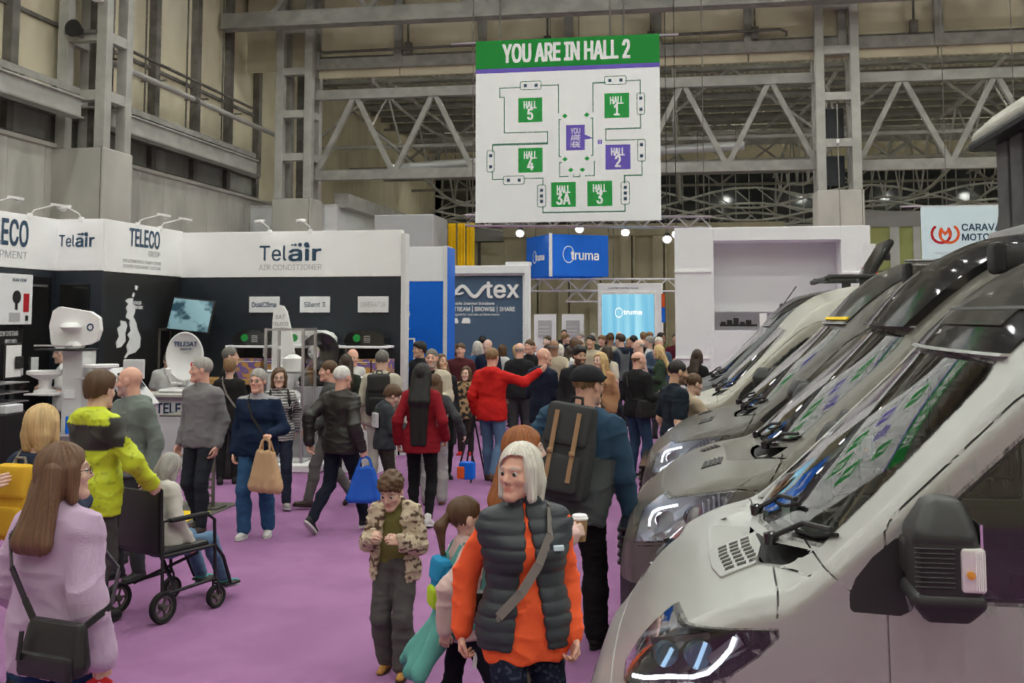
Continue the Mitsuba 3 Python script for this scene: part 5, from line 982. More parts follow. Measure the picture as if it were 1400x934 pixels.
def ik(a, t, l1, l2, hint):
    d = t - a; L = np.linalg.norm(d); 
    if L > (l1 + l2)*.995: t = a + d*(l1 + l2)*.995/L; d = t - a; L = np.linalg.norm(d)
    u = d/L; x = (L*L + l1*l1 - l2*l2)/(2*L); hgt = math.sqrt(max(l1*l1 - x*x, 0)); hv = A(hint, float); hv = hv - u*(hv @ u); hv = norm(hv)
    return a + u*x + hv*hgt, t
ARM = {'down': (.06, .04, -.52), 'fwd': (.04, .22, -.45), 'back': (.08, -.20, -.45), 'bend': (-.03, .27, -.25), 'pocket': (.05, .10, -.42), 'low': (.03, .16, -.48), 'chest': (-.08, .24, -.12), 'phone': (-.12, .28, -.18), 'push': (.02, .36, -.34), 'behind': (-.05, -.16, -.42)}
SKIN = {'fair': (.62, .40, .31), 'pink': (.64, .36, .27), 'tan': (.50, .30, .20), 'brown': (.28, .15, .09), 'pale': (.68, .48, .40)}
HAIR = {'white': (.62, .60, .56), 'grey': (.30, .28, .26), 'dark_grey': (.13, .12, .11), 'black': (.012, .010, .010), 'dark': (.035, .022, .014), 'brown': (.085, .045, .022), 'light_brown': (.20, .115, .055), 'mid_brown': (.125, .066, .036), 'blonde': (.52, .36, .17), 'red': (.26, .085, .025), 'silver': (.55, .52, .46)}
def person(x, y, face, H, label, top, bottom, hair, shoe=((.02, .02, .022), (.02, .02, .02)), skin='fair', arms=('down', 'down'), legs=('stand', 1.0), lean=0, side=0, twist=0, head=(0, 0), build=1.0, woman=False, beard=None, glasses=False, inner=None, vest=None, grip=(.35, .35), group=None, hat=None, belly=0.0, hands=True, palm=None, key='person', short=False):
    k = H/1.75; child = H < 1.45; D = math.hypot(x, y); hd = 1.0 + (1.75 - H)*.46 if child else 1.02
    lod = 0 if D < 7.6 else 1 if D < 13.2 else 2 if D < 17.5 else 3
    hb, hh, hn = (.0085, .0135, .021, .030)[lod], (.0042, .0062, .0095, .0135)[lod], (.0042, .0065, .0105, .016)[lod]
    t = thing(key, label, 'person', group); RW = rot('z', math.radians(face)); W0 = A([x, y, 0.])
    def world(v): return A(v, float) @ RW.T + W0
    def put(name, vf, b, col, under=t, lab=None, amp=0, fr=9.0, seed=0, smooth=True):
        v, f = vf
        if not len(v): return None
        if amp: v = v + normals(v, f)*(amp*((meshkit.fbm(v*A([fr, fr, fr*.8]) + seed*7.3, 3) - .5)*1.6 + .9*((1 - abs(2*meshkit.noise(v*A([fr*.9, fr*.9, fr*1.9]) + (meshkit.noise(v*5.0, 2)*2)[:, None] + seed*3.1, 4) - 1))**3 - .3)))[:, None]
        c = col(v) if callable(col) else np.broadcast_to(A(col, float), v.shape)
        return part(under, name, (world(v), f), b, smooth, color=c, label=lab)
    rs = rng.integers(0, 1000)
    # skeleton
    pel = A([0, 0, .95])*k; Rt = rot('z', math.radians(twist)) @ rot('y', math.radians(side)) @ rot('x', -math.radians(lean))
    lg_mode, st = legs
    if lg_mode == 'sit': pel = A([0, 0, .50])
    def tr(p): return pel + (A(p, float)*k - A([0, 0, .95])*k) @ Rt.T
    fy = Rt @ A([0, 1., 0]); w = build
    sw = (.150 if woman else .168)*w*(.96 if child else 1)
    sh = {s: tr((s*sw, -.01, 1.40)) for s in (-1, 1)}
    hip = {s: pel + A([s*.088*w, 0, -.03])*k for s in (-1, 1)}
    an, knee, toe = {}, {}, {}
    for s in (-1, 1):
        ty, tz, pt = 0, .085, 0
        if lg_mode in ('walkR', 'walkL'):
            front = (s == 1) == (lg_mode == 'walkR'); ty, tz, pt = (.27*st, .09, .12*st) if front else (-.30*st, .085 + .085*st, -.75*st)
        if lg_mode == 'stand': ty = .03*s*st
        a_ = A([s*.10*w, ty, tz])*k
        if lg_mode == 'sit': a_ = A([s*.13, .50, .16]); pt = .0
        knee[s], an[s] = ik(hip[s], a_, .43*k, .415*k, (s*.12, 1, 0)); toe[s] = pt
    el, wr = {}, {}
    for s, a_ in ((-1, arms[0]), (1, arms[1])):
        off = ARM[a_] if isinstance(a_, str) else a_[:3]
        hint = a_[3] if not isinstance(a_, str) and len(a_) > 3 else (s*.5, -1, -.35)
        tgt = sh[s] + Rt @ (A([s*off[0], off[1], off[2]])*k); el[s], wr[s] = ik(sh[s], tgt, .285*k, .265*k, Rt @ A(hint, float))
    nb = tr((0, -.015, 1.47)); Rh = Rt @ rot('z', math.radians(head[0])) @ rot('x', math.radians(head[1])); Rh = rot('z', math.radians(head[0] + twist)) @ rot('x', math.radians(head[1]) - math.radians(lean)*.35)
    hc = nb + Rh @ A([0, .035, .165*(.95 + .05*hd)])*k; hs = k*hd*(1.03 if not child else 1.03)
    def hw(p): return hc + (A(p, float)*hs) @ Rh.T
    def head_field(off=0.0):
        F = Field(); e = lambda c, r, kk=.02, neg=False: F.ell(hw(c), (A(r, float) + off)*hs, Rh, kk*hs, neg)
        return F, e
    # head, neck, hands and a core under the clothes: the body, one mesh
    F, e = head_field()
    e((0, -.014, .032), (.074, .093, .084)); e((0, .024, -.022), (.060, .066, .088)); 
    F.cap(hw((-.040, .012, -.062)), hw((-.014, .066, -.094)), .020*hs, .019*hs, k=.022*hs); F.cap(hw((.040, .012, -.062)), hw((.014, .066, -.094)), .020*hs, .019*hs, k=.022*hs)
    F.cap(hw((-.007, .078, -.094)), hw((.007, .078, -.094)), .0155*hs, k=.024*hs)
    for s in (-1, 1):
        F.cap(hw((s*.012, .080, .030)), hw((s*.043, .064, .027)), .010*hs, .008*hs, k=.014*hs); e((s*.040, .058, -.020), (.022, .022, .02), .02)
        F.ell(hw((s*.031, .094, .008)), A([.017, .017, .0088])*hs, Rh, .009*hs, True)
        e((s*.075, -.004, .0), (.010, .020, .032), .008)
    F.cap(hw((0, .084, .022)), hw((0, .1035, -.019)), .0082*hs, .0115*hs, k=.014*hs); F.cap(hw((-.0105, .091, -.027)), hw((.0105, .091, -.027)), .0082*hs, k=.010*hs)
    F.cap(hw((-.019, .078, -.054)), hw((.019, .078, -.054)), .0105*hs, k=.006*hs); F.cap(hw((-.014, .079, -.066)), hw((.014, .079, -.066)), .0105*hs, k=.006*hs)
    nr = (.050 if woman or child else .060)*k*(.8 if child else 1)
    F.cap(hw((0, -.022, -.05)), nb - A([0, 0, .05])*k, nr, nr*1.12, k=.03*k)
    hv, hf = F.mesh(hh)
    sk = A(SKIN[skin], float); hcol = A(HAIR[hair[1]], float); bcol = hcol if hair[0] != 'none' else sk*.6
    def skincol(v):
        q = ((v - hc) @ Rh)/hs; c = np.tile(sk, (len(v), 1))
        lip = np.exp(-((q[:, 0]/.022)**4 + ((q[:, 2] + .060)/.0115)**4)) * (q[:, 1] > .07); c = c*(1 - .55*lip[:, None]) + A(sk*A([.85, .42, .42]))*.55*lip[:, None]
        br = np.exp(-(((abs(q[:, 0]) - .031)/.020)**4 + ((q[:, 2] - .0335 + .15*np.maximum(abs(q[:, 0]) - .03, 0))/.0058)**4))*(q[:, 1] > .05); c = c*(1 - .8*br[:, None]) + (bcol*.7 + sk*.08)*.8*br[:, None]
        if beard is not None:
            bd = (q[:, 2] < -.028 + .3*np.maximum(.02 - q[:, 1], 0)*0) & (q[:, 1] > -.005) & (q[:, 2] > -.125) & (lip < .3) & ~((abs(q[:, 0]) < .02) & (q[:, 2] > -.042)) ; bw = (beard[1]*np.clip((-.022 - q[:, 2] - .25*np.maximum(q[:, 1] - .03, 0))/.016 + 1, 0, 1)*(.75 + .5*meshkit.noise(v*160, 3)))[bd, None]; c[bd] = c[bd]*(1 - np.clip(bw, 0, 1)) + A(HAIR[beard[0]])*np.clip(bw, 0, 1)
        return c
    bodies, cols = [(hv, hf)], [skincol(hv)]
    # hands
    hand = {}
    for s in (-1, 1):
        d_ = norm(wr[s] - el[s]); pn = A(palm[(s + 1)//2], float) if palm and palm[(s + 1)//2] is not None else Rt @ A([-s*1., .25, 0]); pn = norm(pn - d_*(pn @ d_)); sd = np.cross(d_, pn)
        sd = sd if sd @ (Rt @ A([0, 1., .4])) > 0 else -sd
        hand[s] = (wr[s], d_, pn, sd)
        if not hands: continue
        F = Field(); q = .95*k*(1.04 if child else 1.0)*(.93 if woman else 1.0); g = grip[(s + 1)//2]
        base = wr[s]; F.cap(base - d_*.05*q, base + d_*.012*q, .027*q, .026*q, (pn, .75), k=.02*q)
        for i, (u, ln) in enumerate(((.030, .92), (.010, 1.0), (-.010, .95), (-.029, .78))):
            kn = base + d_*(.088 - .004*abs(i - 1))*q + sd*u*q; F.cap(base + d_*.015*q + sd*u*.6*q, kn, .0155*q, .0115*q, k=.012*q)
            p, dd, a_ = kn, d_, 0
            for ang, l_, r_ in ((30 + 50*g, .042, .0098), (35 + 55*g, .027, .0088), (20 + 40*g, .021, .0078)):
                a_ += ang*(.35 + .65*g)*(1 + .08*i); dd = d_*math.cos(math.radians(a_)) + pn*math.sin(math.radians(a_)); e_ = p + dd*l_*ln*q; F.cap(p, e_, r_*q, r_*.92*q, k=.004*q); p = e_
        t0 = base + d_*.022*q + sd*.022*q; t1 = base + d_*.055*q + sd*.050*q + pn*.014*q; t2 = t1 + (d_*.030 + sd*(.012 - .02*g) + pn*(.008 + .014*g))*q; t3 = t2 + (d_*.022 - sd*.008*g + pn*(.004 + .012*g))*q
        F.cap(t0, t1, .0165*q, .0125*q, k=.012*q); F.cap(t1, t2, .0115*q, .0105*q, k=.006*q); F.cap(t2, t3, .0105*q, .0085*q, k=.005*q)
        m = F.mesh(hn); bodies.append(m); cols.append(np.tile(sk, (len(m[0]), 1)))
    # the figure under the clothes
    def torso(F, o, arms_=True, legs_=False, wide=0.0, loose=0.0, k0=.05):
        kk = k0*k; wm = 1 if woman else 0
        F.cap(tr((-.065*w, 0, .955)), tr((.065*w, 0, .955)), (.108 + .008*wm)*k*w + o, flat=(fy, .86), k=kk)
        F.cap(tr((-.03*w, .012 + belly*.5, 1.06)), tr((.03*w, .012 + belly*.5, 1.06)), (.120 - .012*wm + belly*.5 + loose)*k*w + o, flat=(fy, .82 + belly*1.2), k=kk)
        F.cap(tr((-.045*w, .0, 1.20)), tr((.045*w, .0, 1.20)), (.118 - .016*wm + loose*.8)*k*w + o, flat=(fy, .80), k=kk)
        F.cap(tr((-.07*w, .0, 1.33)), tr((.07*w, .0, 1.33)), (.112 - .010*wm)*k*w + o, flat=(fy, .86), k=kk)
        if wm and not child:
            for s in (-1, 1): F.ell(tr((s*.068, .075, 1.285)), A([.062, .06, .06])*k + o*.7, None, kk)
        for s in (-1, 1): F.cap(tr((s*.040, -.018, 1.440)), sh[s], .050*k + o*.6, .052*k*w + o*.6, k=kk)
        F.cap(tr((0, -.015, 1.40)), tr((0, -.012, 1.475)), .075*k + o*.6, .056*k + o*.4, k=kk)
    def arm(F, s, o, to=1.0, cuff=.0, k0=.03):
        e_ = el[s]; F.cap(sh[s], e_, .052*k*w + o*.8, .041*k*w + o, k=k0*k)
        if to > 0: F.cap(e_, e_ + (wr[s] - e_)*to, .041*k*w + o, .031*k + o + cuff, k=k0*k)
    def leg(F, s, o, ro=0.0, to=1.0, k0=.03):
        F.cap(hip[s], knee[s], .086*k*w + o, .056*k + o + ro*.35, k=k0*k)
        c_ = knee[s] + (an[s] - knee[s])*.35 + A([0, -.014, 0])*k
        F.cap(knee[s], c_, .054*k + o + ro*.4, .053*k + o + ro*.6, k=k0*k); F.cap(c_, knee[s] + (an[s] - knee[s])*to, .052*k + o + ro*.7, .040*k + o + ro, k=k0*k)
    F = Field(); torso(F, -.012)
    for s in (-1, 1): leg(F, s, -.01); arm(F, s, -.006 if not short else 0)
    m = F.mesh(max(hb*1.5, .022) if not short else max(hb, .012)); bodies.append(m); cols.append(np.tile(sk, (len(m[0]), 1)))
    vf = cat(bodies); part(t, 'body', (world(vf[0]), vf[1]), 'mat_skin', True, color=np.vstack(cols))
    # eyes
    if lod < 3 and not (hair[0].startswith('cover')):
        for s in (-1, 1):
            c_ = hw((s*.031, .0735, .0065)); E = move(lathe([(0, -.0128)] + [(.0128*math.sin(a), -.0128*math.cos(a)) for a in np.linspace(.25, math.pi - .25, 9)] + [(0, .0128)], 14), (0, 0, 0), s=hs)
            v = E[0] @ rot('x', -H90).T; rad = np.linalg.norm(v[:, [0, 2]], axis=1)/hs; c = np.where(((v[:, 1] > 0) & (rad < .0078))[:, None], A([.03, .022, .018]), A([.45, .42, .39])); v = v @ Rh.T + c_
            part(t, 'eye', (world(v), E[1]), 'mat_eye', True, color=c)
    # trousers
    if bottom:
        F = Field(); kk = .05*k
        F.cap(tr((-.065*w, 0, .955)), tr((.065*w, 0, .955)), .112*k*w + .008, flat=(fy, .86), k=kk); F.cap(tr((0, .0, 1.0)), tr((0, 0, 1.06)), .115*k*w + .004, flat=(fy, .85), k=kk)
        for s in (-1, 1): leg(F, s, bottom.get('o', .008), bottom.get('wide', .007), bottom.get('to', .97))
        put('trousers' if not bottom.get('name') else bottom['name'], F.mesh(hb), bottom.get('m', 'mat_cloth'), bottom['c'], amp=bottom.get('amp', .007 if lod < 2 else 0), fr=11, seed=rs)
    # shoes
    for s in (-1, 1):
        R_s = rot('z', -s*.12) @ rot('x', toe[s]); 
        def fw(p): return an[s] + R_s @ (A(p, float)*k*(1.0 if not child else 1.06))
        F = Field(); F.cap(fw((0, -.035, -.045)), fw((0, .02, -.04)), .034*k, .038*k, k=.02*k); F.cap(fw((0, .02, -.045)), fw((0, .135, -.058)), .041*k, .033*k, (R_s @ A([0, 0, 1.]), .8), k=.03*k)
        F.cap(fw((0, -.02, -.03)), fw((0, -.012, shoe[2] if len(shoe) > 2 else .02)), .040*k, .042*k, k=.02*k); F.cut(lambda P: -(((P - an[s]) @ R_s[:, 2])/k + .074))
        sk_ = put('shoe', F.mesh(max(hb*.75, .007)), 'mat_shoe', shoe[0])
        out = Polygon([(.040*math.sin(a)*(1 + .12*math.cos(a)), .045 + .125*math.cos(a)) for a in np.linspace(0, 2*math.pi, 20, endpoint=False)]).buffer(.004); z0, z1 = -.088, -.064
        ve, fe = extrude(out, z1 - z0); put('sole', (A([fw((p[0], p[1], p[2] + z0)) for p in ve]), fe), 'mat_shoe', shoe[1], under=sk_, smooth=False) if sk_ else None
    # inner shirt
    if inner:
        F = Field(); torso(F, .004)
        if inner.get('sleeves'): [arm(F, s, .008, .92) for s in (-1, 1)]
        F.cut(lambda P: inner.get('hem', .93)*k - P[..., 2] if lg_mode != 'sit' else P[..., 2]*0 - 1)
        put(inner.get('name', 'shirt'), F.mesh(hb), inner.get('m', 'mat_cloth'), inner['c'], amp=.004 if lod < 2 else 0, seed=rs)
    # top garment
    def garment(g, name):
        o = g.get('o', .016); F = Field(); torso(F, o, loose=g.get('loose', .0)); hem = g.get('hem', .86)
        for s in (-1, 1):
            if g.get('sleeve', .95) > -.5: arm(F, s, o*.8, g.get('sleeve', .95), g.get('cuff', .004)) if g.get('sleeve', .95) > 0 else F.cap(sh[s], sh[s] + (el[s] - sh[s])*.72, .058*k*w + o, .056*k*w + o, k=.03*k)
        if g.get('sleeve', .95) <= -.5: pass
        if hem < .93: F.cap(tr((-.05*w, 0, hem + .05)), tr((.05*w, 0, hem + .05)), (.118 + g.get('flare', .0))*k*w + o, flat=(fy, .88), k=.05*k); F.cap(tr((-.05*w, 0, hem + .02)), tr((-.05*w, 0, 1.0)), .11*k*w + o, flat=(fy, .9), k=.05*k); F.cap(tr((.05*w, 0, hem + .02)), tr((.05*w, 0, 1.0)), .11*k*w + o, flat=(fy, .9), k=.05*k)
        if g.get('collar'): F.cap(tr((-.0, -.02, 1.465)), tr((0, -.010, 1.465 + g['collar'])), .066*k + o*.5, .064*k + o*.3, k=.02*k); F.cut(lambda P: ((P - tr((0, -.01, 1.475 + g['collar']))) @ (Rt @ A([0, -.25, .97]))) - .0)
        if g.get('hood'): F.cap(tr((-.06, -.085, 1.44)), tr((.06, -.085, 1.44)), .052*k, flat=(Rt @ A([0, 0, 1.]), 1.25), k=.03*k); F.cap(tr((-.085, -.02, 1.475)), tr((-.05, -.09, 1.46)), .034*k, .045*k, k=.03*k); F.cap(tr((.085, -.02, 1.475)), tr((.05, -.09, 1.46)), .034*k, .045*k, k=.03*k); F.cap(tr((-.085, -.02, 1.475)), tr((-.03, .075, 1.43)), .034*k, .02*k, k=.02*k); F.cap(tr((.085, -.02, 1.475)), tr((.03, .075, 1.43)), .034*k, .02*k, k=.02*k)
        if lg_mode != 'sit': F.cut(lambda P: hem*k + (.004*np.sin(np.arctan2(P[..., 1], P[..., 0])*5 + rs)) - ((P - pel) @ Rt[:, 2] + .95*k))
        else: F.cut(lambda P: .44 - P[..., 2])
        if g.get('open') is not None:   # open front: a wedge is left out
            a0, wd = g['open'], g.get('gap', .05)
            F.cut(lambda P: np.minimum(wd*k*(np.clip(1.55 - ((P - pel) @ Rt[:, 2])/k/.45*.6, .35, 1.6) if not g.get('vee') else np.clip(1.5 - ((P - pel) @ Rt[:, 2])/k/.36, .12, 2)) - abs((P - pel) @ Rt[:, 0] - a0*k), ((P - pel) @ Rt[:, 1])*1.0 - .02*k))
        m = F.mesh(hb); v, f = m
        if g.get('quilt'):
            ql = g['quilt']; zz = ((v - pel) @ Rt[:, 2]); v = v + normals(v, f)*(.010*np.sqrt(np.abs(np.sin(zz*math.pi/ql))) - .006)[:, None]
        return put(name, (v, f), g.get('m', 'mat_cloth'), (lambda vv: g['c'](((vv - pel) @ Rt)/k + A([0, 0, .95]), vv)) if callable(g['c']) else g['c'], amp=g.get('amp', .010) if lod < 3 else 0, fr=g.get('fr', 8.0), seed=rs + 3, lab=g.get('label'))
    tk = garment(top, top.get('name', 'top'))
    if vest: garment(vest, vest.get('name', 'waistcoat'))
    # hair
    st_, hc_ = hair[0], hcol
    if st_ != 'none':
        F, e = head_field(); th = {'short': .012, 'crop': .006, 'fringe': .003, 'bob': .018, 'long': .016, 'pony': .010, 'curly': .020, 'thick': .018, 'bun': .010}[st_]
        e((0, -.016, .034 + (th*.8 if st_ not in ('bob', 'long') else 0)), (.074 + th*(.75 if st_ in ('bob', 'long') else .62), .093 + th*(1 if st_ in ('bob', 'long') else .7), .084 + th*(1 if st_ in ('bob', 'long') else .55)), .02)
        def hl(P):
            q = ((P - hc) @ Rh)/hs; x_, y_, z_ = q[..., 0], q[..., 1], q[..., 2]
            if st_ in ('bob', 'long'): return np.where(z_ > .092 - 7.5*x_**2 - .35*(x_ + .02)*(y_ > 0), -.02, y_ - np.where(abs(x_) > .052, .046 - .5*np.maximum(z_ - .02, 0)*0, .012))*hs*.8
            line = .004 + .62*y_ + np.where(y_ > .02, .010*np.cos(x_*45), 0) - .022*np.exp(-((y_ + .012)/.014)**2)*(abs(x_) > .05) + .004*np.sin(x_*90)
            dcut = (line - z_)*.8
            if st_ == 'fringe': dcut = np.maximum(dcut, np.minimum(z_ - .040, .10)) if True else dcut; dcut = np.maximum(dcut, y_ - .030)
            return dcut*hs
        if st_ in ('bob', 'long'):
            e((0, -.028, -.015), (.088, .092, .105), .03); 
            for s in (-1, 1): F.cap(hw((s*.070, .005, .02)), hw((s*.076, .020, -.10)), .024*hs, .022*hs, k=.03*hs)
            F.cap(hw((-.045, -.065, -.05)), hw((-.045, -.065, -.115)), .045*hs, .035*hs, k=.03*hs); F.cap(hw((.045, -.065, -.05)), hw((.045, -.065, -.115)), .045*hs, .035*hs, k=.03*hs)
        if st_ in ('short', 'thick', 'curly') and (woman or st_ == 'thick'): e((0, -.03, .0), (.080, .088, .095), .03)
        if st_ == 'curly' or st_ == 'thick': e((0, .045, .085), (.058, .045, .032), .03)
        F.cut(hl)
        if hat: F.cut(lambda P: ((((P - hc) @ Rh)/hs)[..., 2] - .030)*hs)
        v, f = F.mesh(hh*1.05, pad=.01)
        if st_ == 'long':
            L = hair[2] if len(hair) > 2 else .30; G = Field(); back = Rt @ A([0, -1., 0]); sp = tr((0, -.115 - top.get('o', .016), 1.36)); lo_ = sp + A([0, 0, -L])*k + back*.02
            for u in (-1.1, -.4, .4, 1.1):
                a_ = hw((u*.050, -.055, .02)); b_ = sp + (Rt @ A([1., 0, 0]))*u*(.066 if L > .4 else .058)*k; c_ = lo_ + (Rt @ A([1., 0, 0]))*u*(.062 if L > .4 else .050)*k
                G.cap(a_, b_, .045*hs, (.05 if L > .4 else .040)*k, k=.03); G.cap(b_, c_, .040*k, .020*k, (back, .6), k=.03)
            if len(hair) > 3:
                for s in (-1, 1): G.cap(hw((s*.078, .01, -.05)), tr((s*.095, .085, 1.36)), .026*hs, .026*k, k=.03); G.cap(tr((s*.095, .085, 1.36)), tr((s*.10, .10, 1.22)), .026*k, .012*k, k=.03)
            m2 = G.mesh(hh*1.3); v, f = cat([(v, f), m2])
        if st_ == 'pony':
            G = Field(); G.cap(hw((0, -.105, .035)), hw((.0, -.155, -.02)), .024*hs, .032*hs, k=.02); G.cap(hw((0, -.155, -.02)), hw((0, -.15, -.17)), .032*hs, .014*hs, k=.02); m2 = G.mesh(hh*1.2); v, f = cat([(v, f), m2])
        if st_ == 'bun': G = Field(); G.ell(hw((0, -.115, .045)), A([.04, .035, .04])*hs, None, .02); v, f = cat([(v, f), G.mesh(hh*1.2)])
        q = (v - hc) @ Rh / hs; ang = np.arctan2(q[:, 0], q[:, 1] + .02); am = .0045 if st_ != 'curly' else .011
        strand = meshkit.noise(np.stack([ang*11, q[:, 2]*9, q[:, 1]*9], 1) if st_ != 'curly' else q*42, 5) - .5; fine = meshkit.noise(np.stack([ang*38, q[:, 2]*10, q[:, 1]*12], 1), 9)
        v = v + normals(v, f)*(am*2*hs*strand)[:, None]
        part(t, 'hair', (world(v), f), 'mat_hair', True, color=np.clip(hc_[None]*(.62 + .76*fine[:, None]), 0, 1))
    if hat:
        F, e = head_field(); e((0, -.010, .042), (.096, .114, .086), .02); F.cut(lambda P: (.026 - .12*(((P - hc) @ Rh)/hs)[..., 1]*0 - (((P - hc) @ Rh)/hs)[..., 2])*hs); F.cap(hw((-.045, .075, .05)), hw((.045, .075, .05)), .03*hs, flat=(Rh @ A([0, 0, 1.]), .4), k=.02) if hat[1] == 'flat' else None
        put('cap', F.mesh(hh*1.1), 'mat_cloth', hat[0], amp=.002)
    if glasses:
        ms = []
        for s in (-1, 1):
            ms.append(tube([hw((s*.031 + .021*math.cos(a), .098, .006 + .016*math.sin(a))) for a in np.linspace(0, 2*math.pi, 17)], .0016*hs, 5)); ms.append(tube([hw((s*.052, .096, .010)), hw((s*.078, .02, .010))], .0016*hs, 5))
        ms.append(tube([hw((-.01, .098, .012)), hw((.01, .098, .012))], .0016*hs, 5)); m = cat(ms); part(t, 'glasses', (world(m[0]), m[1]), 'mat_black', True)
    return dict(key=t, world=world, tr=lambda p: world(tr(p)), wr={s: world(wr[s]) for s in wr}, hand={s: tuple([world(hand[s][0])] + [RW @ q for q in hand[s][1:]]) for s in hand}, el={s: world(el[s]) for s in el}, sh={s: world(sh[s]) for s in sh}, R=RW, Rt=RW @ Rt, hw=lambda p: world(hw(p)), k=k, an={s: world(an[s]) for s in an})
# ---------------------------------------------------------------- the visitors
def frame_part(f, parent, name, vf, b, smooth=35, **kw):      # a mesh given in the wearer's upright torso coordinates (metres at 1.75 m height)
    if isinstance(vf, list): vf = cat(vf)
    return part(parent, name, (f['tr'](vf[0]), vf[1]), b, smooth, **kw)
def M2(m): return man2(m)
def strap(pts, w, th, n=3):
    """a flat band through points; each with a width direction from the next"""
    p = A(pts, float); t = np.gradient(p, axis=0); out = p - A([p[:, 0].mean()*0, 0, 0]); ms = []
    for a, b in zip(p[:-1], p[1:]):
        nrm = norm(A([(a[0] + b[0])/2, (a[1] + b[1])/2, 0])); ms.append(beam(a, b, w, th, nrm))
    return cat(ms)
def backpack(f, label, m, w=.30, h=.46, d=.15, z=1.22, off=.115, straps='mat_black', flap=None, pocket=None, leather=None, scale=1.0):
    b = thing('backpack', label, 'backpack'); y = -off
    frame_part(f, b, 'body', M2(Manifold.batch_hull([rbox(-w/2, w/2, y - d*.8, y, z - h/2, z + h*.2, .05), rbox(-w*.42, w*.42, y - d*.62, y, z + h*.2, z + h/2, .05)])), m)
    frame_part(f, b, 'pocket', M2(rbox(-w*.36, w*.36, y - d*1.02, y - d*.5, z - h*.42, z - h*.02, .03)), pocket or m); 
    frame_part(f, b, 'flap', M2(Manifold.batch_hull([rbox(-w*.44, w*.44, y - d*.84, y - .01, z + h*.30, z + h*.53, .04), rbox(-w*.4, w*.4, y - d*.9, y - d*.6, z + h*.08, z + h*.2, .02)])), flap or m)
    for s in (-1, 1):
        frame_part(f, b, 'shoulder_strap', strap([(s*.095, y - .01, z + h*.42), (s*.105, -.05, 1.475), (s*.115, .06, 1.465), (s*.125, .125, 1.36), (s*.15, .09, 1.18), (s*.165, -.06, 1.06)], .05, .012), straps)
        if leather: frame_part(f, b, 'leather_strap', [beam((s*.07, y - d*.90, z + h*.44), (s*.07, y - d*1.06, z - h*.3), .028, .01, (0, 1, 0)), M2(rbox(s*.07 - .02, s*.07 + .02, y - d*1.09, y - d*1.02, z - h*.02, z + h*.03, .008))], leather)
    frame_part(f, b, 'grab_handle', tube([(-.04, y - .03, z + h*.5), (-.03, y - .03, z + h*.6), (.03, y - .03, z + h*.6), (.04, y - .03, z + h*.5)], .010, 8), straps, 40)
    return b
def carrier(pos, d, label, m, w=.30, h=.34, t_=.12, drop=.14, name='carrier_bag', taper=.7):
    """a soft bag hanging from a hand at pos; d: its broad direction in plan"""
    b = thing(name, label, 'bag'); pos = A(pos, float); d = norm(A([d[0], d[1], 0])); n = A([-d[1], d[0], 0]); up = A([0, 0, 1.])
    F = Field(); c = pos - up*drop
    for u in (-1, -.33, .33, 1):
        F.cap(c + d*u*w*.5*taper - up*.02, c + d*u*w*.46 - up*(h - t_*.4), t_*.20, t_*.42, (n, .8), k=.05)
    F.cut(lambda P: (P[..., 2] - (c[2] - .0 + .012*np.sin(((P - c) @ d)*60))))
    F.cut(lambda P: (c[2] - h) - P[..., 2])
    v, f = F.mesh(.011); v = v + normals(v, f)*(.012*((1 - abs(2*meshkit.noise(v*A([9, 9, 4]), 3) - 1))**2 - .3))[:, None]
    part(b, 'body', (v, f), m, True)
    for s in (-1, 1):
        q = [c + d*(-.25*w) + n*s*t_*.2 - up*.03, pos + d*(-.045) + n*s*.006 - up*.02, pos + n*s*.004 + up*.006, pos + d*.045 + n*s*.006 - up*.02, c + d*(.25*w) + n*s*t_*.2 - up*.03]
        part(b, 'handle', cat([beam(a_, b_, .024, .004, n) for a_, b_ in zip(q[:-1], q[1:])]), m)
    return b
def crossbody(f, label, m, side=1, hip=(.20, .06, .92), size=(.26, .09, .17), yoff=0.135, frontal=True, strap_m=None, z0=1.47, name='shoulder_bag', neck=.06):
    """strap from the shoulder of -side over chest and back to a bag at the hip of side"""
    b = thing(name, label, 'bag'); s = side
    for fr in (1, -1):
        frame_part(f, b, 'strap', strap([(-s*neck*1.6, fr*.02 - .02, z0 + .035), (-s*neck*1.3, fr*(yoff - .03), z0 - .05), (-s*.02, fr*yoff, z0 - .20), (s*.09, fr*(yoff - .005), z0 - .36), (hip[0]*s*.9, hip[1] + fr*.03, hip[2] + size[2]*.5)], .028, .006), strap_m or m)
    frame_part(f, b, 'body', M2(Manifold.batch_hull([rbox(s*hip[0] - size[1]/2, s*hip[0] + size[1]/2, hip[1] - size[0]/2, hip[1] + size[0]/2, hip[2] - size[2]*.5, hip[2] + size[2]*.15, .04), rbox(s*hip[0] - size[1]*.3, s*hip[0] + size[1]*.3, hip[1] - size[0]*.42, hip[1] + size[0]*.42, hip[2] + size[2]*.15, hip[2] + size[2]*.5, .02)])), m, 40)
    frame_part(f, b, 'flap', M2(rbox(min(s*(hip[0] + size[1]*.2), s*(hip[0] + size[1]*.56)), max(s*(hip[0] + size[1]*.2), s*(hip[0] + size[1]*.56)), hip[1] - size[0]*.44, hip[1] + size[0]*.44, hip[2] - size[2]*.05, hip[2] + size[2]*.45, .015)), m, 40)
    return b
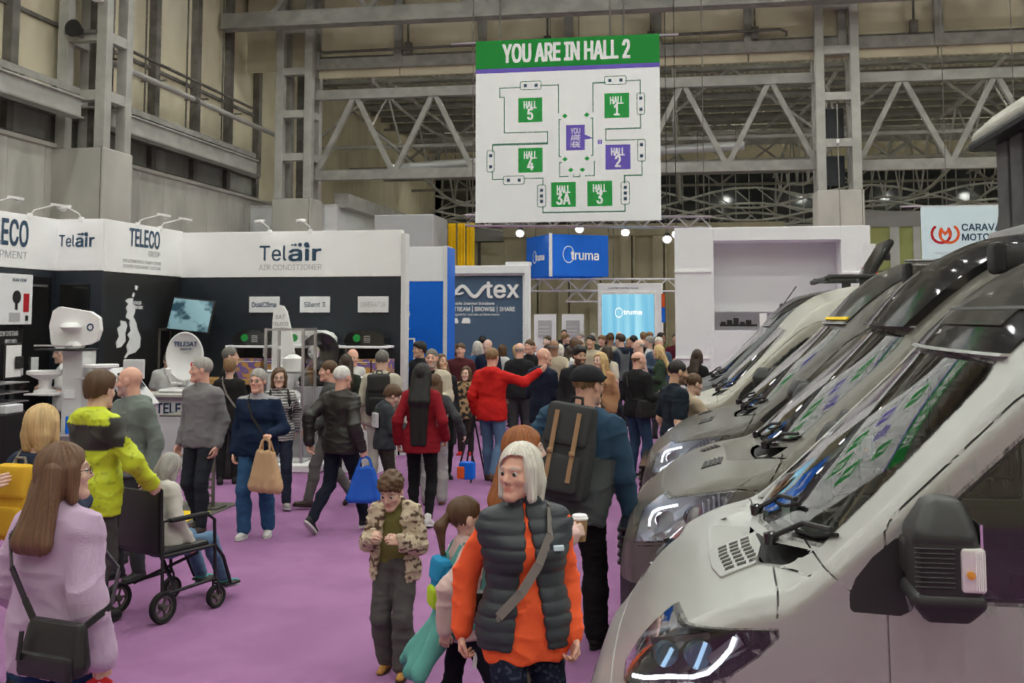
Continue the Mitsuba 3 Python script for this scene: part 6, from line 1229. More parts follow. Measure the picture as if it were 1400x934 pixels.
mat('mat_bag_black', (.014, .014, .015), .38, .5, bump=mikit.proc(lambda p, n, uv: mikit.noise(p.x*200, p.y*200, p.z*200)), bs=.0008); mat('mat_bag_blue', (.012, .10, .50), .45, .4); mat('mat_paper', (.50, .33, .19), .8, .2); mat('mat_mustard', (.60, .36, .03), .8, .2); mat('mat_pack_blue', (.02, .22, .42), .8, .2); mat('mat_pack_lime', (.38, .55, .03), .8, .2); mat('mat_pack_grey', (.045, .046, .048), .8, .2); mat('mat_tan', (.30, .18, .10), .6, .3); mat('mat_bag_red', (.60, .025, .02), .5, .4); mat('mat_cup', (.36, .22, .12), .7, .2); mat('mat_teal_cloth', (.10, .30, .27), .95, .1); mat('mat_grey_strap', (.20, .18, .165), .85, .1)
def B(c, **k): return dict(c=c, **k)
BLACK, NAVY, DENIM, DARKDENIM, CHAR = (.012, .012, .013), (.012, .020, .045), (.09, .15, .25), (.022, .045, .095), (.045, .045, .048)
WHITE_SHOE, DARK_SHOE, TAN_BOOT = ((.60, .59, .57), (.62, .61, .6)), ((.015, .015, .016), (.02, .02, .02)), ((.42, .21, .055), (.05, .03, .02), .07)
def yellow_c(q, v):
    c = np.tile(A([.52, .60, .025]), (len(v), 1)); n = meshkit.noise(v*13, 3); c[abs(n - .5) < .012] = A([.34, .40, .02])
    c[(q[:, 2] > 1.235) & (q[:, 2] < 1.415 + .05*(q[:, 1] > -.06)) & (abs(q[:, 0]) < .30) & (q[:, 2] > 1.235 + .25*np.maximum(abs(q[:, 0]) - .15, 0))] = A([.03, .028, .022]); return c
def leopard(q, v):
    n = meshkit.noise(v*A([22, 22, 48]), 3)*.65 + meshkit.noise(v*60, 4)*.35; c = np.tile(A([.52, .43, .32]), (len(v), 1)); c[n > .60] = A([.11, .07, .05]); c[(n < .34)] = A([.40, .31, .22]); return c
def stripes(q, v): return np.where((np.sin(q[:, 2]*2*math.pi/.034) > .1)[:, None], A([.50, .49, .47]), A([.06, .06, .07]))
def fleece_c(q, v):
    c = np.tile(A([.030, .062, .105]), (len(v), 1)); c[(q[:, 2] < 1.215) & (abs(q[:, 0]) < .265)] = A([.085, .095, .098]); return c
def leggings_c(v): 
    n = meshkit.noise(v*70, 2); c = np.tile(A([.010, .014, .032]), (len(v), 1)); c[n > .66] = A([.05, .06, .09]); return c
def trim_c(base, trim): return lambda q, v: np.where(((q[:, 2] > 1.452) & (q[:, 1] > -.2))[:, None], A(trim), A(base))
# --- foreground
f = person(-2.61, 4.13, -14, 1.65, 'woman in a lavender knitted jumper with long brown hair, seen from behind', B((.46, .34, .47), o=.034, hem=.80, m='mat_knit', name='jumper', amp=.012, fr=6, loose=.02, cuff=.01), B((.012, .035, .10), name='jeans'), ('long', 'mid_brown', -.02), woman=True, glasses=True, head=(-34, 2), arms=((.10, .16, -.44), (.13, -.02, -.52)), build=1.06, grip=(.3, .9))
bag_l = thing('shoulder_bag', 'black leather shoulder bag hanging on the back of the woman in lavender', 'bag')
frame_part(f, bag_l, 'strap', strap([(-.11, .06, 1.475), (-.115, -.04, 1.485), (-.12, -.155, 1.38), (-.07, -.185, 1.26), (.03, -.20, 1.14), (.12, -.215, 1.04)], .028, .008), 'mat_bag_black'); frame_part(f, bag_l, 'strap', strap([(.36, -.20, 1.06), (.33, -.02, 1.10), (.20, .16, 1.20), (-.02, .19, 1.35), (-.11, .06, 1.475)], .028, .008), 'mat_bag_black')
frame_part(f, bag_l, 'body', M2(Manifold.batch_hull([rbox(.09, .42, -.30, -.19, .87, .98, .045), rbox(.11, .40, -.27, -.20, .98, 1.09, .03)])), 'mat_bag_black', 40); frame_part(f, bag_l, 'front_pocket', M2(rbox(.11, .40, -.315, -.27, .87, .97, .02)), 'mat_bag_black', 40); frame_part(f, bag_l, 'tassel', tube([(.14, -.31, 1.05), (.14, -.325, .94)], .01, 8), 'mat_bag_black', 40)
carrier(f['wr'][1] + A([0, 0, -.08]), (1, .3), 'bright red carrier bag held low by the woman in lavender', 'mat_bag_red', h=.40, drop=.16)
f = person(-3.77, 5.75, -8, 1.66, 'blonde woman in a navy coat carrying a mustard backpack, beside the man in yellow', B((.025, .035, .065), o=.024, hem=.78, name='coat', collar=.02), B(DARKDENIM), ('bob', 'blonde'), woman=True, arms=('bend', 'bend'))
backpack(f, 'mustard yellow backpack with grey straps on the blonde woman', 'mat_mustard', w=.29, h=.44, straps='mat_grey_strap', off=.13, z=1.20)
f = person(-4.28, 5.42, -75, 1.70, 'person at the left edge in a dark navy sleeve, pointing to the right', B((.02, .026, .045), o=.022, name='coat'), B(BLACK), ('short', 'dark'), arms=('down', (.02, .42, -.10)), grip=(.3, .1))
f = person(-4.15, 6.98, -24, 1.79, 'man in a bright yellow patterned jacket with black yoke pushing a wheelchair', B(yellow_c, o=.026, hood=True, hem=.80, name='jacket', m='mat_nylon', amp=.014, fr=7), B((.055, .05, .05), name='trousers'), ('thick', 'brown'), arms=('push', (.08, .28, -.42, (.8, -.6, -.2))), legs=('walkL', .6), build=1.06, grip=(.8, .9), head=(8, -4))
f = person(-4.68, 8.42, 152, 1.76, 'balding man in a grey-green hoodie looking left, beside the man in yellow', B((.145, .17, .155), o=.022, hood=True, hem=.86, name='hoodie'), B((.035, .037, .04)), ('none', 'grey'), skin='pink', arms=((.10, .02, -.52), (.10, .10, -.50)), beard=('grey', .45), head=(-52, -4), build=1.08)
f = person(-4.97, 10.33, 164, 1.75, 'grey haired man in a grey zip-neck jumper and dark trousers walking on the mat', B((.185, .18, .185), o=.018, collar=.035, hem=.86, m='mat_knit', name='jumper'), B((.022, .026, .032)), ('short', 'grey'), skin='pink', arms=('down', (.09, .03, -.52)), legs=('walkL', .35), head=(-42, 2), shoe=((.05, .04, .035), (.45, .43, .4)), build=1.05)
# wheelchair with its sitter
wc = thing('wheelchair', 'black folding wheelchair with small wheels, seen from the side', 'wheelchair')
WX, WY, WA = -3.90, 7.57, math.radians(-22)
def wcp(name, vf, b, smooth=35, under=None):
    vf = cat(vf) if isinstance(vf, list) else (man2(vf) if isinstance(vf, Manifold) else vf); return part(under or wc, name, move(vf, (WX, WY, 0), rz=WA), b, smooth)
wcp('backrest', rbox(-.22, .22, -.27, -.23, .50, .93, .015), 'mat_bag_black'); wcp('seat', rbox(-.22, .22, -.24, .22, .46, .51, .02), 'mat_bag_black')
for s in (-1, 1):
    wcp('push_handle', tube([(s*.235, -.25, .50), (s*.235, -.26, .94), (s*.235, -.30, .985), (s*.235, -.40, .985)], .013, 10), 'mat_black', 40); wcp('handle_grip', tube([(s*.235, -.32, .985), (s*.235, -.42, .985)], .018, 10), 'mat_rubber', 40)
    wcp('armrest', rbox(s*.255 - .028, s*.255 + .028, -.20, .16, .705, .735, .012), 'mat_rubber'); wcp('frame', [tube(q, .0125, 10) for q in ([(s*.245, -.24, .18), (s*.245, -.25, .72), (s*.245, .16, .72), (s*.245, .24, .66), (s*.245, .26, .20)], [(s*.245, -.25, .47), (s*.245, .25, .47)], [(s*.245, -.24, .2), (s*.245, .26, .22)], [(s*.245, .25, .47), (s*.22, .36, .36), (s*.20, .46, .14)])], 'mat_black', 40)
    for (y_, r_, k_) in ((-.23, .115, 'rear_wheel'), (.27, .085, 'caster')):
        w_ = wcp(k_, move(move(lathe([(r_*.72, -.018), (r_*.93, -.022), (r_, 0), (r_*.93, .022), (r_*.72, .018), (r_*.72, -.018)], 28), (0, 0, 0), ry=H90), (s*.245, y_, r_)), 'mat_rubber', 40); wcp('rim', [move(move(lathe([(r_*.60, -.012), (r_*.74, -.012), (r_*.74, .012), (r_*.60, .012), (r_*.60, -.012)], 28), (0, 0, 0), ry=H90), (s*.245, y_, r_)), move(move(lathe([(0, -.03), (.022, -.03), (.022, .03), (0, .03)], 12), (0, 0, 0), ry=H90), (s*.245, y_, r_))] + [beam((s*.245, y_, r_), (s*.245, y_ + r_*.66*math.cos(a), r_ + r_*.66*math.sin(a)), .012) for a in np.arange(0, 6.2, 1.257)], 'mat_steel_dark', 40, w_)
        if k_ == 'caster': wcp('fork', [tube([(s*.245, .26, .24), (s*.245 + .028, .262, .20), (s*.245 + .028, .27, .10)], .008, 8), tube([(s*.245, .26, .24), (s*.245 - .028, .262, .20), (s*.245 - .028, .27, .10)], .008, 8)], 'mat_black', 40)
    wcp('footrest', rbox(s*.11 - .08, s*.11 + .08, .42, .58, .115, .135, .008), 'mat_black')
wcp('cross_brace', [beam((-.23, -.1, .2), (.23, .1, .44), .022), beam((.23, -.1, .2), (-.23, .1, .44), .022)], 'mat_black')
f = person(WX - .03, WY - .0, -22, 1.46, 'person in a cream coat and teal shoes sitting in the wheelchair', B((.50, .47, .43), o=.022, name='coat'), B((.10, .17, .27), name='jeans'), ('bob', 'grey'), legs=('sit', 1), arms=('low', 'low'), shoe=((.05, .25, .26), (.4, .42, .42)), woman=True, head=(0, -25), lean=8, side=-14)
f = person(-5.08, 8.9, 30, 1.36, 'child with brown hair half hidden behind the yellow jacket', B((.25, .10, .09), o=.02, name='coat'), B(CHAR), ('thick', 'light_brown'))
# --- middle distance, left
f = person(-6.25, 13.78, -62, 1.75, 'man in a black coat with short grey hair turned to the right, by the counter', B(BLACK, o=.024, collar=.035, hem=.72, name='coat'), B(CHAR), ('short', 'dark_grey'), skin='pink', head=(-10, 0))
f = person(-6.02, 13.3, 18, 1.62, 'woman in a black coat with short light brown hair and a strap across her back', B((.016, .016, .016), o=.026, hem=.76, collar=.02, name='coat'), B(BLACK), ('thick', 'light_brown'), woman=True, arms=('bend', 'bend'))
crossbody(f, 'dark shoulder bag with grey strap worn by the woman in black by the perspex tower', 'mat_bag_black', side=1, strap_m='mat_grey_strap', yoff=.155)
f = person(-4.30, 10.19, 186, 1.65, 'grey haired woman in a navy zip top, jeans and white shoes carrying a paper bag', B(trim_c((.010, .020, .048), (.30, .30, .32)), o=.020, collar=.03, hem=.86, name='top'), B((.030, .085, .175), name='jeans', wide=.022), ('short', 'grey'), woman=True, glasses=True, skin='pink', arms=((.03, .24, -.30), (.07, .05, -.52)), shoe=WHITE_SHOE, head=(-8, 0), build=1.10, grip=(.95, .4), palm=((0, 0, -1), None), belly=.03, legs=('walkR', .25))
carrier(f['wr'][-1] + A([.0, -.08, -.03]), (1, -.35), 'tan paper bag held by the woman in the navy top', 'mat_paper', w=.30, h=.40, t_=.16, drop=.12, name='paper_bag', taper=.55)
crossbody(f, 'slim navy shoulder bag on the grey haired woman in the navy top', 'mat_bag_black', side=-1, yoff=.15, size=(.2, .06, .15), hip=(.19, .10, .86))
f = person(-4.72, 11.78, 205, 1.58, 'woman in a grey and white striped top with brown bobbed hair', B(stripes, o=.018, hem=.84, name='top'), B((.02, .025, .045)), ('bob', 'brown'), woman=True, glasses=True, legs=('walkL', .7), arms=('back', 'fwd'), head=(-5, 0), shoe=((.3, .28, .27), (.5, .5, .5)))
backpack(f, 'small black backpack on the woman in the striped top', 'mat_bag_black', w=.22, h=.30)
f = person(-3.56, 10.57, -26, 1.67, 'white haired man in a black leather jacket striding away with a blue bag', B((.020, .018, .016), o=.026, collar=.04, hem=.84, m='mat_leather', name='jacket', amp=.012), B((.012, .015, .026), name='jeans'), ('crop', 'white'), skin='pink', arms=('back', (.12, .02, -.50)), legs=('walkR', 1.0), shoe=((.018, .018, .02), (.55, .54, .52)), build=1.12, grip=(.4, .95))
carrier(f['wr'][1] + f['hand'][1][1]*.09, (1, .2), 'bright blue carrier bag held by the man in the leather jacket', 'mat_bag_blue', w=.30, h=.36, drop=.10, name='carrier_bag', taper=.45)
f = person(-4.15, 11.9, 108, 1.66, 'man in a grey jacket walking left behind the leather jacket', B((.05, .05, .05), o=.022, collar=.03, name='jacket'), B((.11, .105, .10)), ('short', 'brown'), skin='pink', legs=('walkL', .9), arms=('fwd', 'back'), shoe=((.05, .035, .03), (.03, .02, .02)))
f = person(-3.50, 11.96, -52, 1.40, 'boy in a charcoal jumper with a pale printed panel on the back', B((.040, .045, .052), o=.022, hem=.84, name='jumper'), B((.040, .034, .030)), ('thick', 'brown'), arms=('bend', 'bend'), head=(-15, -32), shoe=WHITE_SHOE, legs=('walkL', .4))
pnl = thing('printed_panel', 'x', 'x'); labels.pop(pnl); frame_part(f, f['key'], 'back_print', M2(rbox(-.10, .10, -.166, -.128, 1.15, 1.36, .012)), 'mat_pale', label='pale grey printed panel')
frame_part(f, f['key'], 'print_ring', move(extrude(ring(.035, .055, 16), .004, 'xz'), (0, -.166, 1.27)), 'mat_grey')
f = person(-3.82, 12.9, 4, 1.75, 'grey haired man in a cream jacket with a black backpack, back to the camera', B((.42, .38, .31), o=.022, hem=.84, name='jacket'), B((.40, .38, .34)), ('short', 'dark_grey'), build=1.06)
backpack(f, 'black backpack with a white flash on the man in the cream jacket', 'mat_bag_black', w=.32, h=.50, straps='mat_bag_black')
f = person(-3.38, 13.7, 172, 1.75, 'bearded man in an open beige jacket over a black shirt', B((.46, .41, .32), o=.026, hem=.84, open=0, gap=.07, name='jacket', collar=.02), B(CHAR), ('crop', 'dark_grey'), skin='pink', beard=('grey', .75), inner=B(BLACK), arms=('bend', 'down'), build=1.1, head=(14, 0))
f = person(-4.34, 16.83, 150, 1.76, 'young man with thick black hair in a black jacket by the blue stand', B((.015, .016, .02), o=.022, collar=.03, name='jacket'), B(BLACK), ('thick', 'black'), skin='tan', head=(-20, 0))
f = person(-2.82, 11.0, 2, 1.68, 'woman in a red blazer with very long black hair, back to the camera', B((.235, .012, .020), o=.020, hem=.80, flare=.012, name='blazer', sleeve=.92), B((.010, .010, .011), o=.004, wide=.0), ('long', 'black', .46), woman=True, arms=((.11, .0, -.50), (.10, .10, -.46)), shoe=WHITE_SHOE, legs=('walkL', .25), skin='tan')
for j in range(3): frame_part(f, f['key'], 'cuff_button', move(lathe([(0, 0), (.012, 0), (.010, .005), (0, .006)], 10), (0, 0, 0)), 'mat_alu') if False else None
f = person(-3.36, 14.2, 208, 1.66, 'brown haired woman in a black top looking up to the right, with a grey strap', B((.020, .021, .024), o=.018, name='top'), B(BLACK), ('long', 'brown', .15, 1), woman=True, skin='tan', head=(18, 14))
crossbody(f, 'grey strapped shoulder bag on the woman looking up', 'mat_bag_black', side=1, strap_m='mat_grey_strap', yoff=.15)
f = person(-2.98, 12.25, 12, 1.50, 'young woman in a dark top and pale grey trousers half hidden behind the red blazer', B((.05, .05, .055), o=.018, name='top'), B((.35, .34, .33), wide=.03), ('long', 'brown', .1), woman=True, skin='pale', arms=('down', (.24, -.02, -.44)), shoe=((.22, .09, .05), (.1, .06, .04)))
lb = thing('lunch_bag', 'small blue and orange bag on a long black strap, right of the red blazer', 'bag'); p0 = f['wr'][1] + A([.05, 0, -.06])
part(lb, 'body', M2(rbox(p0[0] - .09, p0[0] + .09, p0[1] - .06, p0[1] + .06, .30, .50, .02)), 'mat_blue', 35); part(lb, 'pocket', M2(rbox(p0[0] - .11, p0[0] - .02, p0[1] - .075, p0[1] - .03, .31, .45, .015)), 'mat_orange', 35); part(lb, 'strap', [beam((p0[0] - .08, p0[1], .49), (p0[0] - .01, p0[1], p0[2]), .02, .005, (0, 1, 0)), beam((p0[0] + .08, p0[1], .49), (p0[0] + .01, p0[1], p0[2]), .02, .005, (0, 1, 0))], 'mat_black')
f = person(-2.63, 14.01, -12, 1.75, 'man in a bright red jacket and jeans pointing to the right, back to the camera', B((.50, .018, .016), o=.024, hood=True, hem=.82, name='jacket', amp=.013), B(DENIM, name='jeans', wide=.02), ('short', 'light_brown'), skin='pink', arms=((.08, .05, -.50), (.40, .28, .06, (.3, -.4, -1))), legs=('walkL', .6), shoe=((.10, .045, .028), (.05, .03, .02), .05), grip=(.9, .1), build=1.05)
ts = thing('tripod_stool', 'black folded tripod stool held beside the man in red', 'tripod'); w0 = f['wr'][-1]; gx = w0[0] - .02
for a_ in (0, 2.1, 4.2): part(ts, 'leg', tube([(gx, w0[1], w0[2] - .05), (gx + .17*math.cos(a_ + .5), w0[1] + .17*math.sin(a_ + .5), .0)], .011, 8), 'mat_black', 40)
part(ts, 'hub', tube([(gx, w0[1], w0[2] - .10), (gx, w0[1], w0[2] + .02)], .022, 10), 'mat_black', 40)
f = person(-3.55, 16.7, 172, 1.36, 'girl in a tan and black coat with red boots facing the camera', B(lambda q, v: np.where((meshkit.noise(v*22, 3) > .5)[:, None], A([.36, .24, .13]), A([.03, .028, .025])), o=.024, hem=.72, name='coat'), B((.03, .02, .02)), ('bob', 'brown'), woman=True, shoe=((.50, .02, .025), (.4, .02, .02), .16))
f = person(-3.95, 18.1, 186, 1.71, 'man in a maroon jumper facing the camera near the slate blue stand', B((.075, .018, .022), o=.022, name='jumper'), B(CHAR), ('short', 'brown'), skin='pink', build=1.1)
f = person(-2.75, 17.09, -8, 1.75, 'bald man in a black jacket, back to the camera, beyond the pointing man', B((.016, .016, .018), o=.024, collar=.04, name='jacket'), B(CHAR), ('fringe', 'grey'), skin='pink', build=1.05)
f = person(-2.01, 14.49, -32, 1.75, 'man with shaved head in a navy hooded coat right of the red jacket', B((.014, .020, .038), o=.028, hood=True, hem=.74, name='coat'), B(CHAR), ('none', 'grey'), skin='pink', head=(-28, 0), arms=('bend', 'bend'))
# --- foreground right of centre
f = person(-.80, 7.14, -12, 1.86, 'big man in a blue and grey fleece with a flat cap and rucksack, leaning right', B(fleece_c, o=.030, hem=.80, name='fleece', m='mat_knit', loose=.02, amp=.014, fr=6, collar=.03), B((.013, .013, .014), wide=.03), ('short', 'light_brown'), hat=((.018, .018, .022), 'flat'), skin='pink', arms=((.10, .16, -.44), (.16, .14, -.50)), build=1.20, side=8, lean=6, legs=('walkR', .45), glasses=True, head=(-25, 0), shoe=((.015, .015, .016), (.02, .02, .02), .05), grip=(.3, .8), belly=.04)
backpack(f, 'dark grey rucksack with tan leather straps on the man in the fleece', 'mat_pack_grey', w=.34, h=.56, d=.19, z=1.22, off=.16, leather='mat_tan', flap='mat_pack_grey', pocket='mat_pack_grey')
cw = f['wr'][1] + f['hand'][1][1]*.10
cm = thing('black_case', 'small black case in the lowered hand of the man in the fleece', 'case'); part(cm, 'body', M2(rbox(cw[0] - .05, cw[0] + .05, cw[1] - .06, cw[1] + .06, cw[2] - .17, cw[2] + .0, .02)), 'mat_bag_black', 35); part(cm, 'loop', tube([(cw[0] - .03, cw[1], cw[2] - .01), (cw[0], cw[1], cw[2] + .04), (cw[0] + .03, cw[1], cw[2] - .01)], .006, 8), 'mat_black', 40)
f = person(-.72, 4.62, 206, 1.63, 'woman with silver hair in a dark quilted waistcoat over an orange fleece', B((.86, .125, .045), o=.016, hem=.80, name='fleece', m='mat_knit', collar=.0), B(leggings_c, o=.008, wide=.0, name='leggings'), ('bob', 'silver'), woman=True, skin='pink', head=(-52, -2), arms=((.05, .10, -.51), (.12, -.10, -.50)), legs=('walkR', .6), vest=B((.030, .036, .044), o=.034, sleeve=-1, quilt=.056, open=.02, gap=.05, vee=True, hem=.865, m='mat_nylon', collar=.045, amp=.004, name='quilted_waistcoat'), build=1.03, grip=(.6, .55), shoe=DARK_SHOE)
frame_part(f, f['key'], 'breast_label', M2(rbox(-.135, -.085, .150, .168, 1.30, 1.325, .004)), 'mat_ice', label='small pale breast label')
sb = thing('sling_bag', 'grey-brown sling strap and small bag across the woman in the orange fleece', 'bag')
frame_part(f, sb, 'strap', strap([(-.105, -.06, 1.475), (-.10, .06, 1.47), (-.075, .145, 1.37), (-.01, .178, 1.25), (.07, .172, 1.13), (.16, .12, 1.02), (.20, .0, .97)], .042, .008), 'mat_grey_strap'); frame_part(f, sb, 'strap', strap([(-.105, -.06, 1.475), (-.05, -.16, 1.34), (.08, -.17, 1.12), (.20, .0, .97)], .042, .008), 'mat_grey_strap'); frame_part(f, sb, 'body', M2(rbox(.02, .20, -.24, -.16, .90, 1.06, .03)), 'mat_bag_black', 40)
f = person(-.86, 5.40, -70, 1.62, 'red haired woman in a pink jumper holding a paper coffee cup', B((.66, .44, .42), o=.022, hem=.84, name='jumper', m='mat_knit', cuff=.006), B((.11, .10, .07)), ('long', 'red', .14), woman=True, skin='pale', arms=('bend', (.02, .25, -.19)), grip=(.3, .62), palm=(None, (-.5, .3, 0)))
h0, hd_, hp_, hs_ = f['hand'][1]; cp = h0 + hd_*.085 + hp_*.045
c_ = thing('coffee_cup', 'brown paper coffee cup with white lid in the hand of the red haired woman', 'cup'); part(c_, 'cup', move(lathe([(0, -.055), (.030, -.055), (.041, .055), (.039, .055), (0, .05)], 28), cp), 'mat_cup', 40); part(c_, 'lid', move(lathe([(.043, .052), (.044, .060), (.040, .064), (.037, .074), (.033, .076), (0, .072)], 28), cp), 'mat_white', 40)
f = person(-1.14, 5.36, -62, 1.25, 'girl with a brown ponytail, pale cardigan and dark leggings walking right', B((.55, .40, .38), o=.018, hem=.84, name='cardigan'), B((.012, .014, .022), o=.004, wide=0), ('pony', 'brown'), woman=True, arms=('fwd', 'back'), legs=('walkR', 1.1), shoe=((.35, .33, .32), (.5, .5, .5)), head=(0, 4))
backpack(f, 'small blue and lime backpack on the girl with the ponytail', 'mat_pack_blue', w=.27, h=.36, d=.15, z=1.20, pocket='mat_pack_lime', straps='mat_teal_cloth', off=.11)
tj = thing('tied_jacket', 'teal jacket tied round the girl with the ponytail, one white cord hanging', 'jacket')
F = Field()
for j in range(9):
    u = -.20 + .04*j; F.cap(f['tr']((u*.8, -.10, 1.0)), f['tr']((u*1.5 + .02, -.36 - .035*math.sin(j*1.9), .58 + .10*abs(math.sin(j*.7)))), .040, .024, k=.05)
F.cap(f['tr']((-.14, -.06, 1.0)), f['tr']((.14, -.06, 1.0)), .09, k=.04); v, ff = F.mesh(.012); v = v + normals(v, ff)*(.03*(meshkit.noise(v*9, 3) - .5))[:, None]; part(tj, 'cloth', (v, ff), 'mat_teal_cloth', True); frame_part(f, tj, 'cord', strap([(.14, .10, 1.06), (.16, .04, .85), (.16, .02, .66)], .03, .006), 'mat_white_sat')
f = person(-1.83, 6.51, 178, 1.22, 'boy in a cream and brown patterned fleece jacket with tan boots, looking at his hands', B(leopard, o=.030, hem=.82, open=.0, gap=.085, name='jacket', m='mat_knit', amp=.016, fr=12), B((.085, .082, .078), wide=.018, o=.016), ('curly', 'brown'), skin='fair', arms=((-.05, .25, -.20), (-.03, .25, -.17)), head=(-6, -27), inner=B((.145, .135, .045), hem=.88, name='jumper', o=.0), legs=('walkL', .28), shoe=TAN_BOOT, grip=(.5, .5))
# --- middle distance, right
f = person(-1.50, 14.3, 196, 1.78, 'dark haired bearded man in a black jacket, facing the camera', B((.018, .018, .02), o=.024, name='jacket'), B(CHAR), ('thick', 'black'), skin='tan', beard=('black', .85), head=(16, -4), arms=('bend', 'down'))
frame_part(f, f['key'], 'blue_hood', M2(rbox(-.11, .11, -.16, -.05, 1.42, 1.52, .045)), 'mat_blue_dark')
f = person(-1.28, 15.3, 160, 1.66, 'blonde woman in a rust and cream top beside the dark bearded man', B((.42, .22, .12), o=.018, name='top'), B(CHAR), ('long', 'blonde', .2, 1), woman=True, head=(-20, 0))
f = person(-1.10, 12.4, 158, 1.23, 'girl with dark hair in a pink top between the fleece and the vans', B((.55, .27, .28), o=.018, name='top'), B((.45, .28, .30), o=.006, wide=.0), ('pony', 'brown'), woman=True, shoe=WHITE_SHOE, head=(-12, 0), arms=('down', 'bend'))
sbg = thing('shoulder_bag', 'black bag hanging beside the girl in the pink top', 'bag'); q0 = f['tr']((-.26, 0, .9)); part(sbg, 'body', M2(rbox(q0[0] - .07, q0[0] + .12, q0[1] - .06, q0[1] + .06, .42, .72, .05)), 'mat_bag_black', 40); part(sbg, 'strap', tube([(q0[0] - .03, q0[1], .70), f['tr']((-.13, .0, 1.43))], .010, 8), 'mat_bag_black', 40)
f = person(-1.46, 18.7, -20, 1.66, 'woman in a cream top and black skirt with dark hair and a black shoulder bag', B((.55, .49, .40), o=.014, sleeve=0, name='top'), B(BLACK, wide=.03), ('long', 'dark', .14), woman=True, short=True, head=(-15, 0))
crossbody(f, 'black strapped bag on the woman in the cream top', 'mat_bag_black', side=-1, yoff=.145)
f = person(-1.38, 21.2, 60, 1.82, 'tall man in a navy jacket and grey waistcoat near the screen booth', B((.016, .022, .036), o=.024, hood=True, name='jacket'), B((.02, .02, .025)), ('short', 'dark'), skin='fair', vest=B((.10, .11, .12), o=.036, sleeve=-1, hem=.88, name='waistcoat'), legs=('walkR', .6))
f = person(-.73, 14.65, -46, 1.70, 'balding man in a black jacket and jeans with a black bag, by the far vans', B((.014, .014, .015), o=.024, name='jacket'), B((.030, .055, .105), name='jeans', wide=.016), ('fringe', 'brown'), skin='pink', build=1.12, belly=.04, shoe=((.02, .02, .02), (.4, .4, .38)), arms=('bend', 'bend'), head=(-10, 0))
crossbody(f, 'large black shoulder bag on the balding man by the far vans', 'mat_bag_black', side=1, size=(.34, .14, .26), hip=(.22, -.02, .98), yoff=.165)
f = person(-.18, 11.36, -66, 1.72, 'dark haired man in a navy T-shirt looking at the third van', B((.010, .016, .024), o=.016, sleeve=0, hem=.84, name='t_shirt'), B((.014, .014, .018)), ('crop', 'black'), skin='tan', short=True, beard=('black', .6), arms=('down', (.08, .06, -.50)), build=1.08, head=(-4, -8))
f = person(-.02, 11.74, -62, 1.57, 'woman in a beige T-shirt with dark red-brown hair tied up, reaching to the van bonnet', B((.42, .33, .24), o=.014, sleeve=0, name='t_shirt'), B(CHAR), ('bun', 'brown'), woman=True, short=True, arms=('down', (.05, .40, -.28)), head=(0, -14))
f = person(-.64, 21.4, 188, 1.76, 'grey haired man in a slate blue jumper standing beside the white portal stand', B((.055, .082, .125), o=.022, name='jumper', m='mat_knit'), B(NAVY), ('short', 'silver'), skin='pink', arms=('bend', 'bend'), build=1.06)
# --- stand staff
f = person(-8.62, 13.65, 110, 1.80, 'man with grey hair in a white polo shirt behind the display pillar', B((.56, .56, .55), o=.018, sleeve=0, name='polo_shirt'), B(BLACK), ('short', 'grey'), short=True, arms=('bend', 'bend'), head=(0, -12))
f = person(-8.02, 15.45, -150, 1.62, 'man in a white polo shirt standing behind the TELESAT dish', B((.58, .58, .57), o=.018, sleeve=0, name='polo_shirt'), B(BLACK), ('short', 'dark_grey'), short=True, arms=((.22, .10, -.46), 'down'), side=0, head=(10, -20))
f = person(-5.02, 15.3, 200, 1.71, 'bald man behind the white counter under the black air conditioner', B((.55, .54, .52), o=.018, name='shirt'), B(BLACK), ('none', 'grey'), skin='pink', head=(30, -15))
f = person(-4.62, 13.9, 20, 1.66, 'woman with dark hair in a dark green coat beside the white counter', B((.022, .028, .02), o=.024, name='coat', hem=.74), B(BLACK), ('long', 'dark', .16), woman=True)
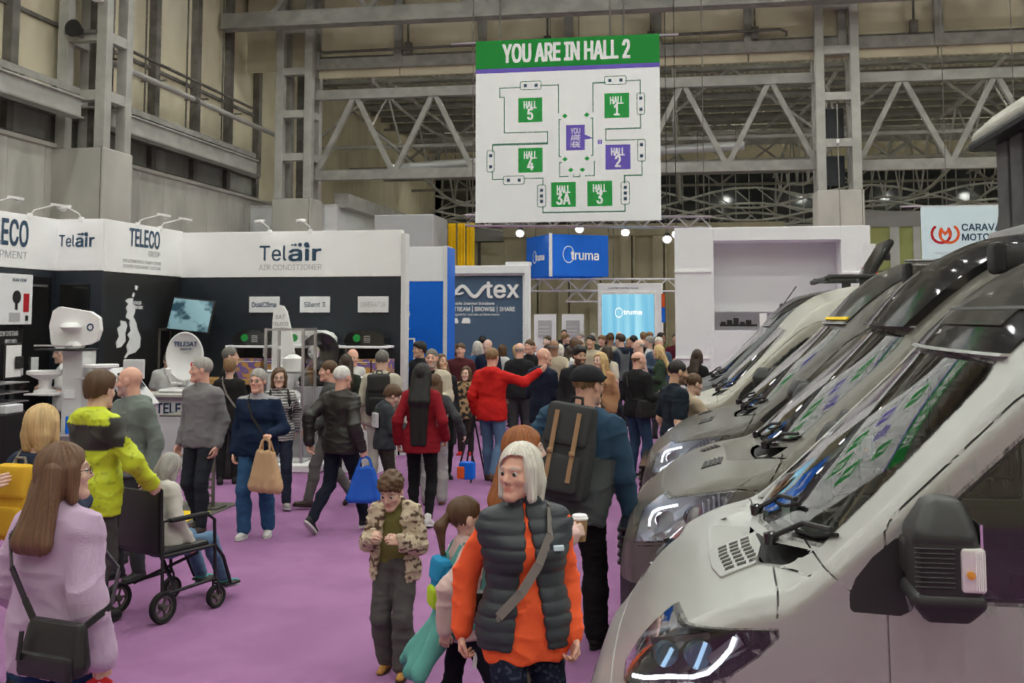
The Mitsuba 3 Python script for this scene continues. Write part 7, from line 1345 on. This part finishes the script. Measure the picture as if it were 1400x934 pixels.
# --- the far crowd
crg = np.random.default_rng(31)
COL = [('black', (.014, .014, .015)), ('navy', (.014, .02, .04)), ('grey', (.12, .12, .125)), ('dark green', (.03, .05, .03)), ('beige', (.42, .36, .27)), ('white', (.55, .55, .54)), ('brown', (.09, .055, .03)), ('burgundy', (.10, .015, .025)), ('mid blue', (.05, .11, .22)), ('olive', (.10, .095, .04)), ('pale pink', (.50, .36, .34)), ('charcoal', (.045, .045, .05))]
HR = [('short', 'brown', 0), ('short', 'grey', 0), ('fringe', 'grey', 0), ('crop', 'dark', 0), ('short', 'black', 0), ('long', 'blonde', 1), ('bob', 'brown', 1), ('long', 'dark', 1), ('bob', 'silver', 1), ('thick', 'light_brown', 0), ('bob', 'blonde', 1)]
WORD = {'short': 'short', 'fringe': 'thinning', 'crop': 'cropped', 'long': 'long', 'bob': 'bobbed', 'thick': 'thick'}
SPOTS_ = [(-4.6, 19.9), (-4.15, 20.6), (-3.75, 19.6), (-3.3, 20.4), (-4.85, 21.6), (-4.35, 22.1), (-3.85, 21.7), (-3.35, 22.4), (-2.9, 19.2), (-2.5, 20.3), (-2.15, 19.1), (-1.95, 21.0), (-2.9, 21.6), (-2.35, 22.6), (-3.2, 23.8), (-2.7, 24.6), (-1.75, 23.4), (-1.3, 24.4), (-2.1, 25.6), (-1.5, 26.4), (-3.1, 26.4), (-2.5, 27.4), (-3.7, 27.6), (-1.0, 25.8), (-.75, 27.2), (-1.9, 28.4), (-3.0, 29.2), (-1.3, 29.6), (-2.3, 18.0), (-1.85, 17.3), (-.55, 19.3), (-.95, 19.9), (-4.0, 24.0), (-4.6, 25.2), (-.35, 25.0), (-3.6, 30.4), (-2.4, 30.8), (-1.0, 31.0), (.1, 18.2), (-.9, 23.2)]
used_ = set()
for i, (x, y) in enumerate(SPOTS_):
    while True:
        a, b = int(crg.integers(len(COL))), int(crg.integers(len(HR)))
        if (a, b) not in used_: used_.add((a, b)); break
    cn, cc = COL[a]; st_, hcn, wm = HR[b]; H = (1.62 if wm else 1.75) + crg.uniform(-.05, .06); fc = float(crg.choice([0, 20, -30, 180, 160, 205, 90, -80])) + crg.uniform(-15, 15)
    hx = hcn.replace('_', ' ')
    f = person(x, y, fc, H, f'{"woman" if wm else "man"} in a {cn} top with {WORD[st_]} {hx} hair in the far crowd', B(cc, o=.022, hem=.82, collar=.02), B([BLACK, DARKDENIM, CHAR, (.02, .02, .03)][i % 4]), (st_, hcn, .16) if st_ == 'long' else (st_, hcn), woman=bool(wm), skin=['fair', 'pink', 'tan', 'pale', 'brown', 'pink', 'fair'][int(crg.integers(7))], arms=[('down', 'down'), ('bend', 'down'), ('bend', 'bend'), ('fwd', 'back')][int(crg.integers(4))], legs=('walkR', .5) if i % 3 == 0 else ('stand', 1), head=(crg.uniform(-35, 35), crg.uniform(-8, 6)), group='visitors in the far crowd')
